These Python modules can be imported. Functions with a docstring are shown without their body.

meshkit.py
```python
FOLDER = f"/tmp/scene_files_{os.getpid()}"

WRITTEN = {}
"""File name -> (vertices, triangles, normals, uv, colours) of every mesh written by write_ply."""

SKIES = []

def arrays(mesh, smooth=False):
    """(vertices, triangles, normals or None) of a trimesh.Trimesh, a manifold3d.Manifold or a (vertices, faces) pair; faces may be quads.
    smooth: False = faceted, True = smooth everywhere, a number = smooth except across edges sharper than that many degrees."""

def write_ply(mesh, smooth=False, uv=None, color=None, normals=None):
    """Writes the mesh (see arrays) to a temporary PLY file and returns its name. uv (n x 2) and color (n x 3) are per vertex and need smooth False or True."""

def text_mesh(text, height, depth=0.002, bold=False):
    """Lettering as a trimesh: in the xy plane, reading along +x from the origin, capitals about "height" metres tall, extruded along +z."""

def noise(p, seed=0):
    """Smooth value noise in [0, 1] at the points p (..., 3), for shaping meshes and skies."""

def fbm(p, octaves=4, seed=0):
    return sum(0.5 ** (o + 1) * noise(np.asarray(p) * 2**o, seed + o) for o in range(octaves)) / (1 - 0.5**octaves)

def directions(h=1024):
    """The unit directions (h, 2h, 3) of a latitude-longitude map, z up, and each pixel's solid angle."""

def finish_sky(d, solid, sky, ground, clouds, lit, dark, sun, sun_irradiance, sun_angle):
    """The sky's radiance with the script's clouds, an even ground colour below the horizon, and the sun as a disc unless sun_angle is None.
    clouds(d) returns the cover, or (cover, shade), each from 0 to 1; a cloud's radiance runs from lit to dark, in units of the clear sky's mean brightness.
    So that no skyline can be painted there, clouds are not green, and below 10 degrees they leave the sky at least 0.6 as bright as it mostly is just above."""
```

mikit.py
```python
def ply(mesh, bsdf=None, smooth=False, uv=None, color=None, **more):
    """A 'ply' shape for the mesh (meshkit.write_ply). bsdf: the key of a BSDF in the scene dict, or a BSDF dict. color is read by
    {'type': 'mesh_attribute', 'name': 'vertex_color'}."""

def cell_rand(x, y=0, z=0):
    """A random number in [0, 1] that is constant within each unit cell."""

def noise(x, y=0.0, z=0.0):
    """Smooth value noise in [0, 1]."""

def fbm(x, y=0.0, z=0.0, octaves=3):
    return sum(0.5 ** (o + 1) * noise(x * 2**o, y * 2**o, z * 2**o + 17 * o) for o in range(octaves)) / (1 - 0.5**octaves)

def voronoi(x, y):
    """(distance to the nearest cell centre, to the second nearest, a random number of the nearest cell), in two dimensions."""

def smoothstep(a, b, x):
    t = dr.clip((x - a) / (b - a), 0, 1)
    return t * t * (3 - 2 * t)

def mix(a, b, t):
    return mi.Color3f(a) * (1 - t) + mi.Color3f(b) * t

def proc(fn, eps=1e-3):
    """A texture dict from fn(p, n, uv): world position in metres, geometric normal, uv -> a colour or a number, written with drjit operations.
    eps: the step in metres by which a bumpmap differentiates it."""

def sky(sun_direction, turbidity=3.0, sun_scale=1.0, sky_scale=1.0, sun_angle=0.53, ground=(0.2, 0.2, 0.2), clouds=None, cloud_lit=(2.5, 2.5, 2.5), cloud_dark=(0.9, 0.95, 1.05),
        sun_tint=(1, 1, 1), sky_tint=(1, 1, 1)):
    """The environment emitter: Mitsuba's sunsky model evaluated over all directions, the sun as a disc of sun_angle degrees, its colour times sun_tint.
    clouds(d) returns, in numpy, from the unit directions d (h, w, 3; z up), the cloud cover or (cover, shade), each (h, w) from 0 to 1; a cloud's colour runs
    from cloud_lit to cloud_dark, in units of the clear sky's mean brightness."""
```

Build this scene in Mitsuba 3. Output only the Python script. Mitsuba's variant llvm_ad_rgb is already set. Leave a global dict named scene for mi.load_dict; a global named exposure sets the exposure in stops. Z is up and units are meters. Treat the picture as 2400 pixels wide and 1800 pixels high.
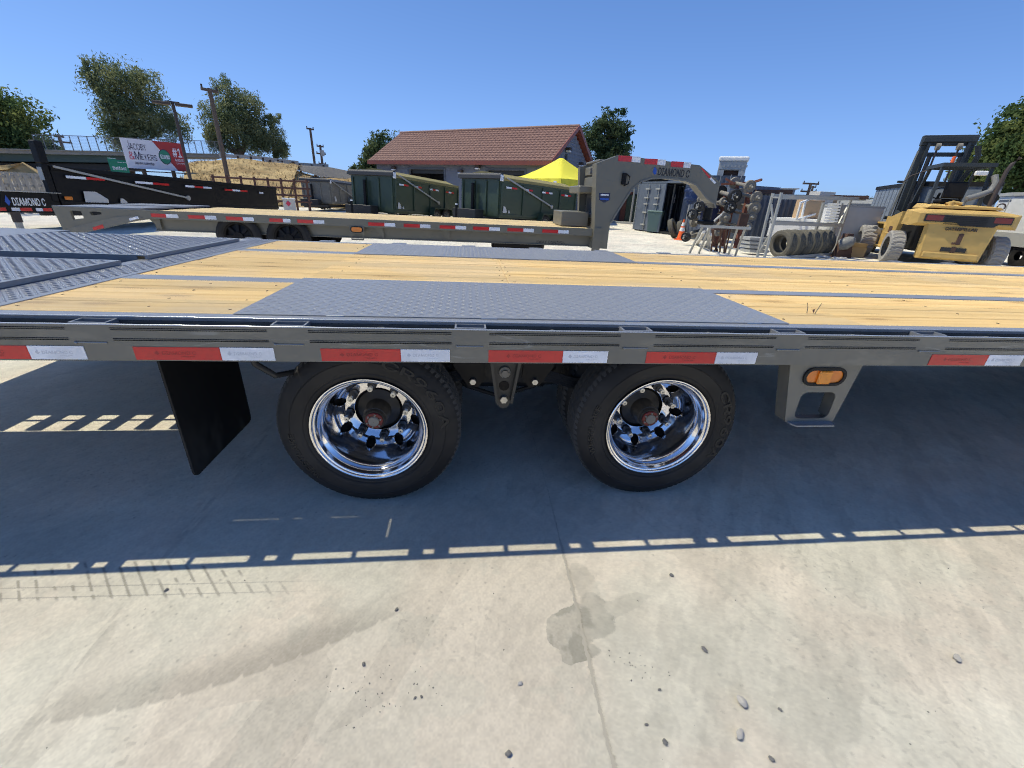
import math, numpy as np, trimesh, mitsuba as mi, mikit, meshkit, manifold3d as m3
import drjit as dr
from mikit import proc, noise, fbm, voronoi, cell_rand, smoothstep, mix
T = mi.ScalarTransform4f
scene, labels = {}, {}
rng = np.random.default_rng(7)
PI = math.pi

# ---------------------------------------------------------------- camera, sky, exposure
exposure = 1.74
CAM = (0.0, -1.4196, 1.3298)
FWD = (0.10553, 0.908252, -0.404896)
UPV = (-0.001246, 0.40729, 0.913298)
scene['camera'] = {'type': 'perspective', 'fov': 101.292, 'fov_axis': 'x', 'near_clip': 0.02, 'far_clip': 3000.0,
    'to_world': T().look_at(origin=list(CAM), target=[CAM[i] + FWD[i] for i in range(3)], up=list(UPV))}
SUN = (-0.47, 0.155, 0.9028)
scene['sky'] = mikit.sky(SUN, turbidity=2.6, sun_scale=0.86, sky_tint=(0.69, 0.855, 1.15), ground=(0.3, 0.29, 0.27), sun_tint=(0.895, 1.0, 1.03))

# ---------------------------------------------------------------- helpers
_n = {}
def numbered(k):
    i = _n.get(k, 0); _n[k] = i + 1
    return k if i == 0 else '%s_%03d' % (k, i)
M = [np.eye(4)]
def at(x=0, y=0, z=0, yaw=0, cols=None):
    m = np.eye(4); c, s = math.cos(yaw), math.sin(yaw)
    m[:3, :3] = np.array(cols).T if cols is not None else [[c, -s, 0], [s, c, 0], [0, 0, 1]]
    m[:3, 3] = (x, y, z)
    return m
def arr(mesh):
    v, f, _ = meshkit.arrays(mesh)
    return np.asarray(v, float), np.asarray(f, int)
def xf(mesh, m):
    v, f = arr(mesh)
    return v @ m[:3, :3].T + m[:3, 3], (f if np.linalg.det(m[:3, :3]) > 0 else f[:, ::-1])
def join(*ms):
    ms = [m for x in ms for m in (x if isinstance(x, list) else [x])]
    vs, fs, n = [], [], 0
    for m in ms:
        v, f = arr(m); vs.append(v); fs.append(f + n); n += len(v)
    return np.vstack(vs), np.vstack(fs)
def thing(name, label, cat, group=None):
    k = numbered(name); labels[k] = {'label': label, 'category': cat}
    if group: labels[k]['group'] = group
    return k
def put(name, mesh, mat, parent=None, smooth=False, label=None, cat=None, group=None, kind=None):
    k = numbered((parent + '__' if parent else '') + name)
    scene[k] = mikit.ply(xf(mesh, M[0]), mat, smooth=smooth)
    e = {a: b for a, b in (('label', label), ('category', cat), ('group', group), ('kind', kind)) if b}
    if e: labels[k] = e
    return k
def shape(mesh, mat, smooth=False): return mikit.ply(mesh, mat, smooth=smooth)
def copy(name, ply, m, parent=None, label=None, cat=None, group=None):
    k = numbered((parent + '__' if parent else '') + name)
    scene[k] = {**ply, 'to_world': T((M[0] @ m).tolist())}
    e = {a: b for a, b in (('label', label), ('category', cat), ('group', group)) if b}
    if e: labels[k] = e
    return k
BF = np.array([[0,2,1],[1,2,3],[4,5,6],[5,7,6],[0,1,4],[1,5,4],[2,6,3],[3,6,7],[0,4,2],[2,4,6],[1,3,5],[3,7,5]])
def box(x0, x1, y0, y1, z0, z1, bev=0):
    if bev <= 0:
        return np.array([[x, y, z] for z in (z0, z1) for y in (y0, y1) for x in (x0, x1)], float), BF
    P = []
    for sx, x in ((1, x0), (-1, x1)):
        for sy, y in ((1, y0), (-1, y1)):
            for sz, z in ((1, z0), (-1, z1)):
                P += [(x, y + sy*bev, z + sz*bev), (x + sx*bev, y, z + sz*bev), (x + sx*bev, y + sy*bev, z)]
    h = m3.Manifold.hull_points(np.array(P, float))
    return arr(h)
def frame(p0, p1):
    a = np.asarray(p1, float) - p0; L = np.linalg.norm(a); a /= L
    r = np.array([0, 0, 1.0]) if abs(a[2]) < 0.9 else np.array([1.0, 0, 0])
    u = np.cross(r, a); u /= np.linalg.norm(u)
    return a, u, np.cross(a, u), L
def lathe(prof, p0=(0, 0, 0), axis=(0, 0, 1), n=32, cap=False):
    """prof: (radius, height along axis), listed from bottom to top outside = outward normals"""
    p0 = np.asarray(p0, float); a, u, w, _ = frame(p0, p0 + np.asarray(axis, float))
    t = np.arange(n) * 2 * PI / n; pr = np.array(prof, float); k = len(pr)
    ring = np.cos(t)[:, None] * u + np.sin(t)[:, None] * w
    v = (p0 + pr[:, None, 1:2] * a + pr[:, None, 0:1] * ring).reshape(-1, 3)
    i, j = np.meshgrid(np.arange(k - 1), np.arange(n), indexing='ij'); j2 = (j + 1) % n
    A, B, Cc, D = i*n + j, i*n + j2, (i+1)*n + j2, (i+1)*n + j
    f = np.vstack([np.stack([A, B, Cc], -1).reshape(-1, 3), np.stack([A, Cc, D], -1).reshape(-1, 3)])
    if cap:
        v = np.vstack([v, p0 + pr[0, 1]*a, p0 + pr[-1, 1]*a]); c = len(v); jj = np.arange(n)
        f = np.vstack([f, np.stack([(jj+1) % n, jj, jj*0 + c-2], 1), np.stack([(k-1)*n + jj, (k-1)*n + (jj+1) % n, jj*0 + c-1], 1)])
    return v, f
def cyl(p0, p1, r0, r1=None, n=14):
    L = np.linalg.norm(np.asarray(p1, float) - p0)
    return lathe([(r0, 0), (r0 if r1 is None else r1, L)], p0, (np.asarray(p1, float) - p0) / L, n, True)
def bar(p0, p1, w, h, up=(0, 0, 1)):
    """square bar from p0 to p1, w wide, h high"""
    p0 = np.asarray(p0, float); a = np.asarray(p1, float) - p0; L = np.linalg.norm(a); a /= L
    up = np.asarray(up, float)
    if abs(a @ up) > 0.98: up = np.array([0, 1.0, 0])
    s = np.cross(a, up); s /= np.linalg.norm(s); u = np.cross(s, a)
    m = np.eye(4); m[:3, :3] = np.stack([a, s, u], 1) * 1.0; m[:3, 3] = p0
    if np.linalg.det(m[:3, :3]) < 0: m[:3, 1] *= -1
    return xf(box(0, L, -w/2, w/2, -h/2, h/2), m)
def tube(pts, r, n=8): return meshkit_tube(np.asarray(pts, float), r, n)
def meshkit_tube(p, r, n):
    t = np.gradient(p, axis=0); t /= np.linalg.norm(t, axis=1, keepdims=True) + 1e-12
    a = np.cross(t, np.where(np.abs(t[:, 2:]) < 0.9, [0, 0, 1.0], [1.0, 0, 0])); a /= np.linalg.norm(a, axis=1, keepdims=True) + 1e-12
    b = np.cross(t, a); ang = np.arange(n) * 2*PI/n; r = np.broadcast_to(r, (len(p),))
    v = p[:, None] + r[:, None, None] * (np.cos(ang)[None, :, None]*a[:, None] + np.sin(ang)[None, :, None]*b[:, None])
    i, j = np.meshgrid(np.arange(len(p)-1), np.arange(n), indexing='ij'); j2 = (j+1) % n
    A, B, Cc, D = i*n+j, i*n+j2, (i+1)*n+j2, (i+1)*n+j
    return v.reshape(-1, 3), np.vstack([np.stack([A, B, Cc], -1).reshape(-1, 3), np.stack([A, Cc, D], -1).reshape(-1, 3)])
def prism(pts, th, o=(0, 0, 0), u=(1, 0, 0), w=(0, 0, 1), holes=()):
    """polygon in the plane (u, w) through o, th thick along u x w"""
    from shapely.geometry import Polygon
    pg = Polygon(pts, holes)
    if not pg.is_valid: pg = pg.buffer(0)
    m = trimesh.creation.extrude_polygon(pg, abs(th), engine='earcut')
    u, w = np.asarray(u, float), np.asarray(w, float); nn = np.cross(u, w)
    F = np.eye(4); F[:3, :3] = np.stack([u, w, nn], 1); F[:3, 3] = np.asarray(o, float) + (nn*th if th < 0 else 0)
    return xf(m, F)
def text(s, h, o, u, w, depth=0.002, bold=False, width=None):
    m = meshkit.text_mesh(s, h, depth, bold); v = np.array(m.vertices)
    if width: v[:, 0] *= width / (v[:, 0].max() - v[:, 0].min())
    u, w = np.asarray(u, float), np.asarray(w, float); F = np.eye(4); F[:3, :3] = np.stack([u, w, np.cross(u, w)], 1); F[:3, 3] = o
    return xf((v, np.array(m.faces)), F)
def oval(cx, cz, w, h, n=8):
    r = h/2; a = np.linspace(-PI/2, PI/2, n)
    return [(cx + w/2 - r + r*math.cos(t), cz + r*math.sin(t)) for t in a] + [(cx - w/2 + r - r*math.cos(t), cz - r*math.sin(t)) for t in a]
def rrect(x0, x1, z0, z1, r, n=5):
    o = []
    for cx, cz, a0 in ((x1-r, z0+r, -PI/2), (x1-r, z1-r, 0), (x0+r, z1-r, PI/2), (x0+r, z0+r, PI)):
        o += [(cx + r*math.cos(a0 + t), cz + r*math.sin(a0 + t)) for t in np.linspace(0, PI/2, n)]
    return o

# ---------------------------------------------------------------- materials
def mat(name, color, rough=0.5, metal=0.0, coat=0.0, spec=0.5, bump=None, bscale=1.0, **more):
    c = color if isinstance(color, dict) else {'type': 'rgb', 'value': list(color)}
    r = rough if isinstance(rough, dict) else float(rough)
    b = {'type': 'principled', 'base_color': c, 'roughness': r, 'metallic': float(metal), 'specular': float(spec), **more}
    if coat: b.update(clearcoat=float(coat), clearcoat_gloss=0.95)
    if bump: b = {'type': 'bumpmap', 'arbitrary': bump, 'scale': bscale, 'bsdf': b}
    scene['mat_' + name] = {'type': 'twosided', 'bsdf': b}
    return 'mat_' + name
def leafmat(name, c):
    scene['mat_' + name] = {'type': 'principledthin', 'base_color': c, 'roughness': 0.6, 'diff_trans': 0.9, 'spec_trans': 0.0, 'eta': 1.4}
    return 'mat_' + name
def rot2(x, y, a): return x*math.cos(a) + y*math.sin(a), -x*math.sin(a) + y*math.cos(a)
C3 = mi.Color3f

def concrete(p, n, uv):
    x, y = p.x, p.y
    big = fbm(x*0.7, y*0.7, 3.0, 3); med = fbm(x*3.1 + 4, y*3.1, 9.0, 4); fine = fbm(x*23, y*23, 1.0, 3)
    sx, sy = rot2(x, y, 0.95)
    drag = fbm(sx*2.2, sy*16.0, 5.0, 3)
    warm = smoothstep(0.42, 0.62, fbm(x*1.6 + 20, y*1.6, 2.0, 3))
    base = mix((0.546, 0.516, 0.430), (0.578, 0.510, 0.420), warm*0.7)
    k = 0.80 + 0.15*(big - 0.5) + 0.13*(med - 0.5) + 0.10*(fine - 0.5) + 0.16*(drag - 0.5)*smoothstep(-0.3, 1.2, x)
    # worn scuff patches: hard edged polishing marks
    e1, e2, e3 = voronoi(sx*2.4 + fbm(x*5, y*5)*0.5, sy*7 + fbm(x*4, y*4, 7)*0.5)
    k = k * (1 - 0.09*smoothstep(0.5, 0.75, e3)*smoothstep(0.48, 0.6, fbm(x*1.1 + 8, y*1.1)))
    # damp stain round the joint
    wob = fbm(x*13, y*13, 2.0, 4) - 0.5; wob2 = fbm(x*40, y*40, 4.0, 2) - 0.5
    def lobe(cx, cy, rx, ry, a, e=0.06):
        u, v = rot2(x - cx, y - cy, a); d = dr.sqrt(dr.square(u/rx) + dr.square(v/ry)) + wob*0.8 + wob2*0.2
        return smoothstep(1.0, 1.0 - e, d)
    st = dr.maximum(dr.maximum(lobe(0.345, -0.49, 0.085, 0.085, 0.3), lobe(0.435, -0.455, 0.075, 0.075, 0.9)), dr.maximum(lobe(0.37, -0.565, 0.07, 0.03, 0.2), lobe(0.455, -0.39, 0.045, 0.05, 0.5)))
    st = st*(0.55 + 0.45*smoothstep(0.44, 0.56, fbm(x*19, y*11, 3.0)))
    st2 = dr.maximum(lobe(0.44, -0.29, 0.05, 0.10, 0.2)*0.3, lobe(0.53, -0.41, 0.14, 0.035, 0.35)*0.28)
    stn = dr.maximum(st, st2)
    k = k * (1 - 0.40*stn)
    base = mix(base, (0.525, 0.505, 0.42), 0.6*stn)
    # scalloped tyre smear along a curve from (-1.15,-.66) to (-.25,-.39)
    t = (x + 1.15)/0.92
    cy = -0.665 + 0.04*t + 0.235*t*t
    s = y - cy
    sc = smoothstep(0.0, 0.012, s - 0.014*smoothstep(0.35, 0.5, dr.abs(x*13.5 - dr.floor(x*13.5) - 0.5)))*smoothstep(0.16, 0.03, s)
    sc = sc*smoothstep(-0.05, 0.08, t)*smoothstep(1.1, 0.9, t)
    k = k * (1 - 0.24*sc)
    # tread print band running along the trailer
    q = y - (-0.20 - 0.028*(x + 1.0))
    u1 = (x*17 + q*16); u2 = (x*17 - q*18)
    lug = smoothstep(0.34, 0.48, dr.abs(u1 - dr.floor(u1) - 0.5))*smoothstep(0.35, 0.6, noise(x*9, q*40))
    band = smoothstep(-0.085, -0.065, q)*smoothstep(0.10, 0.08, q)*smoothstep(-0.35, -1.0, x)
    line = smoothstep(0.004, 0.001, dr.abs(q + 0.063)) + smoothstep(0.004, 0.001, dr.abs(q + 0.02))
    k = k * (1 - 0.42*band*dr.minimum(lug + line*0.6, 1.0))
    # turning scuff on the left
    w = x + 1.165 + 0.05*(fbm(y*9, 3.0) - 0.5) + 0.03*y
    k = k * (1 - 0.16*smoothstep(0.05, 0.0, dr.abs(w))*smoothstep(0.45, 0.6, fbm(x*60, y*9, 4.0, 2)))
    # straight drag lines at right
    for x0, a, wd in ((0.95, 0.42, 0.012), (1.02, 0.42, 0.02), (1.6, 0.5, 0.05)):
        l = (x - x0) + (y + 0.3)*a
        k = k * (1 - 0.10*smoothstep(wd, 0.0, dr.abs(l))*smoothstep(0.4, 0.6, fbm(x*6, y*6, 5.0)))
    # tyre dirt where trailers are driven
    k = k * (1 - 0.10*smoothstep(0.5, 0.7, fbm(x*0.35, y*1.6, 6.0, 3)))
    spk = smoothstep(0.80, 0.86, noise(x*75, y*75, 2.0))*smoothstep(0.5, 0.65, fbm(x*2.3, y*2.3, 11.0))
    k = k * (1 - 0.12*spk)
    # crisp edged worn patches, pits and fine cracks
    pa = smoothstep(0.50, 0.53, fbm(x*6.5 + 2, y*6.5, 13.0, 4))*smoothstep(0.40, 0.55, fbm(x*1.3, y*1.3, 14.0))
    k = k*(1 + 0.055*pa)
    pb = smoothstep(0.56, 0.58, fbm(sx*5.0, sy*15.0 + 7, 15.0, 4))*smoothstep(-0.6, 0.8, x + 0.3*y)
    k = k*(1 - 0.075*pb)
    gr = smoothstep(0.55, 0.58, fbm(x*9 + 31, y*9, 16.0, 4))
    base = mix(base, (0.485, 0.465, 0.39), 0.32*gr)
    v1, v2, v3 = voronoi(x*31, y*31)
    pit = smoothstep(0.10 + 0.14*v3, 0.04, v1)*smoothstep(0.86, 0.92, v3)*smoothstep(0.42, 0.6, fbm(x*2.7, y*2.7, 17.0))
    k = k*(1 - 0.22*pit)
    k = k*(1 + 0.13*(noise(x*170, y*170, 5.0) - 0.5) + 0.11*(fbm(x*62, y*62, 8.0, 2) - 0.5) + 0.10*(fbm(sx*14, sy*80, 9.0, 3) - 0.5))
    return base*k*1.33
mat('concrete', proc(concrete), 0.85, spec=0.25)
mat('joint_filler', (0.40, 0.37, 0.31), 0.95, spec=0.1)
def dirt(p, n, uv):
    return mix((0.30, 0.27, 0.22), (0.36, 0.33, 0.28), fbm(p.x*0.3, p.y*0.3, 1.0, 4))
mat('dirt', proc(dirt), 0.95, spec=0.1)
def drygrass(p, n, uv):
    a = fbm(p.x*0.5, p.y*0.5, p.z*1.2, 4); b = fbm(p.x*3, p.y*3, p.z*5, 3)
    return mix(mix((0.46, 0.34, 0.17), (0.34, 0.24, 0.12), smoothstep(0.35, 0.65, a)), (0.16, 0.13, 0.07), 0.55*smoothstep(0.52, 0.7, b))
mat('dry_grass', proc(drygrass), 0.95, spec=0.05)
mat('asphalt', (0.16, 0.155, 0.15), 0.9, spec=0.2)

def wood(p, n, uv):
    row = cell_rand(dr.floor((p.y + 0.06)*5.4), dr.floor(p.x*0.41 + 0.33), 2.0)
    x, y = p.x + row*17, p.y
    w = fbm(x*0.9, y*9, row*9, 3)
    g = 0.5 + 0.5*dr.sin((y*70 + w*26 + fbm(x*2.5, y*30, 3.0, 2)*5))
    stripe = fbm(x*1.6, y*120, row*5, 3)
    c = mix((0.665, 0.462, 0.195), (0.575, 0.362, 0.127), 0.45*g + 0.35*(row - 0.3))
    c = mix(c, (0.70, 0.52, 0.26), 0.5*smoothstep(0.45, 0.7, stripe))
    # knots
    kx, ky, kr = voronoi(x*1.7, y*6.5)
    rx = kx
    kn = smoothstep(0.16, 0.05, rx)*smoothstep(0.55, 0.7, kr)
    halo = smoothstep(0.42, 0.1, rx)*smoothstep(0.55, 0.7, kr)
    c = mix(c, (0.46, 0.29, 0.10), 0.3*halo)
    c = mix(c, (0.26, 0.14, 0.05), 0.5*kn)
    st = smoothstep(0.60, 0.75, fbm(x*0.8 + 5, y*4, 8.0, 4))
    c = mix(c, (0.42, 0.30, 0.15), 0.22*st)
    dust = smoothstep(0.5, 0.72, fbm(p.x*1.7 + 9, p.y*2.2, 21.0, 4))
    c = mix(c, (0.50, 0.44, 0.34), 0.22*dust)
    return c * (0.84 + 0.30*row)
mat('wood', proc(wood), 0.62, spec=0.3)
def wood2(p, n, uv):
    row = cell_rand(dr.floor((p.y + 0.06)*5.4), dr.floor(p.x*0.3), 2.0)
    return mix((0.66, 0.52, 0.29), (0.60, 0.43, 0.20), fbm(p.x*1.1 + row*9, p.y*25, row*4, 3))*(0.92 + 0.14*row)
mat('far_wood', proc(wood2), 0.65, spec=0.3)
def paint(c, var=0.10, sc=2.0):
    c = np.array(c)
    def fn(p, n, uv):
        a = fbm(p.x*sc, p.y*sc, p.z*sc*2, 3); d = fbm(p.x*9 + 3, p.y*9, p.z*9, 2)
        return C3(*map(float, c)) * (1 - var + 1.4*var*a + 0.5*var*(d - 0.5))
    return proc(fn)
def rail_paint(p, n, uv):
    a = fbm(p.x*2.2, p.z*5, p.y*3, 3); st = fbm(p.x*38, p.z*6, 2.0, 3); d = smoothstep(0.52, 0.75, fbm(p.x*9, p.z*22, 5.0, 4))
    c = C3(0.160, 0.153, 0.130)*(0.90 + 0.2*a + 0.10*(st - 0.5))
    c = mix(c, (0.30, 0.28, 0.23), 0.22*d)
    sc = smoothstep(0.03, 0.0, dr.abs(fbm(p.x*3, p.z*40, 9.0, 2) - 0.5))*smoothstep(0.6, 0.7, noise(p.x*7, p.z*20, 3.0))
    return mix(c, (0.34, 0.34, 0.32), 0.4*sc)
def rail_rough(p, n, uv): return 0.30 + 0.25*fbm(p.x*5, p.z*12, 7.0, 3)
mat('trailer_grey', proc(rail_paint), proc(rail_rough), coat=0.25, metal=0.1)
mat('channel_grey', (0.085, 0.084, 0.078), 0.45)  # trailer grey darkened to paint in the shade inside the rail channel
mat('trailer_grey_flat', (0.168, 0.161, 0.138), 0.42, coat=0.25, metal=0.1)
mat('plate_grey', paint((0.245, 0.25, 0.26), 0.06), 0.36, coat=0.5, metal=0.2)
mat('plate_tread', (0.235, 0.24, 0.25), 0.5)
mat('tread', (0.24, 0.245, 0.255), 0.12, coat=1.0, metal=0.45)
mat('edge_bright', (0.55, 0.56, 0.57), 0.22, metal=0.5, coat=0.6)  # worn metal tone, lightened to paint in the sunlit edge highlight
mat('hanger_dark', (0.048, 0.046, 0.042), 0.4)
mat('lug', (0.30, 0.30, 0.29), 0.35, metal=0.8)
mat('far_trailer_grey', paint((0.160, 0.150, 0.118), 0.08), 0.4, coat=0.3)
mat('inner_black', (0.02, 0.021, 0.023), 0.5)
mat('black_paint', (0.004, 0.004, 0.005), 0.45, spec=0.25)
def flap_c(p, n, uv): return C3(0.013, 0.013, 0.0135)*(0.8 + 0.5*fbm(p.x*3, p.y*5, p.z*5, 3)) + C3(0.03, 0.028, 0.025)*smoothstep(0.5, 0.8, fbm(p.x*5, p.y*9, p.z*4, 4))*smoothstep(0.55, 0.1, p.z)
mat('matte_black', proc(flap_c), 0.6, spec=0.3)
def rubber(p, n, uv):
    a = fbm(p.x*6, p.y*6, p.z*6, 3)
    return mix((0.016, 0.015, 0.0145), (0.030, 0.0275, 0.025), smoothstep(0.35, 0.7, a))
mat('rubber', proc(rubber), 0.62, spec=0.35)
mat('tread_rubber', (0.075, 0.073, 0.070), 0.85, spec=0.2)
mat('letter_rubber', (0.016, 0.016, 0.016), 0.5, spec=0.4)
mat('old_rubber', paint((0.150, 0.140, 0.115), 0.2, 5), 0.9, spec=0.15)
mat('dusty_rubber', paint((0.34, 0.325, 0.30), 0.15, 4), 0.95, spec=0.1)
scene['mat_chrome'] = {'type': 'twosided', 'bsdf': {'type': 'roughconductor', 'material': 'Al', 'distribution': 'ggx', 'alpha': 0.010, 'specular_reflectance': {'type': 'rgb', 'value': [0.93, 0.94, 0.96]}}}
mat('steel', (0.52, 0.52, 0.50), 0.32, metal=0.9)
mat('galvanized', (0.40, 0.40, 0.375), 0.5, metal=0.4)
mat('mast', (0.035, 0.042, 0.044), 0.5)
mat('fence_mesh', (0.22, 0.22, 0.21), 0.6)
mat('drum_black', (0.006, 0.0055, 0.005), 0.6, spec=0.2)
mat('hub_grey', (0.030, 0.028, 0.026), 0.5, metal=0.4)
mat('hub_red', (0.15, 0.018, 0.015), 0.4)
def tape(c, d):
    def fn(p, n, uv):
        v = fbm(p.x*160, p.z*160, p.y*10, 2); w = fbm(p.x*7, p.z*14, 3.0, 2)
        return mix(c, d, 0.5*v + 0.5*smoothstep(0.4, 0.65, w))
    return proc(fn)
mat('tape_red', tape((0.52, 0.012, 0.015), (0.62, 0.02, 0.018)), 0.28, coat=0.6)
mat('tape_white', tape((0.66, 0.68, 0.72), (0.86, 0.88, 0.92)), 0.35, coat=0.4)
mat('tape_print', (0.36, 0.02, 0.02), 0.4)
mat('tape_print_white', (0.56, 0.58, 0.63), 0.4)
mat('amber', (0.72, 0.20, 0.02), 0.2, coat=0.8)
mat('amber_core', (0.80, 0.27, 0.02), 0.25, coat=0.8)
mat('white_paint', (0.78, 0.78, 0.76), 0.45)
mat('white_panel', paint((0.74, 0.74, 0.73), 0.05), 0.35, coat=0.3)
mat('dull_white', paint((0.55, 0.54, 0.51), 0.12), 0.6)
mat('green_paint', paint((0.040, 0.062, 0.036), 0.14), 0.4, coat=0.3)
mat('olive_tarp', (0.26, 0.22, 0.09), 0.8)
mat('dark_tarp', (0.045, 0.047, 0.052), 0.6)
mat('light_grey', paint((0.42, 0.42, 0.40), 0.1), 0.5)
mat('slate', paint((0.085, 0.10, 0.13), 0.15), 0.5)
mat('slate_siding', paint((0.17, 0.185, 0.225), 0.08), 0.7)
mat('slate_siding_light', paint((0.20, 0.215, 0.255), 0.08), 0.7)
mat('container_grey', paint((0.13, 0.155, 0.20), 0.14), 0.5)
mat('container_grey_light', paint((0.20, 0.225, 0.255), 0.10), 0.4, coat=0.3)
mat('container_blue', paint((0.055, 0.075, 0.115), 0.14), 0.5)
def tiles(p, n, uv):
    return mix((0.185, 0.098, 0.078), (0.235, 0.13, 0.10), fbm(p.x*2, p.y*2, p.z*5, 3))
mat('roof_tile', proc(tiles), 0.7)
mat('roof_red', (0.22, 0.06, 0.042), 0.5)
mat('yellow_fabric', (0.80, 0.72, 0.06), 0.75)
mat('cat_yellow', paint((0.58, 0.38, 0.118), 0.2, 3), 0.6, coat=0.05)
mat('rust', paint((0.105, 0.06, 0.045), 0.3, 6), 0.9)
mat('rust_red', paint((0.20, 0.075, 0.052), 0.25, 6), 0.85)
mat('axle_grey', paint((0.24, 0.22, 0.185), 0.25, 7), 0.8)
mat('pipe_brown', (0.11, 0.05, 0.035), 0.7)
mat('orange', (0.85, 0.14, 0.03), 0.5)
mat('cone_white', (0.8, 0.8, 0.8), 0.5)
mat('teal_plastic', (0.13, 0.21, 0.20), 0.5)
mat('blue_ink', (0.02, 0.09, 0.42), 0.4)
mat('navy', (0.012, 0.018, 0.06), 0.35, coat=0.3)
mat('black_ink', (0.02, 0.02, 0.022), 0.5)
mat('sign_green', (0.01, 0.22, 0.13), 0.5)
mat('bill_white', (0.72, 0.73, 0.80), 0.5)
mat('bill_red', (0.40, 0.035, 0.035), 0.5)
mat('bill_navy', (0.035, 0.035, 0.085), 0.5)
mat('bill_rose', (0.62, 0.12, 0.16), 0.5)
mat('bill_green', (0.03, 0.22, 0.14), 0.5)
mat('sign_red', (0.6, 0.05, 0.10), 0.5)
mat('bridge_concrete', paint((0.34, 0.33, 0.30), 0.1, 0.5), 0.9)
mat('girder_green', (0.07, 0.11, 0.10), 0.6)
mat('pole_wood', (0.13, 0.10, 0.08), 0.9)
mat('pole_bronze', (0.06, 0.045, 0.04), 0.6)
mat('trunk', (0.13, 0.10, 0.075), 0.95)
mat('plank_grey', paint((0.38, 0.35, 0.30), 0.2, 6), 0.9)
mat('tan_box', (0.50, 0.34, 0.20), 0.8)
mat('cardboard', (0.42, 0.30, 0.16), 0.85)
mat('stone', paint((0.17, 0.165, 0.16), 0.3, 30), 0.9)
mat('stone_light', paint((0.42, 0.40, 0.37), 0.25, 30), 0.9)
mat('blue_tarp', (0.05, 0.08, 0.17), 0.7)
mat('dark_glass', (0.02, 0.025, 0.03), 0.08, spec=0.6)
mat('tail_red', (0.18, 0.02, 0.015), 0.25, coat=0.5)
mat('hose_grey', (0.20, 0.20, 0.19), 0.6)
def leafy(a, b):
    def fn(p, n, uv):
        return mix(a, b, smoothstep(0.35, 0.65, fbm(p.x*0.9, p.y*0.9, p.z*0.9, 3)))
    return proc(fn)
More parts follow.
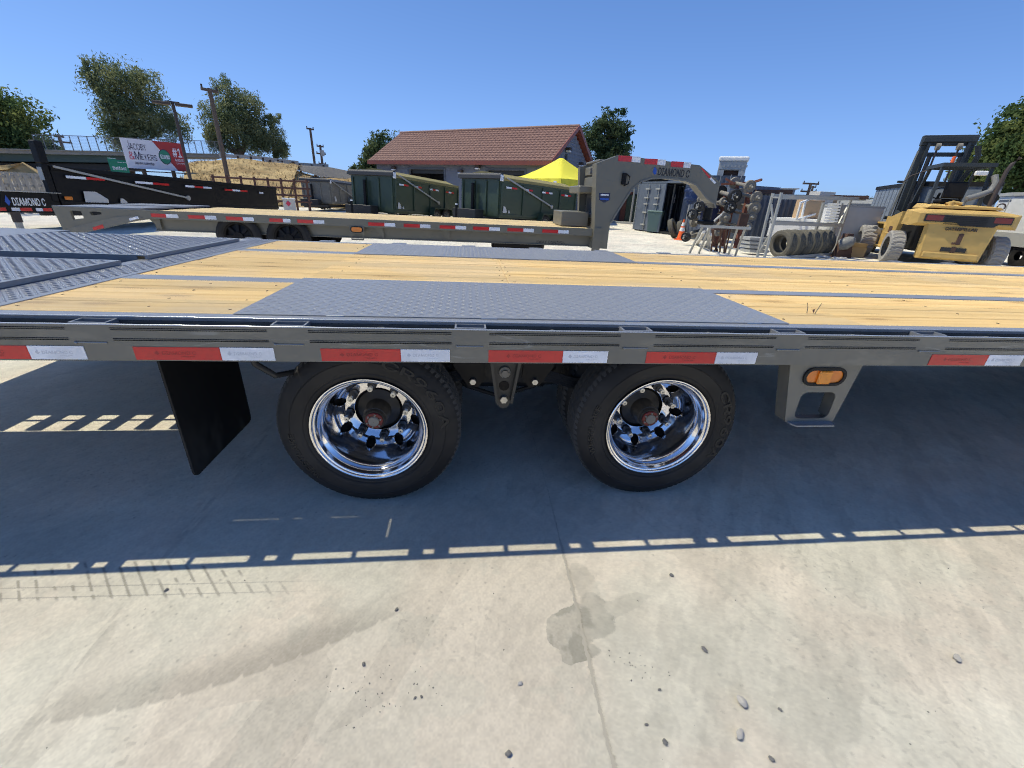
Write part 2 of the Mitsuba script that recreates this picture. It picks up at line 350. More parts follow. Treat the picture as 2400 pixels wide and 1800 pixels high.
leafmat('leaf_grey', leafy((0.16, 0.205, 0.11), (0.32, 0.34, 0.17)))
leafmat('leaf_green', leafy((0.10, 0.155, 0.062), (0.22, 0.26, 0.09)))
leafmat('leaf_dark', leafy((0.065, 0.11, 0.058), (0.14, 0.185, 0.09)))

# ---------------------------------------------------------------- ground
put('ground', box(-900, 900, -120, 1500, -0.6, -0.010), 'mat_dirt', kind='structure')
ys = np.concatenate([np.linspace(-9, -1.6, 30), np.arange(-1.6, 2.2, 0.006), np.linspace(2.2, 34, 60)])
def ragged(x0, seed, s):
    P = np.stack([ys*90, ys*0 + seed, ys*0], 1)
    nar = np.clip((ys + 0.10)/0.06, 0, 1); x0 = x0*(1 - nar) + (0.396 + s*0.0006)*nar; s = s*(1 - nar)
    return x0 + s*(0.0015 + 0.009*np.maximum(0, meshkit.fbm(P, 4, seed) - 0.46)*2) + 0.004*np.sin(ys*3.1) - 0.035*np.clip(-0.35 - ys, 0, 1.2)
L = ragged(0.3935, 3, -1); Rr = ragged(0.3985, 5, 1)
put('slab', prism([(-26, ys[0])] + list(zip(L, ys)) + [(-26, ys[-1])], 0.010, (0, 0, -0.010), (1, 0, 0), (0, 1, 0)), 'mat_concrete', 'ground')
put('slab', prism([(46, ys[-1])] + list(zip(Rr, ys))[::-1] + [(46, ys[0])], 0.010, (0, 0, -0.010), (1, 0, 0), (0, 1, 0)), 'mat_concrete', 'ground')
put('joint_filler', prism([(-0.2 + 0.5, -9), (0.5, -9), (0.5, 34), (0.3, 34)], 0.0086, (0, 0, -0.0099), (1, 0, 0), (0, 1, 0)), 'mat_joint_filler', 'ground')

# loose stones
def stone(sz, seed, flat=0.55):
    r = np.random.default_rng(seed); s = trimesh.creation.icosphere(1); v = np.array(s.vertices)
    v *= (1 + 0.28*(meshkit.noise(v*1.7 + seed*3.3, seed)[:, None] - 0.5)*2)
    for _ in range(5):
        nrm = r.normal(size=3); nrm /= np.linalg.norm(nrm); d = v @ nrm; c = 0.62 + 0.2*r.random()
        v -= np.maximum(d - c, 0)[:, None]*nrm
    v *= np.array([1, 0.62 + 0.2*r.random(), flat])*sz/2; a = r.random()*6.3
    v = v @ np.array([[math.cos(a), -math.sin(a), 0], [math.sin(a), math.cos(a), 0], [0, 0, 1]])
    v[:, 2] -= v[:, 2].min() + 0.0006
    return v, np.array(s.faces)
STONES = [(0.797, -0.288, 0.024, 'small grey stone nearest the shadow edge right of the joint', 0), (0.774, -0.583, 0.028, 'dark angular stone in the middle of the right hand slab', 0),
    (0.802, -0.744, 0.046, 'pale elongated stone, upper of the two large ones right of the joint', 1), (0.749, -0.821, 0.042, 'pale elongated stone, lower of the two large ones right of the joint', 1),
    (0.533, -0.822, 0.022, 'grey stone just right of the joint near the bottom edge', 0), (0.802, -0.881, 0.023, 'dark stone lowest on the right slab', 0),
    (0.159, -0.645, 0.022, 'pale round stone left of the damp stained joint', 1), (0.108, -0.816, 0.026, 'dark stone left of the joint near the bottom edge', 0),
    (-0.244, -0.373, 0.019, 'dark stone at the end of the scalloped tyre smear', 0), (1.608, -0.669, 0.036, 'pale flat stone farthest right on the concrete', 1)]
for i, (x, y, sz, lab, pale) in enumerate(STONES):
    M[0] = at(x, y, 0); put('stone', stone(sz*0.82, 20 + i), 'mat_stone_light' if pale else 'mat_stone', label=lab, cat='stone', group='loose stones on the concrete', smooth=25)
for i, (x, y, sz) in enumerate([(0.499, -0.778, 0.012), (-0.316, -0.556, 0.014), (-0.149, -0.662, 0.010), (-0.131, -0.661, 0.010), (-1.064, -0.244, 0.016), (0.574, -0.691, 0.012), (0.907, -0.77, 0.014)]):
    M[0] = at(x, y, 0); put('pebble', stone(sz, 60 + i), 'mat_stone', label='tiny dark pebble ' + ('right of the joint near the bottom, left one of two', 'left of the damp stain, above the patch of grit', 'near the bottom left of the joint, right one of a pair', 'near the bottom left of the joint, left one of a pair', 'at the far left just below the trailer shadow', 'right of the joint, above the two near the bottom', 'between the two large pale stones and the right edge')[i], cat='pebble', group='tiny pebbles on the concrete')
M[0] = np.eye(4)
g = []
for i in range(120):
    x, y = rng.uniform(-1.2, 2.2), rng.uniform(-0.95, -0.2)
    if i < 50: x, y = rng.normal(-0.25, 0.12), rng.normal(-0.63, 0.05)
    if i > 100: x, y = rng.normal(0.55, 0.05), rng.normal(-0.62, 0.03)
    g.append(xf(stone(rng.uniform(0.002, 0.0062), 100 + i), at(x, y, 0)))
put('grit', join(g), 'mat_stone', label='specks of grit scattered over the sunlit concrete', cat='grit', kind='stuff')

# ---------------------------------------------------------------- the near flatbed trailer
nt = thing('flatbed_trailer', 'grey flatbed trailer with yellow plank deck and chrome dual wheels filling the foreground', 'trailer')
X0, X1, DZ = -3.66, 9.2, 0.915
PK = [-1.2087 + 0.6096*k for k in range(-3, 17)]
put('rub_rail', join([box(X0, X1, 0.0015, 0.006, 0.7795, 0.9020), box(X0, X1, 0, 0.0062, 0.8975, 0.9022)]), 'mat_trailer_grey', nt)
put('rail_lip', cyl((X0, 0.0031, 0.9022), (X1, 0.0031, 0.9022), 0.0031, n=16), 'mat_edge_bright', nt, smooth=40)
put('channel_lip', cyl((X0, 0.062, 0.9135), (X1, 0.062, 0.9135), 0.0026, n=16), 'mat_edge_bright', nt, smooth=40)
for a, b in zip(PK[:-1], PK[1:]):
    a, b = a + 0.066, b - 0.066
    put('rail_groove', join([box(a, b, -0.0004, 0.0012, z0, z1) for z0, z1 in ((0.8905, 0.8928), (0.8850, 0.8868), (0.8552, 0.8571), (0.8495, 0.8518))]), 'mat_black_paint', nt, kind='stuff')  # black strips laid on the rail, painting in the shade of its grooves
put('side_channel', join([box(X0, X1, 0.060, 0.068, 0.780, 0.9004), box(X0, X1, 0.068, 0.11, 0.780, 0.788)]), 'mat_channel_grey', nt)
put('channel_flange', box(X0, X1, 0.0605, 0.110, 0.9005, 0.9152, 0.002), 'mat_plate_grey', nt)
pk = shape(join([box(-0.055, 0.055, 0.0068, 0.0125, 0.80, 0.9075), box(-0.055, 0.055, 0.054, 0.0598, 0.80, 0.9075), box(-0.055, -0.049, 0.0126, 0.0539, 0.80, 0.9075), box(0.049, 0.055, 0.0126, 0.0539, 0.80, 0.9075)]), 'mat_plate_grey')
cv = shape(join([cyl((-0.045, 0.0002, 0.842), (0.045, 0.0002, 0.842), 0.0026, n=8), cyl((-0.050, -0.0002, 0.8435), (-0.042, -0.0002, 0.8405), 0.0042, n=8)]), 'mat_lug')
sp = shape(join([lathe([(0.009, 0), (0.0085, 0.006), (0.004, 0.009)], (0, 0.013, 0.893), (0, 0, 1), 12, True)]), 'mat_steel', 40)
spt = shape(cyl((0, 0.0062, 0.884), (0, 0.0598, 0.884), 0.009, n=12), 'mat_trailer_grey_flat', 40)
for i, x in enumerate(PK):
    copy('stake_pocket', pk, at(x), nt); copy('weld_bead', cv, at(x), nt)
    copy('rail_spacer', spt, at(x + 0.30), nt); copy('spacer_bolt', sp, at(x + 0.30), nt)
TAPES = [(-1.66, -1.405, -1.24), (-1.093, -0.826, -0.655), (-0.502, -0.233, -0.062), (0.075, 0.347, 0.516), (0.665, 0.94, 1.107), (1.86, 2.122, 2.29), (2.46, 2.73, 2.9), (3.05, 3.32, 3.49)]
for i, (a, b, c) in enumerate(TAPES):
    put('red_reflector', box(a, b - 0.0006, -0.0006, 0.0014, 0.7835, 0.829), 'mat_tape_red', nt)
    put('white_reflector', box(b + 0.0006, c, -0.0006, 0.0014, 0.7835, 0.829), 'mat_tape_white', nt)
    if i < 6:
        def drop(x): return prism([(x - 0.008, 0.807), (x, 0.800), (x + 0.007, 0.807), (x, 0.817)], 0.0003, (0, -0.0006, 0), (1, 0, 0), (0, 0, 1))
        m = (a + b)/2 - 0.05
        put('printed_name', join([drop(m - 0.014), text('DIAMOND C', 0.011, (m, -0.0008, 0.803), (1, 0, 0), (0, 0, 1), 0.0003, True, 0.105), text('TRAILERS', 0.005, (m + 0.056, -0.0008, 0.7935), (1, 0, 0), (0, 0, 1), 0.0003, False, 0.045)]), 'mat_tape_print', nt)
        m = (b + c)/2 - 0.045
        put('printed_name', join([drop(m - 0.012), text('DIAMOND C', 0.010, (m, -0.0008, 0.803), (1, 0, 0), (0, 0, 1), 0.0003, True, 0.09), text('TRAILERS', 0.0045, (m + 0.05, -0.0008, 0.7940), (1, 0, 0), (0, 0, 1), 0.0003, False, 0.038)]), 'mat_tape_print_white', nt)
# deck: planks in three bays between the beam flanges
def planks(x0, x1, edges, gaps=None):
    for i, (a, b) in enumerate(zip(edges[:-1], edges[1:])):
        ga = 0.0006 if not gaps else gaps[i]
        zt = 0.9135 + rng.uniform(-0.0015, 0.0015)
        pl = box(x0, x1, a + 0.0026, b - 0.0026, 0.884, zt, 0.0035)
        put('deck_plank', join([pl, box(x0 + 0.001, x1 - 0.001, a + 0.0003, b - 0.0003 - ga, 0.872, 0.8838)]), 'mat_wood', nt)
E1 = [0.113, 0.262, 0.412, 0.556, 0.699]; EM = [0.803, 0.968, 1.132, 1.294, 1.458, 1.618, 1.777]; E3 = [1.884, 2.032, 2.181, 2.325, 2.468]
planks(-1.585, -0.813, E1, [0.006, 0, 0, 0]); planks(1.283, 9.0, E1)
planks(-1.585, 0.2195, EM); planks(0.220, 3.05, EM); planks(3.051, 9.0, EM)
planks(-1.585, -0.803, E3); planks(1.300, 9.0, E3)
put('beam_flange', box(-1.585, 9.1, 0.7005, 0.8015, 0.897, 0.9152, 0.0015), 'mat_plate_grey', nt)
put('beam_flange', box(-1.585, 9.1, 1.7785, 1.8825, 0.897, 0.9152, 0.0015), 'mat_plate_grey', nt)
put('side_channel', join([box(X0, X1, 2.4695, 2.520, 0.900, 0.9152, 0.002), box(X0, X1, 2.512, 2.520, 0.78, 0.8998)]), 'mat_plate_grey', nt)
put('rub_rail', box(X0, X1, 2.574, 2.580, 0.7795, 0.9035), 'mat_trailer_grey', nt)
for x in PK: copy('stake_pocket', pk, at(x, 2.580) @ np.diag([1, -1, 1, 1]), nt); 
for x in PK[2:14]: put('pocket_lid', box(x - 0.06, x + 0.06, 2.512, 2.582, 0.9154, 0.9195), 'mat_plate_grey', nt)
put('main_beam', join([box(-3.2, 9.1, 0.742, 0.756, 0.522, 0.8968), box(-3.2, 9.1, 0.70, 0.80, 0.507, 0.5215)]), 'mat_trailer_grey_flat', nt)
put('main_beam', join([box(-3.2, 9.1, 1.822, 1.836, 0.522, 0.8968), box(-3.2, 9.1, 1.78, 1.88, 0.507, 0.5215)]), 'mat_trailer_grey_flat', nt)
for x in np.arange(-1.5, 9, 0.4064):
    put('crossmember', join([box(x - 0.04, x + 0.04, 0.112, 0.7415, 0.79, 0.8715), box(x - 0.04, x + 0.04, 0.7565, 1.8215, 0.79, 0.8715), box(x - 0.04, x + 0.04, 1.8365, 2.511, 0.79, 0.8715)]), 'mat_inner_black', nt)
# raised tread plate
def tread(x0, x1, y0, y1, z, pitch=0.0305, l=0.0125, w=0.0044, h=0.0029):
    nx, ny = int((x1 - x0 - 0.03)/pitch), int((y1 - y0 - 0.03)/pitch)
    i, j = np.meshgrid(np.arange(nx), np.arange(ny), indexing='ij')
    cx, cy = (x0 + 0.015 + (i + 0.5)*pitch).ravel(), (y0 + 0.015 + (j + 0.5)*pitch).ravel()
    s = np.where((i + j).ravel() % 2 == 0, 1.0, -1.0)*math.radians(45)
    t = np.array([[-l, 0, 0], [0, -w, 0], [l, 0, 0], [0, w, 0], [-l*0.55, 0, h], [l*0.55, 0, h]])
    f = np.array([[0, 1, 4], [1, 5, 4], [1, 2, 5], [2, 3, 5], [3, 4, 5], [3, 0, 4]])
    X = t[None, :, 0]*np.cos(s)[:, None] - t[None, :, 1]*np.sin(s)[:, None] + cx[:, None]
    Y = t[None, :, 0]*np.sin(s)[:, None] + t[None, :, 1]*np.cos(s)[:, None] + cy[:, None]
    v = np.stack([X, Y, z + np.broadcast_to(t[:, 2], X.shape)], -1).reshape(-1, 3)
    return v, (f[None] + 6*np.arange(len(cx))[:, None, None]).reshape(-1, 3)
def tread_dome(x0, x1, y0, y1, z, pitch=0.0305, l=0.0128, w=0.0050, h=0.0036):
    nx, ny = int((x1 - x0 - 0.03)/pitch), int((y1 - y0 - 0.03)/pitch)
    i, j = np.meshgrid(np.arange(nx), np.arange(ny), indexing='ij')
    cx, cy = (x0 + 0.015 + (i + 0.5)*pitch).ravel(), (y0 + 0.015 + (j + 0.5)*pitch).ravel()
    s = np.where((i + j).ravel() % 2 == 0, 1.0, -1.0)*math.radians(45); a = np.arange(10)*PI/5
    t = np.vstack([np.stack([l*q*np.cos(a), w*q*np.sin(a), 0*a + hh], 1) for q, hh in ((1, 0), (0.80, h*0.58), (0.5, h*0.9))] + [[[0, 0, h]]])
    k = np.arange(10); k2 = (k + 1) % 10
    f = np.vstack([x for r in (0, 1) for x in (np.stack([r*10 + k, r*10 + k2, r*10 + 10 + k2], 1), np.stack([r*10 + k, r*10 + 10 + k2, r*10 + 10 + k], 1))] + [np.stack([20 + k, 20 + k2, 0*k + 30], 1)])
    X = t[None, :, 0]*np.cos(s)[:, None] - t[None, :, 1]*np.sin(s)[:, None] + cx[:, None]
    Y = t[None, :, 0]*np.sin(s)[:, None] + t[None, :, 1]*np.cos(s)[:, None] + cy[:, None]
    v = np.stack([X, Y, z + np.broadcast_to(t[:, 2], X.shape)], -1).reshape(-1, 3)
    return v, (f[None] + len(t)*np.arange(len(cx))[:, None, None]).reshape(-1, 3)
def tread_plate(x0, x1, y0, y1, zt, th, name='tread_plate', **k):
    p = put(name, box(x0, x1, y0, y1, zt - th, zt, 0.001), 'mat_plate_grey', nt, **k)
    put('raised_tread', tread(x0, x1, y0, y1, zt, h=0.0017), 'mat_plate_tread', p, kind='stuff')
tread_plate(-0.812, 1.282, 0.100, 0.8005, 0.9195, 0.0042)
tread_plate(-0.802, 1.299, 1.780, 2.500, 0.9195, 0.0042)
p_ = put('tread_plate', box(-1.860, -1.587, 0.061, 2.512, 0.911, 0.9165, 0.001), 'mat_plate_grey', nt); put('raised_tread', tread_dome(-1.812, -1.59, 0.07, 2.505, 0.9165), 'mat_tread', p_, smooth=True, kind='stuff')
for x in (-0.5, 0.05, 0.6, 1.1): put('weld_bead', cyl((x, 0.0985, 0.9165), (x + 0.06, 0.0985, 0.9165), 0.003, n=8), 'mat_steel', nt)
R1 = put('ramp', join([box(-3.158, -1.812, 0.09, 1.045, 0.9345, 0.940), box(-1.828, -1.8125, 0.09, 1.045, 0.9185, 0.9344), box(-3.15, -1.87, 1.035, 1.045, 0.875, 0.9344), box(-3.15, -1.87, 0.09, 0.10, 0.875, 0.9344)]), 'mat_plate_grey', nt)
put('raised_tread', tread_dome(-3.158, -1.812, 0.09, 1.045, 0.940), 'mat_tread', R1, smooth=True, kind='stuff')
R2 = put('ramp', join([box(-3.158, -1.812, 1.245, 2.30, 0.9345, 0.940), box(-1.828, -1.8125, 1.245, 2.30, 0.9185, 0.9344), box(-3.15, -1.87, 1.245, 1.255, 0.875, 0.9344), box(-3.15, -1.87, 2.29, 2.30, 0.875, 0.9344)]), 'mat_plate_grey', nt)
put('raised_tread', tread_dome(-3.158, -1.812, 1.245, 2.30, 0.940), 'mat_tread', R2, smooth=True, kind='stuff')
put('tail_bar', box(-3.66, -3.1581, 0.112, 2.465, 0.86, 0.9385), 'mat_plate_grey', nt)
for i, x in enumerate(np.arange(-3.08, -1.85, 0.19)): put('gap_rung', box(x - 0.035, x + 0.035, 1.0455, 1.2445, 0.80, 0.85), 'mat_inner_black', nt)
put('gap_stringer', box(-3.15, -1.81, 1.148, 1.162, 0.76, 0.7995), 'mat_inner_black', nt)
# carriage screws in the planks
sc = shape(lathe([(0.0058, 0), (0.005, 0.0015), (0.0015, 0.002)], n=8, cap=True), 'mat_rust', 40)
for xs, EE in (((-1.54, -1.15, -0.86), E1), ((1.33, 2.35, 3.3), E1), ((-1.53, -0.7, 0.19, 0.25, 1.3, 2.4), EM), ((-1.53, -0.85), E3)):
    for x in xs:
        for a, b in zip(EE[:-1], EE[1:]):
            copy('deck_screw', sc, at(x + rng.uniform(-0.012, 0.012), (a + b)/2 + rng.uniform(-0.02, 0.02), 0.9137), nt)

# wheels: local frame, axle along +y (inwards), outer face at y = 0, centre at origin
RT = 0.3836
def tyre_mesh(R, rb, w, n=336, tread_cuts=True):
    s = R - rb
    pr = [(rb - 0.006, w - 0.012), (rb + 0.006, w), (rb + 0.30*s, w + 0.013), (rb + 0.55*s, w + 0.012), (rb + 0.8*s, w - 0.002), (R - 0.012, w - 0.016), (R - 0.001, w - 0.030)]
    tr, gr = [], np.linspace(w - 0.034, 0.034, 14)
    for k in range(4):
        c = w*(0.2*k + 0.2); tr += [(R + 0.001, c + 0.0045), (R - 0.009, c + 0.0028), (R - 0.009, c - 0.0028), (R + 0.001, c - 0.0045)]
    tr = sorted(tr, key=lambda q: -q[1])
    fr = [(R - 0.001, 0.030), (R - 0.012, 0.016), (rb + 0.8*s, 0.002), (rb + 0.62*s, -0.008), (rb + 0.55*s, -0.0125), (rb + 0.53*s, -0.0105), (rb + 0.51*s, -0.013), (rb + 0.30*s, -0.013), (rb + 0.18*s, -0.008), (rb + 0.16*s, -0.0045), (rb + 0.13*s, -0.006), (rb + 0.03*s, 0.0), (rb - 0.006, 0.012)]
    pr = np.array(pr + tr + fr)[::-1]
    v, f = lathe(pr, (0, 0, 0), (0, 1, 0), n)
    if tread_cuts:
        k = len(pr); v = v.reshape(k, n, 3); cut = (np.arange(n) % 4) == 0; cut2 = (np.arange(n) % 4) < 1
        for r_i in range(k):
            rr, hh = pr[r_i]
            c = cut if rr > R - 0.0005 else (cut2 if R - 0.014 < rr < R - 0.0005 and (hh < 0.031 or hh > w - 0.031) else None)
            if c is not None: v[r_i, c] = v[r_i, c]*np.array([1, 0, 1])*(1 - 0.007) + v[r_i, c]*np.array([0, 1, 0])
        v = v.reshape(-1, 3)
    return v, f
def split_tread(m, R):
    v, f = m; r = np.hypot(v[:, 0], v[:, 2]); c = r[f].min(1) > R - 0.0135
    return (v, f[~c]), (v, f[c])
sw_, td_ = split_tread(tyre_mesh(RT, 0.243, 0.205), RT)
ty = shape(sw_, 'mat_rubber', 28); tyt = shape(td_, 'mat_tread_rubber', 28)
rp = [(0.2475, -0.002), (0.2480, -0.006), (0.2460, -0.0085), (0.2425, -0.009), (0.2385, -0.007), (0.2365, -0.002), (0.2340, 0.001), (0.2300, 0.002), (0.2275, 0.004), (0.2255, 0.010), (0.2240, 0.020), (0.2215, 0.028),
      (0.2130, 0.036), (0.2060, 0.046), (0.2030, 0.060), (0.2015, 0.085), (0.2000, 0.120), (0.1985, 0.150), (0.1960, 0.172), (0.1920, 0.187), (0.1850, 0.199), (0.1780, 0.207), (0.1700, 0.214), (0.1640, 0.2185), (0.1600, 0.2230), (0.1580, 0.2290), (0.1565, 0.2330), (0.1540, 0.2350), (0.1120, 0.2350), (0.1105, 0.2362), (0.1105, 0.2440)]
op = [(0.1580, 0.2440), (0.1700, 0.2260), (0.1900, 0.2080), (0.2030, 0.190), (0.2100, 0.060), (0.2330, 0.030), (0.2420, 0.012)]
sq = lambda P: [(r_, h_ if h_ < 0.06 else 0.06 + (h_ - 0.06)*0.84) for r_, h_ in P]
rimv = lathe(sq(rp + op + rp[:1]), (0, 0, 0), (0, 1, 0), 160)
def rim_mesh():
    v, f = rimv
    mm = trimesh.Trimesh(v, f, process=True); mm.merge_vertices()
    if mm.volume < 0: mm.invert()
    man = m3.Manifold(m3.Mesh(np.asarray(mm.vertices, np.float32), np.asarray(mm.faces, np.uint32)))
    for k in range(8):
        a = (k + 0.5)*PI/4 + 0.12
        ctr = np.array([math.cos(a), 0, math.sin(a)])
        cy = cyl(ctr*0.1780 + [0, 0.10, 0], ctr*0.1700 + [0, 0.26, 0], 0.0215, n=28)
        cm = trimesh.Trimesh(*cy, process=True)
        if cm.volume < 0: cm.invert()
        man = man - m3.Manifold(m3.Mesh(np.asarray(cm.vertices, np.float32), np.asarray(cm.faces, np.uint32)))
    return man
rim = shape(rim_mesh(), 'mat_chrome', 32)
def lugm(k, m_): return xf(m_, at(0.1345*math.cos(k*PI/4 + 0.12), 0, 0.1345*math.sin(k*PI/4 + 0.12)))
lugs = [shape(lugm(k, lathe([(0.0235, 0.2285), (0.0225, 0.214), (0.0165, 0.211), (0.0155, 0.190), (0.012, 0.188)], (0, 0, 0), (0, 1, 0), 6)), 'mat_inner_black', 40) for k in range(8)]  # nuts made black and wide, painting dark reflections round the studs
studs = [shape(lugm(k, join([cyl((0, 0.168, 0), (0, 0.230, 0), 0.0105, n=14), lathe([(0.0125, 0.172), (0.0118, 0.164), (0.003, 0.163)], (0, 0, 0), (0, 1, 0), 14)])), 'mat_steel', 40) for k in range(8)]
drum = shape(join([lathe([(0.02, 0.262), (0.135, 0.262), (0.175, 0.250), (0.197, 0.205)], (0, 0, 0), (0, 1, 0), 40)]), 'mat_drum_black', 30)
hubm = shape(join([lathe([(0.100, 0.262), (0.098, 0.245), (0.075, 0.236), (0.060, 0.225), (0.057, 0.150), (0.054, 0.140), (0.050, 0.1385), (0.048, 0.128), (0.045, 0.124), (0.001, 0.124)], (0, 0, 0), (0, 1, 0), 40)]), 'mat_hub_grey', 30)
hubr = shape(join([lathe([(0.039, 0.1239), (0.039, 0.117), (0.036, 0.115), (0.025, 0.115), (0.024, 0.119)], (0, 0, 0), (0, 1, 0), 12)]), 'mat_hub_red', 20)
hubc = shape(join([lathe([(0.024, 0.1235), (0.0235, 0.108), (0.021, 0.106), (0.001, 0.105)], (0, 0, 0), (0, 1, 0), 24)] + [xf(cyl((0, 0.108, 0), (0, 0.118, 0), 0.0042, n=6), at(0.031*math.cos(a), 0, 0.031*math.sin(a))) for a in np.arange(6)*PI/3 + 0.3]), 'mat_axle_grey', 30)
def sidewall_text(s, h, ang0, span, rad):
    m = meshkit.text_mesh(s, h, 0.0035, True); v = np.array(m.vertices); x0, x1 = v[:, 0].min(), v[:, 0].max()
    m2 = trimesh.Trimesh(v, m.faces).subdivide_to_size(0.012); v = np.array(m2.vertices)
    a = ang0 - (v[:, 0] - x0)/(x1 - x0)*span; r = rad + v[:, 1] - h/2
    return np.stack([r*np.cos(a), -0.0112 - v[:, 2], r*np.sin(a)], 1), np.array(m2.faces)[:, ::-1]
def patch(a0, a1, r0, r1):
    a = np.linspace(a0, a1, 24); P = [(r1*math.cos(t), r1*math.sin(t)) for t in a] + [(r0*math.cos(t), r0*math.sin(t)) for t in a[::-1]]
    return prism(P, 0.002, (0, -0.0118, 0), (1, 0, 0), (0, 0, 1))
def dual_wheel(x, y, rot, texts, detail=True, side=1):
    m = at(x, y, RT) @ np.diag([1, side, 1, 1.0])
    for k, off in enumerate((0, 0.262)):
        w = numbered(nt + '__wheel')
        mm = m @ at(0, off, 0); mi_ = mm @ at(0, -0.028, 0)
        c, s = math.cos(rot + k), math.sin(rot + k); RR = np.eye(4); RR[:3, :3] = [[c, 0, -s], [0, 1, 0], [s, 0, c]]; BG = np.diag([1.018, 1, 1.018, 1])
        copy('tyre', ty, mm @ RR @ BG, w); copy('tread', tyt, mm @ RR @ BG, w)
        copy('rim', rim if k == 0 and detail else dark_rim, mm @ RR, w)
        if k == 0 and detail:
            for l in lugs: copy('lug_nut', l, mi_ @ RR, w)
            for l in studs: copy('wheel_stud', l, mi_ @ RR, w)
            copy('brake_drum', drum, mi_, w); copy('hub', hubm, mi_, w); copy('hub_ring', hubr, mi_ @ RR, w); copy('hub_cap', hubc, mi_ @ RR, w)
            for t, h, a0, sp_, rd in texts:
                M[0] = mm; put('sidewall_lettering', sidewall_text(t, h, a0, sp_, rd), 'mat_letter_rubber', w); M[0] = np.eye(4)
dark_rim = shape(lathe([(0.243, 0.0), (0.235, 0.004), (0.205, 0.03), (0.20, 0.09), (0.03, 0.10), (0.03, 0.12), (0.2, 0.12), (0.243, 0.2)], (0, 0, 0), (0, 1, 0), 48), 'mat_trailer_grey_flat', 30)
dual_wheel(-0.4189, 0.2021, 0.0, [('CR960A', 0.036, 1.33, 1.28, 0.325), ('WESTLAKE', 0.022, 3.9, 0.75, 0.322)])
dual_wheel(0.8790, 0.2021, 0.2, [('CR960A', 0.036, 0.62, 1.15, 0.325), ('WESTLAKE', 0.022, 3.55, 0.80, 0.322)])
dual_wheel(-0.4189, 2.3779, 0.3, [], False, -1); dual_wheel(0.8790, 2.3779, 0.7, [], False, -1)
for x in (-0.4189, 0.8790): put('axle', join([cyl((x, 0.72, RT), (x, 1.86, RT), 0.062, n=20), box(x - 0.09, x + 0.09, 0.70, 0.80, RT - 0.07, RT + 0.10, 0.01)]), 'mat_inner_black', nt)
# suspension hanger between the wheels
hx = 0.170
hang = put('suspension_hanger', join([prism([(hx - 0.075, 0.70), (hx + 0.075, 0.70), (hx + 0.035, 0.45)] + [(hx + 0.03*math.cos(t), 0.44 + 0.03*math.sin(t)) for t in np.linspace(0, -PI, 8)] + [(hx - 0.035, 0.45)], 0.012, (0, 0.372, 0), (1, 0, 0), (0, 0, 1)),
    prism([(hx - 0.076, 0.70), (hx - 0.062, 0.70), (hx - 0.028, 0.46), (hx - 0.038, 0.45)], 0.055, (0, 0.373, 0), (1, 0, 0), (0, 0, 1)), prism([(hx + 0.062, 0.70), (hx + 0.076, 0.70), (hx + 0.038, 0.45), (hx + 0.028, 0.46)], 0.055, (0, 0.373, 0), (1, 0, 0), (0, 0, 1)),
    box(hx - 0.09, hx + 0.09, 0.33, 0.74, 0.70, 0.79)]), 'mat_hanger_dark', nt)
put('bolt', join([cyl((hx, 0.345, 0.60), (hx, 0.36, 0.60), 0.026, n=20), cyl((hx, 0.333, 0.60), (hx, 0.345, 0.60), 0.015, n=6)]), 'mat_axle_grey', hang)
put('bolt', cyl((hx, 0.338, 0.462), (hx, 0.36, 0.462), 0.018, n=6), 'mat_steel', hang)
put('pivot_hole', cyl((hx, 0.356, 0.528), (hx, 0.361, 0.528), 0.024, n=20), 'mat_black_paint', hang)
for s in (-1, 1):
    q = put('equalizer_plate', prism([(hx + s*0.09, 0.67), (hx + s*0.15, 0.655), (hx + s*0.22, 0.70), (hx + s*0.235, 0.62), (hx + s*0.17, 0.52), (hx + s*0.12, 0.51), (hx + s*0.085, 0.56)][::s], 0.02, (0, 0.40, 0), (1, 0, 0), (0, 0, 1)), 'mat_black_paint', nt)
    put('bolt', cyl((hx + s*0.145, 0.358, 0.545), (hx + s*0.145, 0.379, 0.545), 0.015, n=6), 'mat_steel', q)
    put('leaf_spring', join([tube([(hx + s*0.12, 0.44, 0.60 - 0.012*k), (hx + s*0.35, 0.44, 0.53 - 0.012*k), (hx + s*0.62, 0.44, 0.50 - 0.012*k), (hx + s*0.9, 0.44, 0.54 - 0.012*k)], 0.006, 6) for k in range(5)]), 'mat_inner_black', nt)
# mud flap hanging behind the wheels
put('mud_flap', prism(rrect(0.235, 0.765, 0.135, 0.80, 0.03), 0.010, (-1.205, 0, 0), (0, 1, 0), (0, 0, 1)), 'mat_matte_black', nt)
put('flap_bracket', box(-1.20, -1.17, 0.11, 0.74, 0.74, 0.789), 'mat_inner_black', nt)
put('air_line', join([tube([(-0.80, 0.12, 0.79), (-0.79, 0.13, 0.72), (-0.74, 0.16, 0.66), (-0.70, 0.25, 0.64)], 0.012, 8)]), 'mat_inner_black', nt)
M[0] = at(0, 0.045, 0)
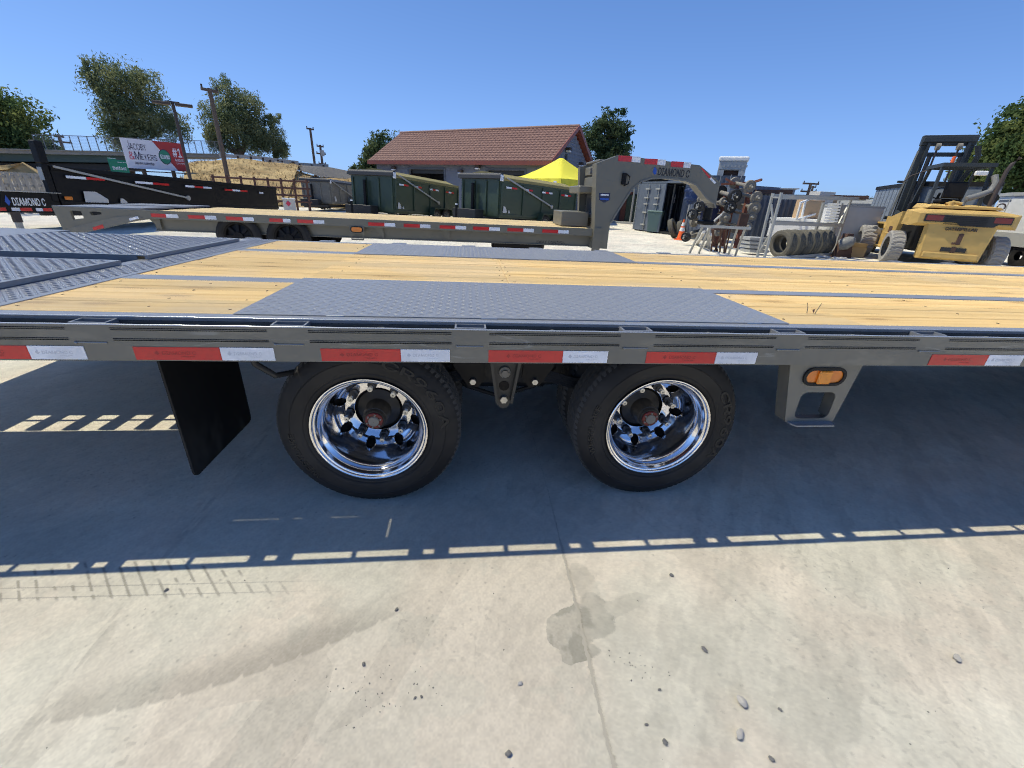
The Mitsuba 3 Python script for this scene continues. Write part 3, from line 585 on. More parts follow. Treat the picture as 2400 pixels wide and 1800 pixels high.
# marker light bracket with step
win = rrect(1.395, 1.555, 0.515, 0.640, 0.028)
br = put('light_bracket', join([prism([(1.295, 0.7795), (1.625, 0.7795), (1.588, 0.500), (1.362, 0.500)], 0.006, (0, 0.0075, 0), (1, 0, 0), (0, 0, 1), [win]),
    prism([(1.295, 0.7795), (1.301, 0.7795), (1.368, 0.500), (1.362, 0.500)], 0.06, (0, 0.068, 0), (1, 0, 0), (0, 0, 1)), prism([(1.619, 0.7795), (1.625, 0.7795), (1.588, 0.500), (1.582, 0.500)], 0.06, (0, 0.068, 0), (1, 0, 0), (0, 0, 1)),
    prism([(1.555, 0.52), (1.561, 0.52), (1.561, 0.636), (1.555, 0.636)], 0.05, (0, 0.058, 0), (1, 0, 0), (0, 0, 1)), prism([(1.389, 0.52), (1.395, 0.52), (1.395, 0.636), (1.389, 0.636)], 0.05, (0, 0.058, 0), (1, 0, 0), (0, 0, 1))]), 'mat_trailer_grey_flat', nt)
put('foot_plate', prism([(1.375, -0.012), (1.39, -0.035), (1.565, -0.035), (1.58, -0.012), (1.58, 0.065), (1.375, 0.065)], 0.006, (0, 0, 0.494), (1, 0, 0), (0, 1, 0)), 'mat_plate_grey', br)
LC, LZ = 1.466, 0.7125
put('light_gasket', prism(oval(LC, LZ, 0.190, 0.080, 14), 0.014, (0, 0.0072, 0), (1, 0, 0), (0, 0, 1), [oval(LC, LZ, 0.166, 0.056, 14)]), 'mat_matte_black', br)
put('amber_lens', prism(oval(LC, LZ, 0.1655, 0.0555, 14), 0.008, (0, 0.0070, 0), (1, 0, 0), (0, 0, 1)), 'mat_amber', br)
put('amber_bulb_housing', box(LC - 0.032, LC + 0.026, -0.012, -0.0012, LZ - 0.031, LZ + 0.0265, 0.004), 'mat_amber_core', br)

M[0] = np.eye(4)
# running gear in the dark between and behind the wheels
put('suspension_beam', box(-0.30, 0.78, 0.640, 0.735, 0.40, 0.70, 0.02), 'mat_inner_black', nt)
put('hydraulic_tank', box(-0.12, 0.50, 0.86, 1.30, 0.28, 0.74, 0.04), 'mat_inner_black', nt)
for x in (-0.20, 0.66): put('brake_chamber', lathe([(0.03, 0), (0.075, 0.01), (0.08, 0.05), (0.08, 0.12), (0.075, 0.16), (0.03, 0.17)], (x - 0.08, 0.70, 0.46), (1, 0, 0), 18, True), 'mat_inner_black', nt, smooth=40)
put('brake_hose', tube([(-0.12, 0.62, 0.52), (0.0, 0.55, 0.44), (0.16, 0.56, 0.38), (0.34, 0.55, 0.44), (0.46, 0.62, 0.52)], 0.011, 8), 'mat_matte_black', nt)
tq = thing('dry_twig', 'small brown dry twig and leaf lying on the right hand planks', 'twig')
q = np.array((1.538, 0.281, 0.915))
put('twig', tube([q + [-0.035, 0.0, 0.003], q + [-0.03, 0.012, 0.028], q + [-0.031, 0.02, 0.045]], 0.0016, 6), 'mat_pole_wood', tq); put('twig', tube([q + [0.004, 0.0, 0.003], q + [0.02, 0.010, 0.022], q + [0.038, 0.02, 0.043]], 0.0016, 6), 'mat_pole_wood', tq)
put('leaf', (np.array([q + [-0.015, 0.02, 0.035], q + [0.002, 0.004, 0.001], q + [0.013, 0.016, 0.02], q + [0.0, 0.018, 0.016]]), np.array([[0, 1, 3], [1, 2, 3]])), 'mat_rust', tq)

# unseen trays, flaps and boxes added to block far-side light under the deck
for x0, x1 in ((-3.1, -1.55), (1.55, 4.1), (4.4, 7.6)):
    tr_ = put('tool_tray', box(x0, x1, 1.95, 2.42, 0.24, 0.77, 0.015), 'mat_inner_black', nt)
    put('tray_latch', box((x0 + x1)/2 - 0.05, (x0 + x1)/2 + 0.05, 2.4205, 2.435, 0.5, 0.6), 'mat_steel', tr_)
for x0, x1 in ((-1.02, -0.86), (0.20, 0.26), (1.33, 1.49)): put('far_mud_flap', box(x0, x0 + 0.012, 1.9, 2.45, 0.12, 0.77), 'mat_matte_black', nt)  # unseen flaps, added as light blockers
put('gear_box', box(-1.0, 1.4, 1.35, 1.75, 0.22, 0.76, 0.02), 'mat_inner_black', nt)  # unseen boxes added to keep light off the ground below
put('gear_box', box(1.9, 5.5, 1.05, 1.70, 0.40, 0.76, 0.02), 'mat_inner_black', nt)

# ---------------------------------------------------------------- the second trailer, a gooseneck parked behind
gt = thing('gooseneck_trailer', 'grey gooseneck flatbed trailer with arched neck parked behind the foreground trailer', 'trailer')
GY = 7.38
GX0, GX1, GZ = -5.893, 2.469, 0.832
put('side_rail', join([box(GX0, GX1 + 0.04, GY, GY + 0.02, 0.69, GZ, 0.004), box(GX0, GX1 + 0.04, GY - 0.004, GY + 0.06, GZ - 0.012, GZ + 0.002)]), 'mat_far_trailer_grey', gt)
put('side_rail', box(GX0, GX1 + 0.04, GY + 2.36, GY + 2.38, 0.69, GZ), 'mat_far_trailer_grey', gt)
put('main_beam', join([box(GX0 + 0.1, GX1 + 0.3, GY + 0.16, GY + 0.18, 0.485, 0.80), box(GX0 + 0.1, GX1 + 0.3, GY + 0.12, GY + 0.24, 0.475, 0.49)]), 'mat_far_trailer_grey', gt)
put('main_beam', join([box(GX0 + 0.1, GX1 + 0.3, GY + 2.18, GY + 2.20, 0.485, 0.80)]), 'mat_far_trailer_grey', gt)
for x in [-1.636, -0.352, 0.948, -5.665]:
    put('gusset', prism([(x - 0.18, 0.688), (x, 0.688), (x, 0.50), (x - 0.02, 0.50)], 0.02, (0, GY + 0.13, 0), (1, 0, 0), (0, 0, 1)), 'mat_far_trailer_grey', gt)
    put('crossmember', box(x - 0.03, x + 0.03, GY + 0.25, GY + 2.1, 0.69, 0.79), 'mat_inner_black', gt)
e = np.linspace(GY + 0.065, GY + 2.355, 14)
for i, (a, b) in enumerate(zip(e[:-1], e[1:])): put('deck_plank', box(GX0 + 0.25, GX1 - 0.02, a + 0.003, b - 0.003, 0.79, GZ - 0.002 + 0.003*(i % 3), 0.004), 'mat_far_wood', gt)
for i, (a, b, c) in enumerate([[-5.714, -5.462, -5.259], [-5.088, -4.802, -4.607], [-4.438, -4.143, -3.953], [-3.678, -3.438, -3.305], [-3.183, -2.894, -2.697], [-1.89, -1.587, -1.387], [-1.224, -0.919, -0.719], [-0.541, -0.238, -0.029], [0.107, 0.417, 0.636], [0.782, 1.103, 1.313], [1.48, 1.8, 2.019]]):
    put('red_reflector', box(a, b, GY - 0.006, GY - 0.001, 0.722, 0.785), 'mat_tape_red', gt); put('white_reflector', box(b + 0.001, c, GY - 0.006, GY - 0.001, 0.722, 0.785), 'mat_tape_white', gt)
tl = put('dovetail', prism([(-7.316, 0.839), (-5.893, 0.832), (-5.778, 0.682), (-6.016, 0.64), (-6.989, 0.395), (-7.265, 0.431)], -0.05, (0, GY, 0), (1, 0, 0), (0, 0, 1), [[(-7.046, 0.777), (-6.862, 0.773), (-6.853, 0.657), (-7.043, 0.627)], [(-6.728, 0.768), (-6.641, 0.778), (-6.534, 0.769), (-6.541, 0.733), (-6.713, 0.708)]]), 'mat_far_trailer_grey', gt)
put('tail_rail', prism([(-7.21, 0.461), (-6.311, 0.701), (-5.988, 0.737), (-5.864, 0.697), (-6.016, 0.64), (-6.992, 0.388)], 0.012, (0, GY - 0.001, 0), (1, 0, 0), (0, 0, 1)), 'mat_trailer_grey_flat', tl)
put('red_reflector', prism([(-6.752, 0.506), (-6.566, 0.566), (-6.563, 0.504), (-6.748, 0.451)], 0.004, (0, GY - 0.0135, 0), (1, 0, 0), (0, 0, 1)), 'mat_tape_red', tl)
put('white_reflector', prism([(-6.092, 0.687), (-5.933, 0.73), (-5.923, 0.69), (-6.094, 0.642)], 0.004, (0, GY - 0.0135, 0), (1, 0, 0), (0, 0, 1)), 'mat_tape_white', tl)
put('ramp', prism([(-7.36, 0.845), (-5.9, 0.86), (-5.9, 0.83), (-7.36, 0.815)], -0.95, (0, GY + 0.06, 0), (1, 0, 0), (0, 0, 1)), 'mat_plate_grey', gt)
put('ramp', prism([(-7.36, 0.845), (-5.9, 0.86), (-5.9, 0.83), (-7.36, 0.815)], -0.95, (0, GY + 1.36, 0), (1, 0, 0), (0, 0, 1)), 'mat_plate_grey', gt)
def simple_wheel(parent, x, y, R, m=None, w=0.24, mats=('mat_rubber', 'mat_black_paint'), out=-1):
    """parked wheel, axis along local y, visible face towards out*y"""
    k = numbered(parent + '__wheel'); m = np.eye(4) if m is None else m
    F = m @ at(x, y, R) @ np.diag([1, -out, 1, 1.0]); s = R/RT
    scene[k + '__tyre'] = {**ty, 'bsdf': {'type': 'ref', 'id': mats[0]}, 'to_world': T((F @ np.diag([s, w/0.205, s, 1])).tolist())}
    rr = 0.243*s
    old = M[0]; M[0] = F
    put('rim', join([lathe([(rr, 0.01), (rr*0.96, 0.0), (rr*0.88, 0.012), (rr*0.82, 0.06), (rr*0.5, 0.045), (rr*0.42, 0.03), (rr*0.36, 0.03), (rr*0.34, -0.01), (0.001, -0.012)], (0, 0, 0), (0, 1, 0), 28)]), mats[1], k, smooth=30)
    put('spokes', join([bar((rr*0.3*math.cos(a), 0.02, rr*0.3*math.sin(a)), (rr*0.9*math.cos(a), 0.035, rr*0.9*math.sin(a)), rr*0.2, 0.02, (0, 1, 0)) for a in np.arange(8)*PI/4]), mats[1], k, kind='stuff')
    M[0] = old
    return k
for x in [-4.315, -3.41]:
    simple_wheel(gt, x, GY + 0.06, 0.42, w=0.25); simple_wheel(gt, x, GY + 2.32, 0.42, w=0.25, out=1)
put('axle', cyl((-4.37, GY + 0.3, 0.42), (-4.37, GY + 2.1, 0.42), 0.05), 'mat_inner_black', gt); put('axle', cyl((-3.45, GY + 0.3, 0.42), (-3.45, GY + 2.1, 0.42), 0.05), 'mat_inner_black', gt)
bx_ = [-2.246, -1.973, -2.209, -2.008]
gb = put('light_bracket', prism([(bx_[0], 0.70), (bx_[1], 0.70), (bx_[1] - 0.02, 0.45), (bx_[0] + 0.02, 0.45)], 0.012, (0, GY - 0.002, 0), (1, 0, 0), (0, 0, 1), [[(bx_[2], 0.48), (bx_[3], 0.48), (bx_[3], 0.575), (bx_[2], 0.575)]]), 'mat_far_trailer_grey', gt)
cx = (bx_[0] + bx_[1])/2
put('amber_lens', prism(oval(cx, 0.645, 0.20, 0.085), 0.014, (0, GY - 0.0142, 0), (1, 0, 0), (0, 0, 1)), 'mat_amber', gb)
put('light_gasket', prism(oval(cx, 0.645, 0.24, 0.115), 0.010, (0, GY - 0.0142, 0), (1, 0, 0), (0, 0, 1), [oval(cx, 0.645, 0.202, 0.087)]), 'mat_matte_black', gb)
NK = [(2.493, 0.467), (2.537, 0.819), (2.433, 2.002), (2.841, 2.158), (4.335, 2.076), (4.479, 2.069), (4.969, 1.792), (4.99, 1.326), (4.931, 1.41), (4.764, 1.488), (4.476, 1.727), (4.257, 1.789), (3.8, 1.814), (3.545, 1.792), (3.346, 1.726), (3.184, 1.575), (2.962, 1.177), (2.852, 0.953), (2.84, 0.83), (2.844, 0.456)]
put('neck', prism(NK, -0.30, (0, GY - 0.02, 0), (1, 0, 0), (0, 0, 1)), 'mat_far_trailer_grey', gt)
arc = NK[7:18]
put('neck_rib', join([bar((*p[:1], GY - 0.030, p[1]), (*q[:1], GY - 0.030, q[1]), 0.02, 0.03) for p, q in zip(arc[:-1], arc[1:])]), 'mat_trailer_grey_flat', gt)
put('neck_riser', prism([NK[0], NK[1], NK[2], NK[3], (NK[3][0] + 0.25, NK[3][1] - 0.01)] + NK[15:20], -0.16, (0, GY + 1.30, 0), (1, 0, 0), (0, 0, 1)), 'mat_far_trailer_grey', gt)
nx = NK[1][0]
for z0, z1, mm in ((2.06, 2.10, 'mat_trailer_grey_flat'), (1.84, 2.0, 'mat_far_trailer_grey'), (1.62, 1.80, 'mat_far_trailer_grey'), (1.02, 1.10, 'mat_trailer_grey_flat')):
    put('neck_crossbar', box(nx + 0.02, nx + 0.12, GY + 0.285, GY + 1.295, z0, z1, 0.01), mm, gt)
put('winch_box', box(nx - 0.32, nx + 0.0, GY + 0.30, GY + 1.2, 1.48, 1.62, 0.02), 'mat_far_trailer_grey', gt)
put('neck_plate', box(nx + 0.10, nx + 0.118, GY + 0.285, GY + 1.295, 0.84, 1.61), 'mat_inner_black', gt)
put('tool_box', box(nx - 0.62, nx - 0.05, GY + 0.35, GY + 1.25, 0.845, 1.13, 0.012), 'mat_far_trailer_grey', gt)
put('white_reflector', box(nx + 0.005, nx + 0.018, GY + 0.20, GY + 0.50, 1.88, 1.96), 'mat_tape_white', gt)
put('tail_lamp', box(nx + 0.003, nx + 0.018, GY + 0.62, GY + 0.80, 1.86, 1.96), 'mat_black_ink', gt)
put('hose_hook', join([box(nx + 0.42, nx + 0.50, GY - 0.06, GY - 0.021, 1.66, 1.86), tube([(nx + 0.50, GY - 0.06, 1.84), (nx + 0.56, GY - 0.07, 1.80), (nx + 0.55, GY - 0.07, 1.68), (nx + 0.47, GY - 0.06, 1.64)], 0.012)]), 'mat_black_paint', gt)
put('landing_leg', join([box(nx - 0.02, nx + 0.14, GY - 0.06, GY - 0.021, 0.40, 0.85), box(nx + 0.0, nx + 0.12, GY - 0.05, GY + 0.06, 0.03, 0.395), box(nx - 0.06, nx + 0.18, GY - 0.12, GY + 0.12, 0.0, 0.03)]), 'mat_far_trailer_grey', gt)
put('landing_leg', join([box(nx - 0.98, nx - 0.86, GY + 1.2, GY + 1.32, 0.03, 0.70)]), 'mat_inner_black', gt)
put('coupler', join([cyl((NK[7][0] - 0.10, GY + 0.05, NK[7][1]), (NK[7][0] - 0.10, GY + 0.05, NK[7][1] - 0.24), 0.085, n=20), box(NK[7][0] - 0.22, NK[7][0] + 0.03, GY - 0.06, GY + 0.2, NK[7][1] - 0.33, NK[7][1] - 0.2405, 0.02)]), 'mat_black_paint', gt)
put('air_tank', lathe([(0.05, 0), (0.12, 0.05), (0.13, 0.1), (0.13, 1.0), (0.12, 1.05), (0.05, 1.1)], (nx - 2.05, GY + 0.3, 0.45), (1, 0, 0), 20, True), 'mat_black_paint', gt, smooth=40)
for i, (a, b, c) in enumerate([[(2.839, 2.103), (3.103, 2.105), (3.277, 2.1)], [(3.364, 2.079), (3.617, 2.082), (3.781, 2.077)], [(3.896, 2.063), (4.145, 2.06), (4.296, 2.057)]]):
    h = 0.048
    for p, q, mm, nm in ((a, b, 'mat_tape_red', 'red_reflector'), ((b[0] + 0.002, b[1]), c, 'mat_tape_white', 'white_reflector')):
        put(nm, prism([(p[0], p[1] - h), (q[0], q[1] - h), (q[0], q[1] + h), (p[0], p[1] + h)], 0.004, (0, GY - 0.0205, 0), (1, 0, 0), (0, 0, 1)), mm, gt)
put('red_reflector', prism([(4.508, 2.024), (4.56, 2.012), (4.755, 1.874), (4.725, 1.85)], 0.004, (0, GY - 0.0205, 0), (1, 0, 0), (0, 0, 1)), 'mat_tape_red', gt)
put('white_reflector', prism([(4.728, 1.848), (4.758, 1.872), (4.886, 1.787), (4.857, 1.757)], 0.004, (0, GY - 0.0205, 0), (1, 0, 0), (0, 0, 1)), 'mat_tape_white', gt)
ta, tb = [(3.653, 1.861), (4.294, 1.845)]
tu = np.array([tb[0] - ta[0], 0, tb[1] - ta[1]]); tlen = np.linalg.norm(tu); tu /= tlen; tw = np.array([-tu[2], 0, tu[0]])
put('trailer_lettering', text('DIAMOND C', 0.125, (ta[0], GY - 0.0208, ta[1]), tu, tw, 0.003, True, tlen), 'mat_black_ink', gt)
put('drop_emblem', prism([(3.582, 1.998), (3.63, 1.946), (3.629, 1.874), (3.599, 1.861), (3.56, 1.897), (3.559, 1.951)], 0.003, (0, GY - 0.0205, 0), (1, 0, 0), (0, 0, 1)), 'mat_blue_ink', gt)
put('shield_badge', prism([(2.544, 1.492), (2.766, 1.498), (2.768, 1.371), (2.671, 1.322), (2.563, 1.369)], 0.003, (0, GY - 0.0205, 0), (1, 0, 0), (0, 0, 1)), 'mat_navy', gt)
put('shield_stripe', prism([(2.574, 1.404), (2.758, 1.404), (2.75, 1.37), (2.578, 1.374)], 0.002, (0, GY - 0.0236, 0), (1, 0, 0), (0, 0, 1)), 'mat_blue_ink', gt)
put('shield_stripe', prism([(2.58, 1.476), (2.742, 1.478), (2.739, 1.45), (2.584, 1.446)], 0.002, (0, GY - 0.0236, 0), (1, 0, 0), (0, 0, 1)), 'mat_tape_white', gt)
sa, sb = [(1.399, 0.502), (1.998, 0.505)]
su = np.array([sb[0] - sa[0], 0, sb[1] - sa[1]]); sl = np.linalg.norm(su); su /= sl
put('trailer_lettering', text('SWAY CONTROL', 0.055, (sa[0], GY + 0.158, sa[1]), su, np.array([-su[2], 0, su[0]]), 0.002, False, sl), 'mat_black_ink', gt)

# ---------------------------------------------------------------- dump trailers
def ax6(x, y, z, yaw, tilt):
    a = np.array([math.cos(yaw)*math.cos(tilt), math.sin(yaw)*math.cos(tilt), -math.sin(tilt)]); s = np.array([-math.sin(yaw), math.cos(yaw), 0])
    return at(x, y, z, cols=[a, s, np.cross(a, s)])
def dumper(lab, q, body, nrib, tapes, tarp, wheel_at, R, wz, rim='mat_trailer_grey_flat', arm=(0.05, 1.30, 0.62, 0.38)):
    x, y, z, yaw, tilt, L, W, H = q
    t = thing('dump_trailer', lab, 'trailer'); m = ax6(x, y, z, yaw, tilt); M[0] = m; w = 0.04
    put('side_wall', join([box(0, L, 0, w, 0, H), box(0, L, -0.03, 0, H - 0.10, H + 0.005, 0.008), box(0, L, -0.025, 0, 0, 0.08, 0.008)]), body, t)
    for i in range(nrib + 1 if nrib < 6 else 0): 
        xa = 0.02 + (L - 0.12)*i/nrib; put('wall_rib', box(xa, xa + 0.09, -0.045, -0.001, 0.082, H - 0.102, 0.008), body, t)
    lo_ = H if nrib < 6 else 0.22
    put('side_wall', box(0, L, W - w, W, 0, lo_), body, t)
    put('front_wall', box(-0.002, w, w, W - w, 0, lo_), body, t)
    if nrib < 6:
        for b in np.linspace(0.05, W - 0.13, 4): put('front_rib', box(-0.05, -0.003, b, b + 0.08, 0.05, H - 0.05, 0.006), body, t)
    put('floor', box(w, L, w, W - w, -0.06, 0.0), body, t)
    put('tailgate', box(L - 0.05, L, w, W - w, 0.0, H), body, t)
    put('chassis', join([box(-0.2, L - 0.1, 0.35, 0.45, -0.28, -0.10), box(-0.2, L - 0.1, W - 0.45, W - 0.35, -0.28, -0.10)]), 'mat_inner_black', t)
    if tarp:
        put('tarp_roll', join([lathe([(0.10, 0), (0.10, W + 0.1)], (-0.02, -0.05, H + 0.10), (0, 1, 0), 16, True), box(-0.14, 0.10, -0.06, W + 0.06, H + 0.02, H + 0.10)]), 'mat_dark_tarp', t, smooth=40)
        put('tarp', prism([(-0.02, 0.05), (W*0.25, 0.22), (W*0.5, 0.27), (W*0.75, 0.22), (W + 0.02, 0.05), (W*0.5, 0.07)], L*0.93, (0.08, 0, H), (0, 1, 0), (0, 0, 1)), tarp, t)
        put('tarp_edge', box(0.1, L - 0.05, -0.045, -0.005, H - 0.03, H + 0.07, 0.01), tarp, t)
        put('tarp_bracket', box(-0.10, 0.06, -0.075, -0.031, H - 0.06, H + 0.14, 0.01), 'mat_tape_white', t)
    a0, h0, a1, h1 = arm
    put('tarp_arm', join([bar((a0*L, -0.07, H*h0 if h0 < 1 else H + 0.06), (a1*L, -0.07, H*h1), 0.035, 0.05), lathe([(0.03, -0.02), (0.075, -0.02), (0.075, 0.02), (0.03, 0.02)], (a1*L, -0.07, H*h1), (0, 1, 0), 14, True)]), 'mat_galvanized', t)
    for i, (u0, u1, v, cols) in enumerate(tapes):
        n = len(cols)
        for k, c in enumerate(cols):
            a, b = u0 + (u1 - u0)*k/n, u0 + (u1 - u0)*(k + 1)/n
            if c != '.': put('red_reflector' if c == 'r' else 'white_reflector', box(a*L, b*L - 0.004, -0.0535, -0.0465, v*H - 0.03, v*H + 0.03), 'mat_tape_red' if c == 'r' else 'mat_tape_white', t)
    M[0] = np.eye(4)
    return t, m, (L, W, H)
def to_world(m, p): return m[:3, :3] @ np.array(p, float) + m[:3, 3]
def dump_running_gear(t, m, dims, R, us, body, front=0.9):
    L, W, H = dims; yaw = math.atan2(m[1, 0], m[0, 0])
    for u in us:
        p = to_world(m, (u*L, -0.02, 0)); m2 = at(p[0], p[1], 0, yaw)
        simple_wheel(t, 0, -0.16, R, m=m2, w=0.22, mats=('mat_rubber', 'mat_trailer_grey_flat'))
        p = to_world(m, (u*L, W + 0.02, 0)); simple_wheel(t, 0, 0.16, R, m=at(p[0], p[1], 0, yaw), w=0.22, mats=('mat_rubber', 'mat_trailer_grey_flat'), out=1)
    M[0] = m
    ua, ub = us[0]*L - 0.42, us[-1]*L + 0.42; zf = 2*R - m[2, 3] + 0.05 + us[0]*L*0.03
    put('fender', prism([(ua, zf - 0.28), (ua + 0.12, zf), (ub - 0.12, zf), (ub, zf - 0.28), (ub - 0.03, zf - 0.28), (ub - 0.14, zf - 0.03), (ua + 0.14, zf - 0.03), (ua + 0.03, zf - 0.28)], 0.24, (0, -0.046, 0), (1, 0, 0), (0, 0, 1)), body, t)
    put('hydraulic_post', cyl((-0.16, W*0.62, -0.25), (-0.16, W*0.62, H*0.88), 0.06, n=14), 'mat_black_paint', t, smooth=40)
    put('pump_box', box(-0.55, -0.10, W*0.35, W*0.95, -0.25, 0.18, 0.01), 'mat_inner_black', t)
    put('tongue', join([bar((-0.15, 0.25, -0.2), (-1.35, W/2 - 0.05, -0.22), 0.07, 0.14), bar((-0.15, W - 0.25, -0.2), (-1.35, W/2 + 0.05, -0.22), 0.07, 0.14), box(-1.65, -1.30, W/2 - 0.05, W/2 + 0.05, -0.30, -0.14)]), 'mat_inner_black', t)
    zg = -m[2, 3] - 0.03
    put('jack', join([cyl((-1.20, W/2, zg + 0.02), (-1.20, W/2, 0.28), 0.04, n=12), cyl((-1.20, W/2, zg), (-1.20, W/2, zg + 0.02), 0.10, n=12)]), 'mat_black_paint', t, smooth=40)
    put('jack_cap', cyl((-1.20, W/2, 0.281), (-1.20, W/2, 0.33), 0.045, n=12), 'mat_tape_white', t)
    M[0] = np.eye(4)
def decals(t, m, H, spots):
    M[0] = m
    for a, v, w, h in spots: put('white_decal', prism([(a, v), (a + w, v), (a + w, v + h*0.35), (a + w*0.55, v + h), (a + 0.03, v + h)], 0.004, (0, -0.0465, 0), (1, 0, 0), (0, 0, 1)), 'mat_dull_white', t)
    M[0] = np.eye(4)
tps = [(0.05, 0.17, 0.80, 'wr'), (0.26, 0.36, 0.80, 'wr'), (0.48, 0.62, 0.79, 'wrw'), (0.75, 0.90, 0.78, 'rwr')]
t, m, dm = dumper('dark green dump trailer, left of the two green ones, by the workshop bay', (-2.76, 16.27, 0.64, 1.09, 0.04, 4.97, 1.99, 1.22), 'mat_green_paint', 4, tps, 'mat_olive_tarp', 0, 0.4, 0)
dump_running_gear(t, m, dm, 0.38, (0.55, 0.72), 'mat_green_paint'); decals(t, m, 1.22, [(0.12, 0.12, 0.22, 0.22), (0.42, 0.12, 0.1, 0.1)])
t, m, dm = dumper('dark green dump trailer in front of the yellow canopy, beside the gooseneck', (1.14, 14.92, 0.70, 0.78, 0.03, 5.08, 1.97, 1.21), 'mat_green_paint', 4, tps, 'mat_olive_tarp', 0, 0.4, 0)
dump_running_gear(t, m, dm, 0.38, (0.52, 0.69), 'mat_green_paint'); decals(t, m, 1.21, [(0.12, 0.12, 0.22, 0.22), (0.42, 0.12, 0.1, 0.1)])
t, m, dm = dumper('small charcoal dump trailer between the black trailer and the green ones', (-8.61, 28.78, 0.52, 1.41, 0.02, 4.88, 1.89, 1.2), 'mat_trailer_grey', 4, [(0.3, 0.36, 0.72, 'w'), (0.66, 0.72, 0.72, 'w')], 'mat_dark_tarp', 0, 0.4, 0)
dump_running_gear(t, m, dm, 0.38, (0.55, 0.72), 'mat_trailer_grey'); decals(t, m, 1.2, [(0.3, 0.1, 0.3, 0.3)])
t, m, dm = dumper('long black dump trailer with silver tarp arm and white lettering on its neck', (-9.93, 10.82, 0.70, 1.38, 0.03, 8.81, 2.3, 0.85), 'mat_black_paint', 6, [(0.03, 0.14, 0.74, 'wr'), (0.24, 0.37, 0.74, 'wr'), (0.44, 0.57, 0.74, 'wrw'), (0.64, 0.78, 0.72, 'rwr'), (0.86, 0.89, 0.70, 'w')], None, 0, 0.4, 0, arm=(0.004, 0.98, 0.44, 0.32))
decals(t, m, 0.85, [(0.55, 0.06, 0.62, 0.26), (1.5, 0.06, 0.2, 0.12)])
M[0] = m
W = 2.3
put('neck_beam', box(-2.7, 0.0, 0.02, 0.16, -0.20, 0.235, 0.012), 'mat_black_paint', t)
put('neck_beam', box(-2.7, 0.0, W - 0.16, W - 0.02, -0.20, 0.235, 0.012), 'mat_black_paint', t)
put('neck_cap', box(-2.72, 0.06, -0.02, 0.20, 0.2355, 0.255, 0.004), 'mat_steel', t)
put('neck_crossbar', box(-1.6, -1.5, 0.165, W - 0.165, -0.15, 0.15), 'mat_inner_black', t)
put('trailer_lettering', text('DIAMOND C', 0.155, (-1.0, 0.0195, -0.045), (1, 0, 0), (0, 0, 1), 0.004, True, 0.66), 'mat_white_paint', t)
put('drop_emblem', prism([(-1.13, 0.03), (-1.08, -0.06), (-1.03, 0.03), (-1.08, 0.16)], 0.004, (0, 0.0195, 0), (1, 0, 0), (0, 0, 1)), 'mat_blue_ink', t)
for a, b, c in ((-1.5, -1.16, 'mat_tape_red'), (-1.06, -0.90, 'mat_tape_white'), (-0.89, -0.66, 'mat_tape_red'), (-0.58, -0.44, 'mat_tape_white'), (-0.43, -0.24, 'mat_tape_red')):
    put('red_reflector' if 'red' in c else 'white_reflector', box(a, b, 0.0155, 0.0195, -0.165, -0.095), c, t)
put('amber_lens', box(0.08, 0.26, -0.052, -0.0465, 0.10, 0.18), 'mat_amber', t)
put('tarp_post', join([box(-0.16, -0.02, 0.0, 0.12, 0.06, 1.30, 0.01), box(-0.18, 0.0, -0.04, 0.14, 0.88, 1.36, 0.02)]), 'mat_black_paint', t)
put('latch_plate', box(-0.175, -0.165, 0.02, 0.13, 0.52, 0.80), 'mat_galvanized', t)
zg = -m[2, 3]
put('jack', join([box(-1.12, -0.98, -0.06, 0.018, zg + 0.3, -0.18)]), 'mat_pole_bronze', t)
put('jack', join([box(-1.105, -0.995, -0.05, 0.01, zg - 0.09, zg + 0.2995), box(-1.2, -0.9, -0.12, 0.08, zg - 0.11, zg - 0.0905)]), 'mat_galvanized', t)
M[0] = np.eye(4)
yawb = math.atan2(m[1, 0], m[0, 0])
for u in (0.62, 0.74):
    p = to_world(m, (u*8.81, 0.15, 0)); simple_wheel(t, 0, 0, 0.36, m=at(p[0], p[1], 0, yawb), w=0.22)
    p = to_world(m, (u*8.81, 2.15, 0)); simple_wheel(t, 0, 0, 0.36, m=at(p[0], p[1], 0, yawb), w=0.22, out=1)

# ---------------------------------------------------------------- hill, road, overpass
def surf(rows, name, mat_, disp=0.0, seed=1, **k):
    """a sheet through rows of 3-D points (each row the same number)"""
    R = np.array(rows, float); nr, nc = R.shape[:2]
    ui, vi = np.linspace(0, nr - 1, (nr - 1)*14 + 1), np.linspace(0, nc - 1, (nc - 1)*22 + 1)
    A = np.stack([np.stack([np.interp(vi, np.arange(nc), R[i, :, c]) for c in range(3)], -1) for i in range(nr)])
    B = np.stack([np.stack([np.interp(ui, np.arange(nr), A[:, j, c]) for c in range(3)], -1) for j in range(A.shape[1])], 1)
    v = B.reshape(-1, 3).copy()
    if disp: v[:, 2] += disp*(meshkit.fbm(v*np.array([0.6, 0.6, 0.2]), 4, seed) - 0.5)
    n, m_ = len(ui), len(vi); i, j = np.meshgrid(np.arange(n - 1), np.arange(m_ - 1), indexing='ij')
    a, b, c, d = i*m_ + j, i*m_ + j + 1, (i + 1)*m_ + j + 1, (i + 1)*m_ + j
    put(name, (v, np.vstack([np.stack([a, b, c], -1).reshape(-1, 3), np.stack([a, c, d], -1).reshape(-1, 3)])), mat_, smooth=True, kind='structure', **k)
    return v
crest = [(-24.33, 42.262, 2.808), (-23.265, 42.838, 3.056), (-20.434, 44.214, 3.531), (-16.194, 45.885, 3.326), (-17.676, 45.352, 3.079), (-14.709, 46.368, 2.416), (-11.68, 47.197, 2.368), (-7.549, 48.007, 2.128), (-2.81, 48.501, 2.063)]
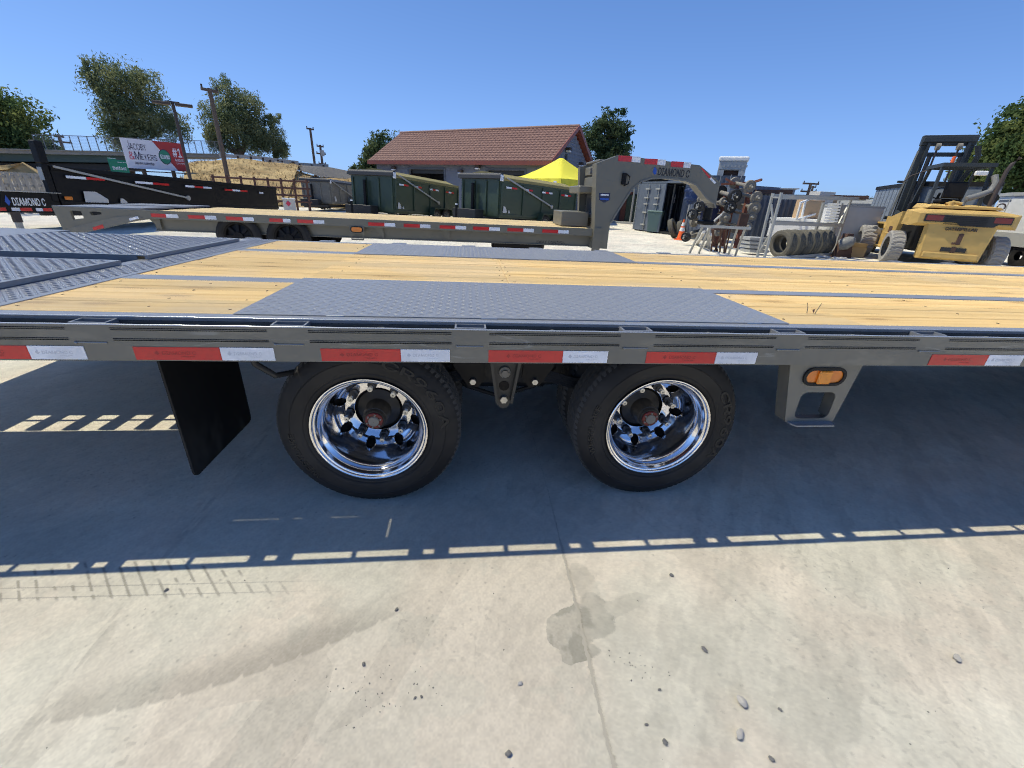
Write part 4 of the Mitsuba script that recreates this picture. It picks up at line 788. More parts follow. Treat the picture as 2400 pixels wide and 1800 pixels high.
foot = [(-18.66, 30.53, 0.0), (-17.52, 31.17, 0.0), (-15.75, 32.06, 0.0), (-13.15, 33.17, 0.0), (-13.24, 33.13, 0.0), (-10.95, 33.92, 0.0), (-8.68, 34.55, 0.0), (-5.59, 35.16, 0.0), (-2.08, 35.52, 0.0)]
mid = [tuple(0.5*np.array(a) + 0.5*np.array(b) + np.array([0, 0, 0.06*a[2]])) for a, b in zip(crest, foot)]
back = [(a[0]*1.08, a[1]*1.08, a[2] - 0.1) for a in crest]
hv = surf([foot, mid, crest, back], 'hillside', 'mat_dry_grass', 0.55, 3)
# dry tufts on the hillside
tv = []
for k in range(5200):
    p = hv[rng.integers(len(hv))] + rng.normal(0, 0.35, 3)*[1, 1, 0]
    h, a = rng.uniform(0.04, 0.2), rng.uniform(0, 6.28); wv = np.array([math.cos(a), math.sin(a), 0])*0.05; ln_ = np.array([rng.normal(0, 0.12), rng.normal(0, 0.12), h])
    tv += [p - wv - [0, 0, 0.15], p + wv - [0, 0, 0.15], p + ln_]
put('dry_weeds', (np.array(tv), np.arange(len(tv)).reshape(-1, 3)), 'mat_dry_grass', label='dry straw coloured weeds covering the hillside below the overpass', cat='weeds', kind='stuff')
rd = [(-18.455, 46.124, 3.558), (-16.86, 46.713, 3.357), (-13.797, 47.679, 3.347), (-11.559, 48.253, 3.023), (-7.67, 49.0, 2.588)]; rl = [(-17.847, 44.429, 3.197), (-16.317, 44.996, 2.918), (-14.209, 45.684, 2.414), (-11.777, 46.35, 2.308), (-7.725, 47.17, 2.171)]
surf([rl, rd], 'ramp_road', 'mat_asphalt')
surf([[(-62, 34, -0.2), (-50, 38, -0.2), (-44, 33, -0.2), (-33, 27, -0.2)], [(-34.161, 35.091, 1.321), (-33.107, 36.05, 1.635), (-32.482, 36.593, 2.091), (-31.823, 37.146, 1.117)], [(-38.25, 39.482, 1.368), (-37.069, 40.556, 1.721), (-36.339, 41.189, 2.236), (-35.2, 42.134, 1.124)]], 'embankment', 'mat_dry_grass', 0.12, 8)
# overpass: girders, deck, parapet, screen fence
bp = thing('overpass', 'highway overpass with green girders and a mesh screen fence behind the billboard', 'bridge')
A0, A1 = np.array((-40.345, 42.99, 3.008)), np.array((-26.524, 52.399, 4.057)); dirb = (A1 - A0)/np.linalg.norm(A1 - A0); nb = np.array([-dirb[1], dirb[0], 0])*-1
def along(p, q, w, z0, z1):
    p, q = np.array(p), np.array(q); a = (q - p)*[1, 1, 0]; s = np.array([-a[1], a[0], 0])/np.linalg.norm(a)*w/2
    v = [b + sg*s + [0, 0, z] for z in (z0, z1) for sg in (-1, 1) for b in (p, q)]
    return np.array(v), BF
put('deck_slab', along(A0, A1, 7.0, -0.28, -0.02), 'mat_bridge_concrete', bp)
put('parapet', along(A0 - nb*0 , A1, 7.3, -0.019, 0.05), 'mat_bridge_concrete', bp)
put('girder', along(A0, A0 + (A1 - A0)*0.62, 6.2, -0.85, -0.281), 'mat_girder_green', bp)
put('girder', along(A0 + (A1-A0)*0.02, A0 + (A1 - A0)*0.60, 5.0, -1.45, -0.95), 'mat_inner_black', bp)
for f_ in (0.25, 0.45): 
    c = A0 + (A1 - A0)*f_; put('pier', box(c[0] - 0.5, c[0] + 0.5, c[1] - 0.5, c[1] + 0.5, -0.2, c[2] - 1.46), 'mat_bridge_concrete', bp)
fr0 = A0 + [0, 0, 0.051] + (A1 - A0)*0.20 - np.array([0, 0, 0]); fr1 = A1 + [0, 0, 0.051]
Nf = 24
off = np.array([dirb[1], -dirb[0], 0])*3.0
for i in range(Nf + 1):
    p = fr0 + (fr1 - fr0)*i/Nf + off; put('fence_post', bar(p, p + [0, 0, 1.12], 0.05, 0.05), 'mat_fence_mesh', bp)
mesh_ = []
for h in np.linspace(0.1, 1.12, 10): mesh_.append(bar(fr0 + off + [0, 0, h], fr1 + off + [0, 0, h], 0.006 if h < 1.1 else 0.05, 0.006 if h < 1.1 else 0.05))
for i in range(Nf*9):
    p = fr0 + (fr1 - fr0)*i/(Nf*9) + off; mesh_.append(bar(p + [0, 0, 0.05], p + [0, 0, 1.12], 0.006, 0.006))
put('screen_mesh', join(mesh_), 'mat_fence_mesh', bp, kind='stuff')
gd = thing('guardrail', 'steel guardrail on dark posts along the road at the top of the dry hill', 'guardrail')
gp = [(-22.981, 45.226, 3.727), (-20.201, 46.496, 3.797), (-16.817, 47.786, 3.588), (-19.548, 46.766, 3.639), (-17.183, 47.659, 3.452), (-14.196, 48.605, 3.491)]
for a, b in zip(gp[:-1], gp[1:]): put('rail', bar(a, b, 0.08, 0.30), 'mat_galvanized', gd)
for a, b in zip(gp[:-1], gp[1:]):
    for f_ in (0.15, 0.5, 0.85): 
        p = np.array(a) + (np.array(b) - np.array(a))*f_; put('post', bar(p - [0, 0, 0.75], p + [0, 0, 0.05], 0.16, 0.16), 'mat_pole_bronze', gd)

# billboard
bb = thing('billboard', 'wide billboard for injury lawyers, white left and red right, on posts beside the overpass', 'billboard')
P00, P10, P11, P01 = (np.array(p) for p in ((-24.965, 36.02, 2.07), (-22.208, 38.407, 2.102), (-22.001, 38.522, 4.203), (-24.949, 36.031, 3.892)))
bu = (P10 - P00); bu[2] = 0; BW = np.linalg.norm(bu); bu /= BW; BH = (P01[2] - P00[2] + P11[2] - P10[2])/2; bn = np.cross(bu, [0, 0, 1])
bw = np.array([0, 0, 1.0]); o = P00 + [0, 0, 0.03]
put('panel', prism([(0, 0), (BW, 0), (BW, BH), (0, BH)], -0.12, o, bu, bw), 'mat_bill_white', bb)
put('red_field', prism([(BW*0.83, 0.002), (BW, 0.002), (BW, BH - 0.002), (BW*0.50, BH - 0.002)], 0.01, o, bu, bw), 'mat_bill_red', bb)
def bt(s, h, x, y, wd, mt, bold=True): put('sign_lettering', text(s, h, o + bu*x*BW + bw*y*BH + bn*0.012, bu, bw, 0.01, bold, wd*BW), mt, bb)
bt('J', BH*0.28, 0.075, 0.635, 0.035, 'mat_bill_navy', False); bt('ACOBY', BH*0.21, 0.115, 0.635, 0.26, 'mat_bill_navy', False)
bt('&', BH*0.25, 0.06, 0.31, 0.085, 'mat_bill_rose', False); bt('M', BH*0.27, 0.15, 0.31, 0.085, 'mat_bill_navy', False); bt('EYERS', BH*0.20, 0.245, 0.31, 0.26, 'mat_bill_navy', False)
bt('INJURY LAWYERS', BH*0.075, 0.13, 0.15, 0.31, 'mat_bill_navy'); bt('#1', BH*0.30, 0.80, 0.50, 0.155, 'mat_bill_white'); bt('CHOICE', BH*0.085, 0.815, 0.345, 0.15, 'mat_bill_white'); bt('LOCAL FIRM', BH*0.05, 0.83, 0.25, 0.14, 'mat_bill_white')
cc = o + bu*BW*0.655 + bw*BH*0.47 + bn*0.012
circ = lambda r: [(r*0.72*math.cos(t), r*math.sin(t)*1.02) for t in np.arange(32)*PI/16]
put('badge', prism(circ(BH*0.26), 0.01, cc, bu, bw), 'mat_bill_navy', bb); put('badge_face', prism(circ(BH*0.235), 0.01, cc + bn*0.0105, bu, bw), 'mat_bill_green', bb)
put('badge_face', prism([(x, y) for x, y in rrect(-BH*0.14, BH*0.14, -BH*0.07, BH*0.07, 0.04)], 0.01, cc + bn*0.021, bu, bw), 'mat_bill_white', bb)
put('sign_lettering', text('BEST', BH*0.10, cc - bu*BH*0.12 - bw*BH*0.045 + bn*0.0315, bu, bw, 0.01, True, BH*0.24), 'mat_bill_green', bb)
put('catwalk', join([along(P00 + [0, 0, -0.12] - bn*0 + bn*0.4, P10 + [0, 0, -0.12] + bn*0.4, 0.8, -0.06, 0.0)]), 'mat_pole_bronze', bb)
for f_ in (0.25, 0.75): p = o + bu*BW*f_ - bn*0.3; put('post', cyl((p[0], p[1], -0.2), (p[0], p[1], o[2] + BH*0.9), 0.14), 'mat_pole_bronze', bb)
gs = thing('highway_sign', 'green highway direction sign half hidden behind the black trailer, left of the billboard', 'sign')
G0, G1 = np.array((-28.684, 39.534, 2.005)), np.array((-27.717, 40.195, 1.967)); gu = (G1 - G0)*[1, 1, 0]; GW = np.linalg.norm(gu); gu /= GW; gn = np.cross(gu, bw)
put('sign_panel', prism([(0, -0.4), (GW, -0.4), (GW, 0.72), (GW*0.45, 0.72), (GW*0.45, 0.85), (0, 0.85)], -0.06, G0, gu, bw), 'mat_sign_green', gs)
put('sign_border', join([prism([(0.03, 0.80), (GW*0.45, 0.80), (GW*0.45, 0.83), (0.03, 0.83)], 0.01, G0, gu, bw), prism([(GW*0.47, 0.55), (GW - 0.03, 0.55), (GW - 0.03, 0.58), (GW*0.47, 0.58)], 0.01, G0, gu, bw)]), 'mat_bill_white', gs, kind='stuff')
put('sign_lettering', text('Belfast', 0.24, G0 + gu*0.15 + bw*0.0 + gn*0.001, gu, bw, 0.01, True, GW*0.72), 'mat_bill_white', gs)
for f_ in (0.2, 0.8): p = G0 + gu*GW*f_ - gn*0.12; put('post', cyl((p[0], p[1], -0.2), (p[0], p[1], p[2] + 0.5), 0.06), 'mat_galvanized', gs)
# poles
lp = thing('light_pole', 'dark parking lot light pole with two flat lamp heads in front of the billboard', 'lamp')
p0, p1 = np.array((-14.587, 24.796, 1.617)), np.array((-14.569, 24.805, 4.926)); base = p0 - (p1 - p0)*(p0[2]/(p1[2] - p0[2]))
put('pole', cyl(base, p1, 0.085, 0.07), 'mat_pole_bronze', lp)
lw = np.array([-1, -0.05, 0])*0 + (np.array((-13.933, 25.149, 4.792)) - np.array((-15.201, 24.444, 4.881))); lw[2] = 0; lw /= np.linalg.norm(lw)
put('arm', bar(p1 - lw*0.28 + [0, 0, 0.0], p1 + lw*0.28, 0.07, 0.07), 'mat_pole_bronze', lp)
for s, q in ((-1, (-14.964, 24.582, 4.835)), (1, (-14.182, 25.017, 4.842))):
    q = np.array(q); l = put('lamp_head', xf(box(-0.36, 0.36, -0.2, 0.2, -0.06, 0.06, 0.02), at(q[0], q[1], q[2], math.atan2(lw[1], lw[0]))), 'mat_pole_bronze', lp)
def utility_pole(lab, top, base_z, r, arms, lean=(0, 0)):
    t = thing('utility_pole', lab, 'pole', None); top = np.array(top)
    b = np.array([top[0] + lean[0], top[1] + lean[1], base_z]); put('pole', cyl(b, top, r*1.25, r), 'mat_pole_wood', t)
    vd = np.array([top[1] - CAM[1], -top[0], 0]); vd /= np.linalg.norm(vd); vd = vd*0.85 + np.array([-vd[1], vd[0], 0])*0.5
    for dz, hw in arms: put('crossarm', bar(top - [0, 0, dz] - vd*hw, top - [0, 0, dz] + vd*hw, r*1.2, r*1.2), 'mat_pole_wood', t); [put('insulator', cyl(top - [0, 0, dz] + vd*hw*k + [0, 0, r*0.6], top - [0, 0, dz] + vd*hw*k + [0, 0, r*0.6 + 0.2], 0.06), 'mat_pole_bronze', t) for k in (-0.9, 0.9)]
    return t
utility_pole('wooden utility pole with a short crossarm between the two tall trees', (-17.436, 34.58, 7.21), 0, 0.13, [(0.12, 0.55)])
utility_pole('slim wooden utility pole standing alone right of the second tree', (-20.766, 65.429, 8.6), 1.5, 0.14, [(0.12, 0.5)])
t = utility_pole('shorter utility pole with a transformer, left of the red roofed building', (-22.668, 75.302, 7.482), 1.5, 0.16, [(0.2, 0.55), (1.2, 0.75), (2.6, 0.6)])
p = (-22.494, 75.353, 5.982); put('transformer', cyl(p, (p[0], p[1], p[2] + 0.8), 0.3), 'mat_light_grey', t)
utility_pole('distant utility pole with a long crossarm beyond the overpass at far left', (-61.19, 77.674, 7.053), 0, 0.2, [(1.0, 1.4), (0.3, 0.6)])
utility_pole('far utility pole with double crossarms above the pallet rack', (43.253, 53.619, 4.734), 0, 0.16, [(0.1, 1.0), (1.0, 1.0)])
utility_pole('thin far utility pole just right of the one above the pallet rack', (47.235, 58.119, 4.659), 0, 0.13, [(0.15, 0.4)])
wl_ = thing('power_line', 'thin sagging power line running right from the far double crossarm pole', 'wire')
pw = [np.array(p) for p in [(43.655, 53.3, 3.656), (43.711, 51.969, 3.499), (44.548, 49.956, 3.314), (45.592, 46.302, 3.085), (46.059, 43.017, 3.053)]]
put('wire', tube(pw, 0.05, 5), 'mat_inner_black', wl_)
# brown pipe fence
pf = thing('pipe_fence', 'rusty brown pipe rail fence at the foot of the dry hill', 'fence')
fa, fb = np.array((-13.772, 25.233, 1.659)), np.array((-8.993, 26.151, 1.647))
for h in (0, -0.38, -0.76, -1.1): put('rail', cyl(fa + [0, 0, h], fb + [0, 0, h*0.97], 0.055, n=10), 'mat_pipe_brown', pf)
for f_ in np.linspace(0.02, 0.97, 8): p = fa + (fb - fa)*f_; put('post', cyl((p[0], p[1], -0.05), p + [0, 0, 0.12], 0.06, n=10), 'mat_pipe_brown', pf)
# pale rail fence at far left
wf = thing('rail_fence', 'weathered white rail fence at the far left behind the black trailer neck', 'fence')
fa, fb = np.array((-16.141, 16.342, 1.237)), np.array((-16.507, 18.668, 1.228))
for h in (0, -0.30, -0.62): put('rail', bar(fa + [0, 0, h], fb + [0, 0, h], 0.04, 0.08), 'mat_plank_grey', wf)
for f_ in np.linspace(0.0, 1.0, 7): p = fa + (fb - fa)*f_; put('post', bar((p[0], p[1], -0.05), p + [0, 0, 0.15], 0.14, 0.14), 'mat_plank_grey', wf)
ps = thing('gas_cylinder_locker', 'white box with a red hazard diamond between the black trailer and the small grey one', 'box')
q0 = np.array((-9.698, 23.779, 0.34)); vx = np.array((-9.236, 23.952, 0.321)) - q0; wv = np.linalg.norm(vx[:2]); yw = math.atan2(vx[1], vx[0])
M[0] = at(q0[0], q0[1], 0, yw); zt = (-9.64, 23.801, 0.736)[2]
put('body', box(0, wv*1.2, 0, 0.6, 0.0, zt, 0.02), 'mat_dull_white', ps); put('lid', box(-0.03, wv*1.23, -0.03, 0.63, zt + 0.001, zt + 0.05), 'mat_white_paint', ps)
put('hazard_diamond', prism([(wv*0.25, zt*0.72), (wv*0.5, zt*0.52), (wv*0.75, zt*0.72), (wv*0.5, zt*0.92)], 0.01, (0, -0.001, 0), (1, 0, 0), (0, 0, 1)), 'mat_sign_red', ps)
M[0] = np.eye(4)

# ---------------------------------------------------------------- building with the red tiled roof
rb = thing('workshop_building', 'long grey sided workshop with a red tiled gable roof and dark open bay doors', 'building')
BL_, BWd, ZE, ZR = 14.7, 6.9, 3.3, 5.44
M[0] = at(-7.16, 33.63, 0, math.atan2(24.94 - 33.63, 4.69 + 7.16))
s0 = BWd/2; sl_ = math.hypot(s0, ZR - ZE); ca, sa_ = s0/sl_, (ZR - ZE)/sl_
rf = put('roof', join([prism([(0, ZE), (s0, ZR), (BWd, ZE), (BWd, ZE - 0.1), (s0, ZR - 0.13), (0, ZE - 0.1)], BL_, (0, 0, 0), (0, 1, 0), (0, 0, 1))]), 'mat_roof_red', rb)
nr, ncol = 13, 52
tm = []
for i in range(nr):
    a0, a1 = sl_*i/nr, sl_*(i + 1)/nr + 0.03
    tw_ = BL_/ncol
    xs = np.linspace(0, BL_, ncol*6 + 1); bump = 0.035*np.abs(np.sin(PI*xs/tw_))**0.8
    lo = np.stack([xs, a0*ca + 0*xs - sa_*(bump + 0.055), ZE + a0*sa_ + ca*(bump + 0.055)], -1); hi = np.stack([xs, a1*ca + 0*xs - sa_*(bump + 0.012), ZE + a1*sa_ + ca*(bump + 0.012)], -1)
    lip = lo.copy(); lip[:, 2] -= 0.05
    n = len(xs); v = np.vstack([lip, lo, hi]); j = np.arange(n - 1)
    tm.append((v, np.vstack([np.stack([r*n + j, r*n + j + 1, (r + 1)*n + j + 1], 1) for r in (0, 1)] + [np.stack([r*n + j, (r + 1)*n + j + 1, (r + 1)*n + j], 1) for r in (0, 1)])))
put('roof_tiles', join(tm), 'mat_roof_tile', rf, kind='stuff')
put('ridge_cap', cyl((0, s0, ZR + 0.03), (BL_, s0, ZR + 0.03), 0.12), 'mat_roof_tile', rf)
put('fascia', box(-0.02, BL_ + 0.02, -0.05, -0.005, ZE - 0.20, ZE + 0.03), 'mat_roof_red', rb)
for xg in (BL_ - 0.0,):
    put('barge_board', join([bar((xg + 0.03, -0.05, ZE - 0.05), (xg + 0.03, s0, ZR + 0.0), 0.06, 0.22), bar((xg + 0.03, s0, ZR), (xg + 0.03, BWd + 0.05, ZE - 0.05), 0.06, 0.22)]), 'mat_roof_red', rb)
ov, oe = 0.55, 0.42
bays = [(3.45, 6.55, 2.85), (10.0, 12.7, 2.85)]
xs = [oe, bays[0][0], bays[0][1], bays[1][0], bays[1][1], BL_ - oe]
def siding(x0, x1, z0, z1):
    n = max(1, int(round((z1 - z0)/0.19)))
    return [prism([(ov, z0 + (z1 - z0)*i/n), (ov - 0.035, z0 + (z1 - z0)*i/n), (ov - 0.004, z0 + (z1 - z0)*(i + 1)/n), (ov, z0 + (z1 - z0)*(i + 1)/n)][::-1], x1 - x0, (x0, 0, 0), (0, 1, 0), (0, 0, 1)) for i in range(n)]
for a, b in ((xs[0], xs[1]), (xs[2], xs[3]), (xs[4], xs[5])):
    wl = put('wall', box(a, b, ov + 0.001, ov + 0.15, -0.1, ZE - 0.12), 'mat_slate_siding', rb)
    for sgm in siding(a, b, 0, ZE - 0.13): put('siding_board', sgm, 'mat_slate_siding', wl)
for a, b, h in bays:
    put('lintel', box(a, b, ov - 0.02, ov + 0.15, h, ZE - 0.12), 'mat_slate_siding', rb)
    put('door_frame', join([box(a - 0.12, a, ov - 0.06, ov - 0.036, 0, h + 0.12), box(b, b + 0.12, ov - 0.06, ov - 0.036, 0, h + 0.12), box(a, b, ov - 0.06, ov - 0.021, h, h + 0.12)]), 'mat_slate', rb)
    put('rolled_door', box(a, b, ov + 0.2, ov + 0.5, h - 0.25, h + 0.1), 'mat_inner_black', rb)
put('back_wall', box(oe, BL_ - oe, BWd - ov - 0.15, BWd - ov, -0.1, ZE - 0.12), 'mat_slate', rb)
put('inside_floor', box(oe, BL_ - oe, ov + 0.2, BWd - ov - 0.2, -0.005, 0.02), 'mat_slate', rb)
put('gable_wall', prism([(ov, -0.1), (BWd - ov, -0.1), (BWd - ov, ZE + 0.1), (s0, ZR - 0.35), (ov, ZE + 0.1)], 0.15, (BL_ - oe, 0, 0), (0, 1, 0), (0, 0, 1)), 'mat_slate_siding', rb)
put('gable_wall', prism([(ov, -0.1), (BWd - ov, -0.1), (BWd - ov, ZE + 0.1), (s0, ZR - 0.35), (ov, ZE + 0.1)], 0.15, (oe - 0.15, 0, 0), (0, 1, 0), (0, 0, 1)), 'mat_slate_siding', rb)
for i in range(26):
    z0 = 0.2*i; yy0, yy1 = (ov, BWd - ov) if z0 < ZE else (s0 - (ZR - 0.4 - z0)/0.62, s0 + (ZR - 0.4 - z0)/0.62)
    if yy1 - yy0 > 0.3: put('gable_board', prism([(BL_ - oe + 0.15, z0), (BL_ - oe + 0.185, z0), (BL_ - oe + 0.153, z0 + 0.2), (BL_ - oe + 0.15, z0 + 0.2)], -(yy1 - yy0), (0, yy0, 0), (1, 0, 0), (0, 0, 1)), 'mat_slate_siding', rb)
put('down_pipe', cyl((BL_ - oe + 0.24, 2.4, 0), (BL_ - oe + 0.24, 2.4, 3.9), 0.07), 'mat_slate', rb)
for x, y, z in ((2.1, ov - 0.2, 2.85), (8.0, ov - 0.2, 2.7), (9.4, ov - 0.25, 2.98), (BL_ - oe + 0.35, 2.35, 4.1), (BL_ - oe + 0.3, 4.6, 3.5)):
    wl = put('wall_lamp', box(x - 0.16, x + 0.16, y - 0.08, y + 0.16, z - 0.02, z + 0.14, 0.02), 'mat_pole_bronze', rb)
    put('lamp_lens', box(x - 0.13, x + 0.13, y - 0.10, y + 0.12, z - 0.10, z - 0.021, 0.02), 'mat_bill_white', wl)
M[0] = np.eye(4)

# ---------------------------------------------------------------- yellow pop-up canopy
tn = thing('pop_up_canopy', 'bright yellow pop-up canopy tent in front of the workshop gable', 'tent')
M[0] = at(2.39, 23.8, 0, math.atan2(20.84 - 23.8, 4.5 - 2.39)); S = 3.63; ZT, ZP = 2.3, 3.42
N = 28; u = np.linspace(0, 1, N)
ii, jj = np.meshgrid(u, u, indexing='ij'); dd = np.maximum(np.abs(ii - 0.5), np.abs(jj - 0.5))*2
zz = ZT + (ZP - ZT)*(1 - dd)**1.35*1.0 + 0.02*np.sin(ii*25)*np.sin(jj*21)*dd
v = np.stack([ii*S, jj*S, zz], -1).reshape(-1, 3); i, j = np.meshgrid(np.arange(N - 1), np.arange(N - 1), indexing='ij'); k = (i*N + j).ravel()
put('canopy', (v, np.vstack([np.stack([k, k + N, k + N + 1], 1), np.stack([k, k + N + 1, k + 1], 1)])), 'mat_yellow_fabric', tn, smooth=40)
for a, b in (((0, 0), (S, 0)), ((S, 0), (S, S)), ((S, S), (0, S)), ((0, S), (0, 0))):
    a, b = np.array([*a, ZT]), np.array([*b, ZT]); tt = np.linspace(0, 1, 40); p = a + (b - a)*tt[:, None]; nn = np.array([(b - a)[1], -(b - a)[0], 0])/S
    lo = p + nn*(0.03*np.sin(tt*30))[:, None] - [0, 0, 0.33]; vv = np.vstack([p + nn*0.005, lo + nn*0.02]); q = np.arange(39)
    put('valance', (vv, np.vstack([np.stack([q, q + 40, q + 41], 1), np.stack([q, q + 41, q + 1], 1)])), 'mat_yellow_fabric', tn, smooth=True)
for x, y in ((0.03, 0.03), (S - 0.03, 0.03), (S - 0.03, S - 0.03), (0.03, S - 0.03)): put('leg', bar((x, y, 0), (x, y, ZT - 0.01), 0.04, 0.04), 'mat_galvanized', tn)
put('white_logo_patch', box(S - 0.45, S - 0.25, -0.05, -0.04, ZT - 0.25, ZT - 0.12), 'mat_bill_white', tn)
M[0] = np.eye(4)

# ---------------------------------------------------------------- trees
def tree(name, lab, base, blobs, n, leaf, mt, trunk_r, droop=0.0, clump=0.17, seed=1):
    r = np.random.default_rng(seed); t = thing(name, lab, 'tree', None)
    bl = np.array(blobs, float); vol = bl[:, 3]*bl[:, 4]*bl[:, 5]; pr = vol**0.75; pr /= pr.sum()
    nc = max(40, n//55); w = r.choice(len(bl), nc, p=pr)
    d = r.normal(size=(nc, 3)); d /= np.linalg.norm(d, axis=1, keepdims=True); rad = 1 - 0.62*r.random(nc)**1.7
    cc = bl[w, :3] + d*bl[w, 3:6]*rad[:, None]*(0.80 + 0.30*r.random((nc, 1)))
    cw = r.choice(nc, n); sc = bl[w[cw], 3:6].mean(1)*clump*(0.6 + 0.9*r.random(nc))[cw]
    p = cc[cw] + np.clip(r.normal(size=(n, 3)), -1.5, 1.5)*sc[:, None]*np.array([1, 1, 0.75 + droop])
    a = r.normal(size=(n, 3)); a[:, 2] -= droop*2.2; a /= np.linalg.norm(a, axis=1, keepdims=True); b = np.cross(a, r.normal(size=(n, 3))); b /= np.linalg.norm(b, axis=1, keepdims=True)
    L = leaf*(0.45 + 0.75*r.random((n, 1))); Wd = L*(0.30 if droop else 0.48)
    v = np.stack([p - a*L, p + b*Wd, p + a*L, p - b*Wd], 1).reshape(-1, 3); k = np.arange(n)[:, None]*4
    put('foliage', (v, np.vstack([k + [0, 1, 2], k + [0, 2, 3]])), mt, t, kind='stuff')
    base = np.array(base, float); top = bl[:, :3].mean(0); tr = [tube([base - [0, 0, 0.3], base*0.6 + top*0.4 + r.normal(size=3)*0.1, top], [trunk_r, trunk_r*0.75, trunk_r*0.4], 9)]
    put('trunk', tr[0], 'mat_trunk', t, smooth=True)
    for q in bl:
        s = base*0.45 + top*0.55; m_ = (s + q[:3])/2 + r.normal(size=3)*0.15
        put('limb', tube([s, m_, q[:3]], [trunk_r*0.5, trunk_r*0.35, trunk_r*0.15], 7), 'mat_trunk', t, smooth=True)
def B(c, rx, rz, ry=None): return (*c, rx, ry or rx, rz)
tree('tree', 'dark leafy tree cut off by the left edge of the picture', (-40.5, 43.5, 0), [B((-38.762, 44.379, 6.026), 2.6, 1.9), B((-39.567, 43.685, 5.488), 3.2, 2.8), B((-39.275, 43.94, 4.26), 2.3, 2.2), B((-40.14, 43.176, 3.435), 2.6, 2.4)], 15000, 0.17, 'mat_leaf_green', 0.35, seed=2)
tree('tree', 'tall feathery grey green tree leaning left behind the billboard', (-33.517, 48.346, 0), [B((-33.662, 48.248, 9.94), 1.15, 1.5), B((-33.387, 48.433, 8.765), 1.3, 1.6), B((-32.22, 49.195, 9.825), 1.9, 1.6), B((-31.028, 49.935, 9.2), 1.9, 1.7), B((-32.604, 48.949, 7.631), 2.2, 1.9), B((-31.115, 49.882, 7.093), 2.2, 1.8), B((-33.129, 48.605, 5.906), 1.8, 1.7), B((-29.913, 50.592, 6.346), 2.0, 1.4), B((-32.162, 49.233, 5.362), 2.0, 1.5), B((-33.374, 48.442, 3.956), 1.2, 1.4)], 26000, 0.17, 'mat_leaf_grey', 0.4, droop=0.35, seed=3)
tree('tree', 'rounded grey green tree right of the wooden utility pole', (-24.615, 53.299, 0), [B((-24.952, 53.146, 9.845), 1.3, 1.6), B((-24.697, 53.262, 8.212), 2.0, 1.9), B((-26.199, 52.558, 7.054), 1.5, 1.8), B((-23.162, 53.929, 8.65), 1.4, 1.6), B((-24.591, 53.31, 6.249), 2.2, 2.0), B((-22.967, 54.011, 6.292), 1.6, 1.8), B((-26.471, 52.425, 5.549), 1.1, 1.4)], 22000, 0.17, 'mat_leaf_grey', 0.4, droop=0.35, seed=4)
tree('tree', 'smaller dark tree leaning against the right flank of the rounded grey green tree', (-21.928, 54.43, 0), [B((-21.399, 54.635, 7.861), 0.9, 1.1), B((-21.681, 54.526, 6.031), 1.6, 1.3), B((-21.066, 54.761, 5.163), 0.9, 1.1)], 7000, 0.16, 'mat_leaf_grey', 0.25, droop=0.3, seed=5)
tree('tree', 'low bushy tree at the left end of the red roofed workshop', (-9.2, 44.5, 0), [B((-8.903, 44.73, 4.236), 1.3, 1.6), B((-7.595, 44.963, 5.095), 1.7, 1.5), B((-9.943, 44.517, 3.26), 1.0, 0.8), B((-8.422, 44.82, 3.351), 1.6, 1.2)], 8000, 0.15, 'mat_leaf_dark', 0.25, seed=6)
tree('tree', 'dense dark evergreen tree rising behind the workshop gable and the gooseneck', (13.0, 42, 0), [B((11.96, 41.962, 6.475), 1.3, 1.5), B((12.279, 41.873, 7.941), 0.8, 1.2), B((13.419, 41.533, 7.871), 0.9, 1.4), B((13.456, 41.521, 6.511), 1.4, 1.5), B((11.4, 42.112, 6.922), 1.0, 1.2), B((13.107, 41.629, 5.384), 1.6, 1.0), B((14.446, 41.199, 6.439), 0.5, 0.9)], 14000, 0.14, 'mat_leaf_dark', 0.3, seed=7)
tree('tree', 'big broad leafed tree cut off by the right edge of the picture', (38, 25, 0), [B((35.226, 26.583, 7.04), 1.4, 1.5), B((35.143, 26.687, 6.144), 1.35, 1.3), B((35.705, 25.969, 5.583), 2.0, 2.0), B((35.288, 26.505, 5.208), 1.3, 1.2), B((35.859, 25.767, 4.05), 1.5, 1.2), B((35.806, 25.837, 6.473), 2.2, 2.2), B((36.206, 25.303, 4.116), 2.0, 1.8)], 17000, 0.16, 'mat_leaf_green', 0.4, seed=8)
tree('tree', 'lower lighter tree behind the forklift mast, left of the big edge tree', (36.5, 29, 0), [B((36.012, 28.782, 5.197), 1.3, 1.1), B((36.278, 28.462, 5.475), 1.4, 1.1), B((35.786, 29.05, 4.689), 1.1, 0.9), B((36.592, 28.076, 4.388), 1.5, 1.3), B((36.105, 28.671, 3.945), 1.5, 1.0)], 9000, 0.15, 'mat_leaf_green', 0.25, seed=9)
tree('tree', 'low dark bush far off between the utility box and the grey cargo trailer', (54, 54, 0), [B((54.884, 56.785, 1.993), 2.0, 1.4), B((54.624, 57.029, 1.861), 1.4, 1.0)], 2500, 0.2, 'mat_leaf_dark', 0.2, seed=10)
tree('tree', 'small bushy tree under the overpass left of the tall feathery tree', (-47.792, 56.381, 0), [B((-47.523, 56.602, 4.189), 1.8, 1.0), B((-47.085, 56.958, 3.981), 1.4, 0.8)], 3500, 0.18, 'mat_leaf_dark', 0.2, seed=11)

# ---------------------------------------------------------------- forklift seen from the rear
fk = thing('forklift', 'large yellow forklift seen from behind with a dark mast and dusty tyres', 'forklift')
S = 1.02; cf, sf = math.cos(0.55)*S, math.sin(0.55)*S
FM = at(13.59, 9.70, 0, cols=[[cf, -sf, 0], [sf, cf, 0], [0, 0, S]])
M[0] = FM
Y, D_ = 'mat_cat_yellow', 'mat_mast'
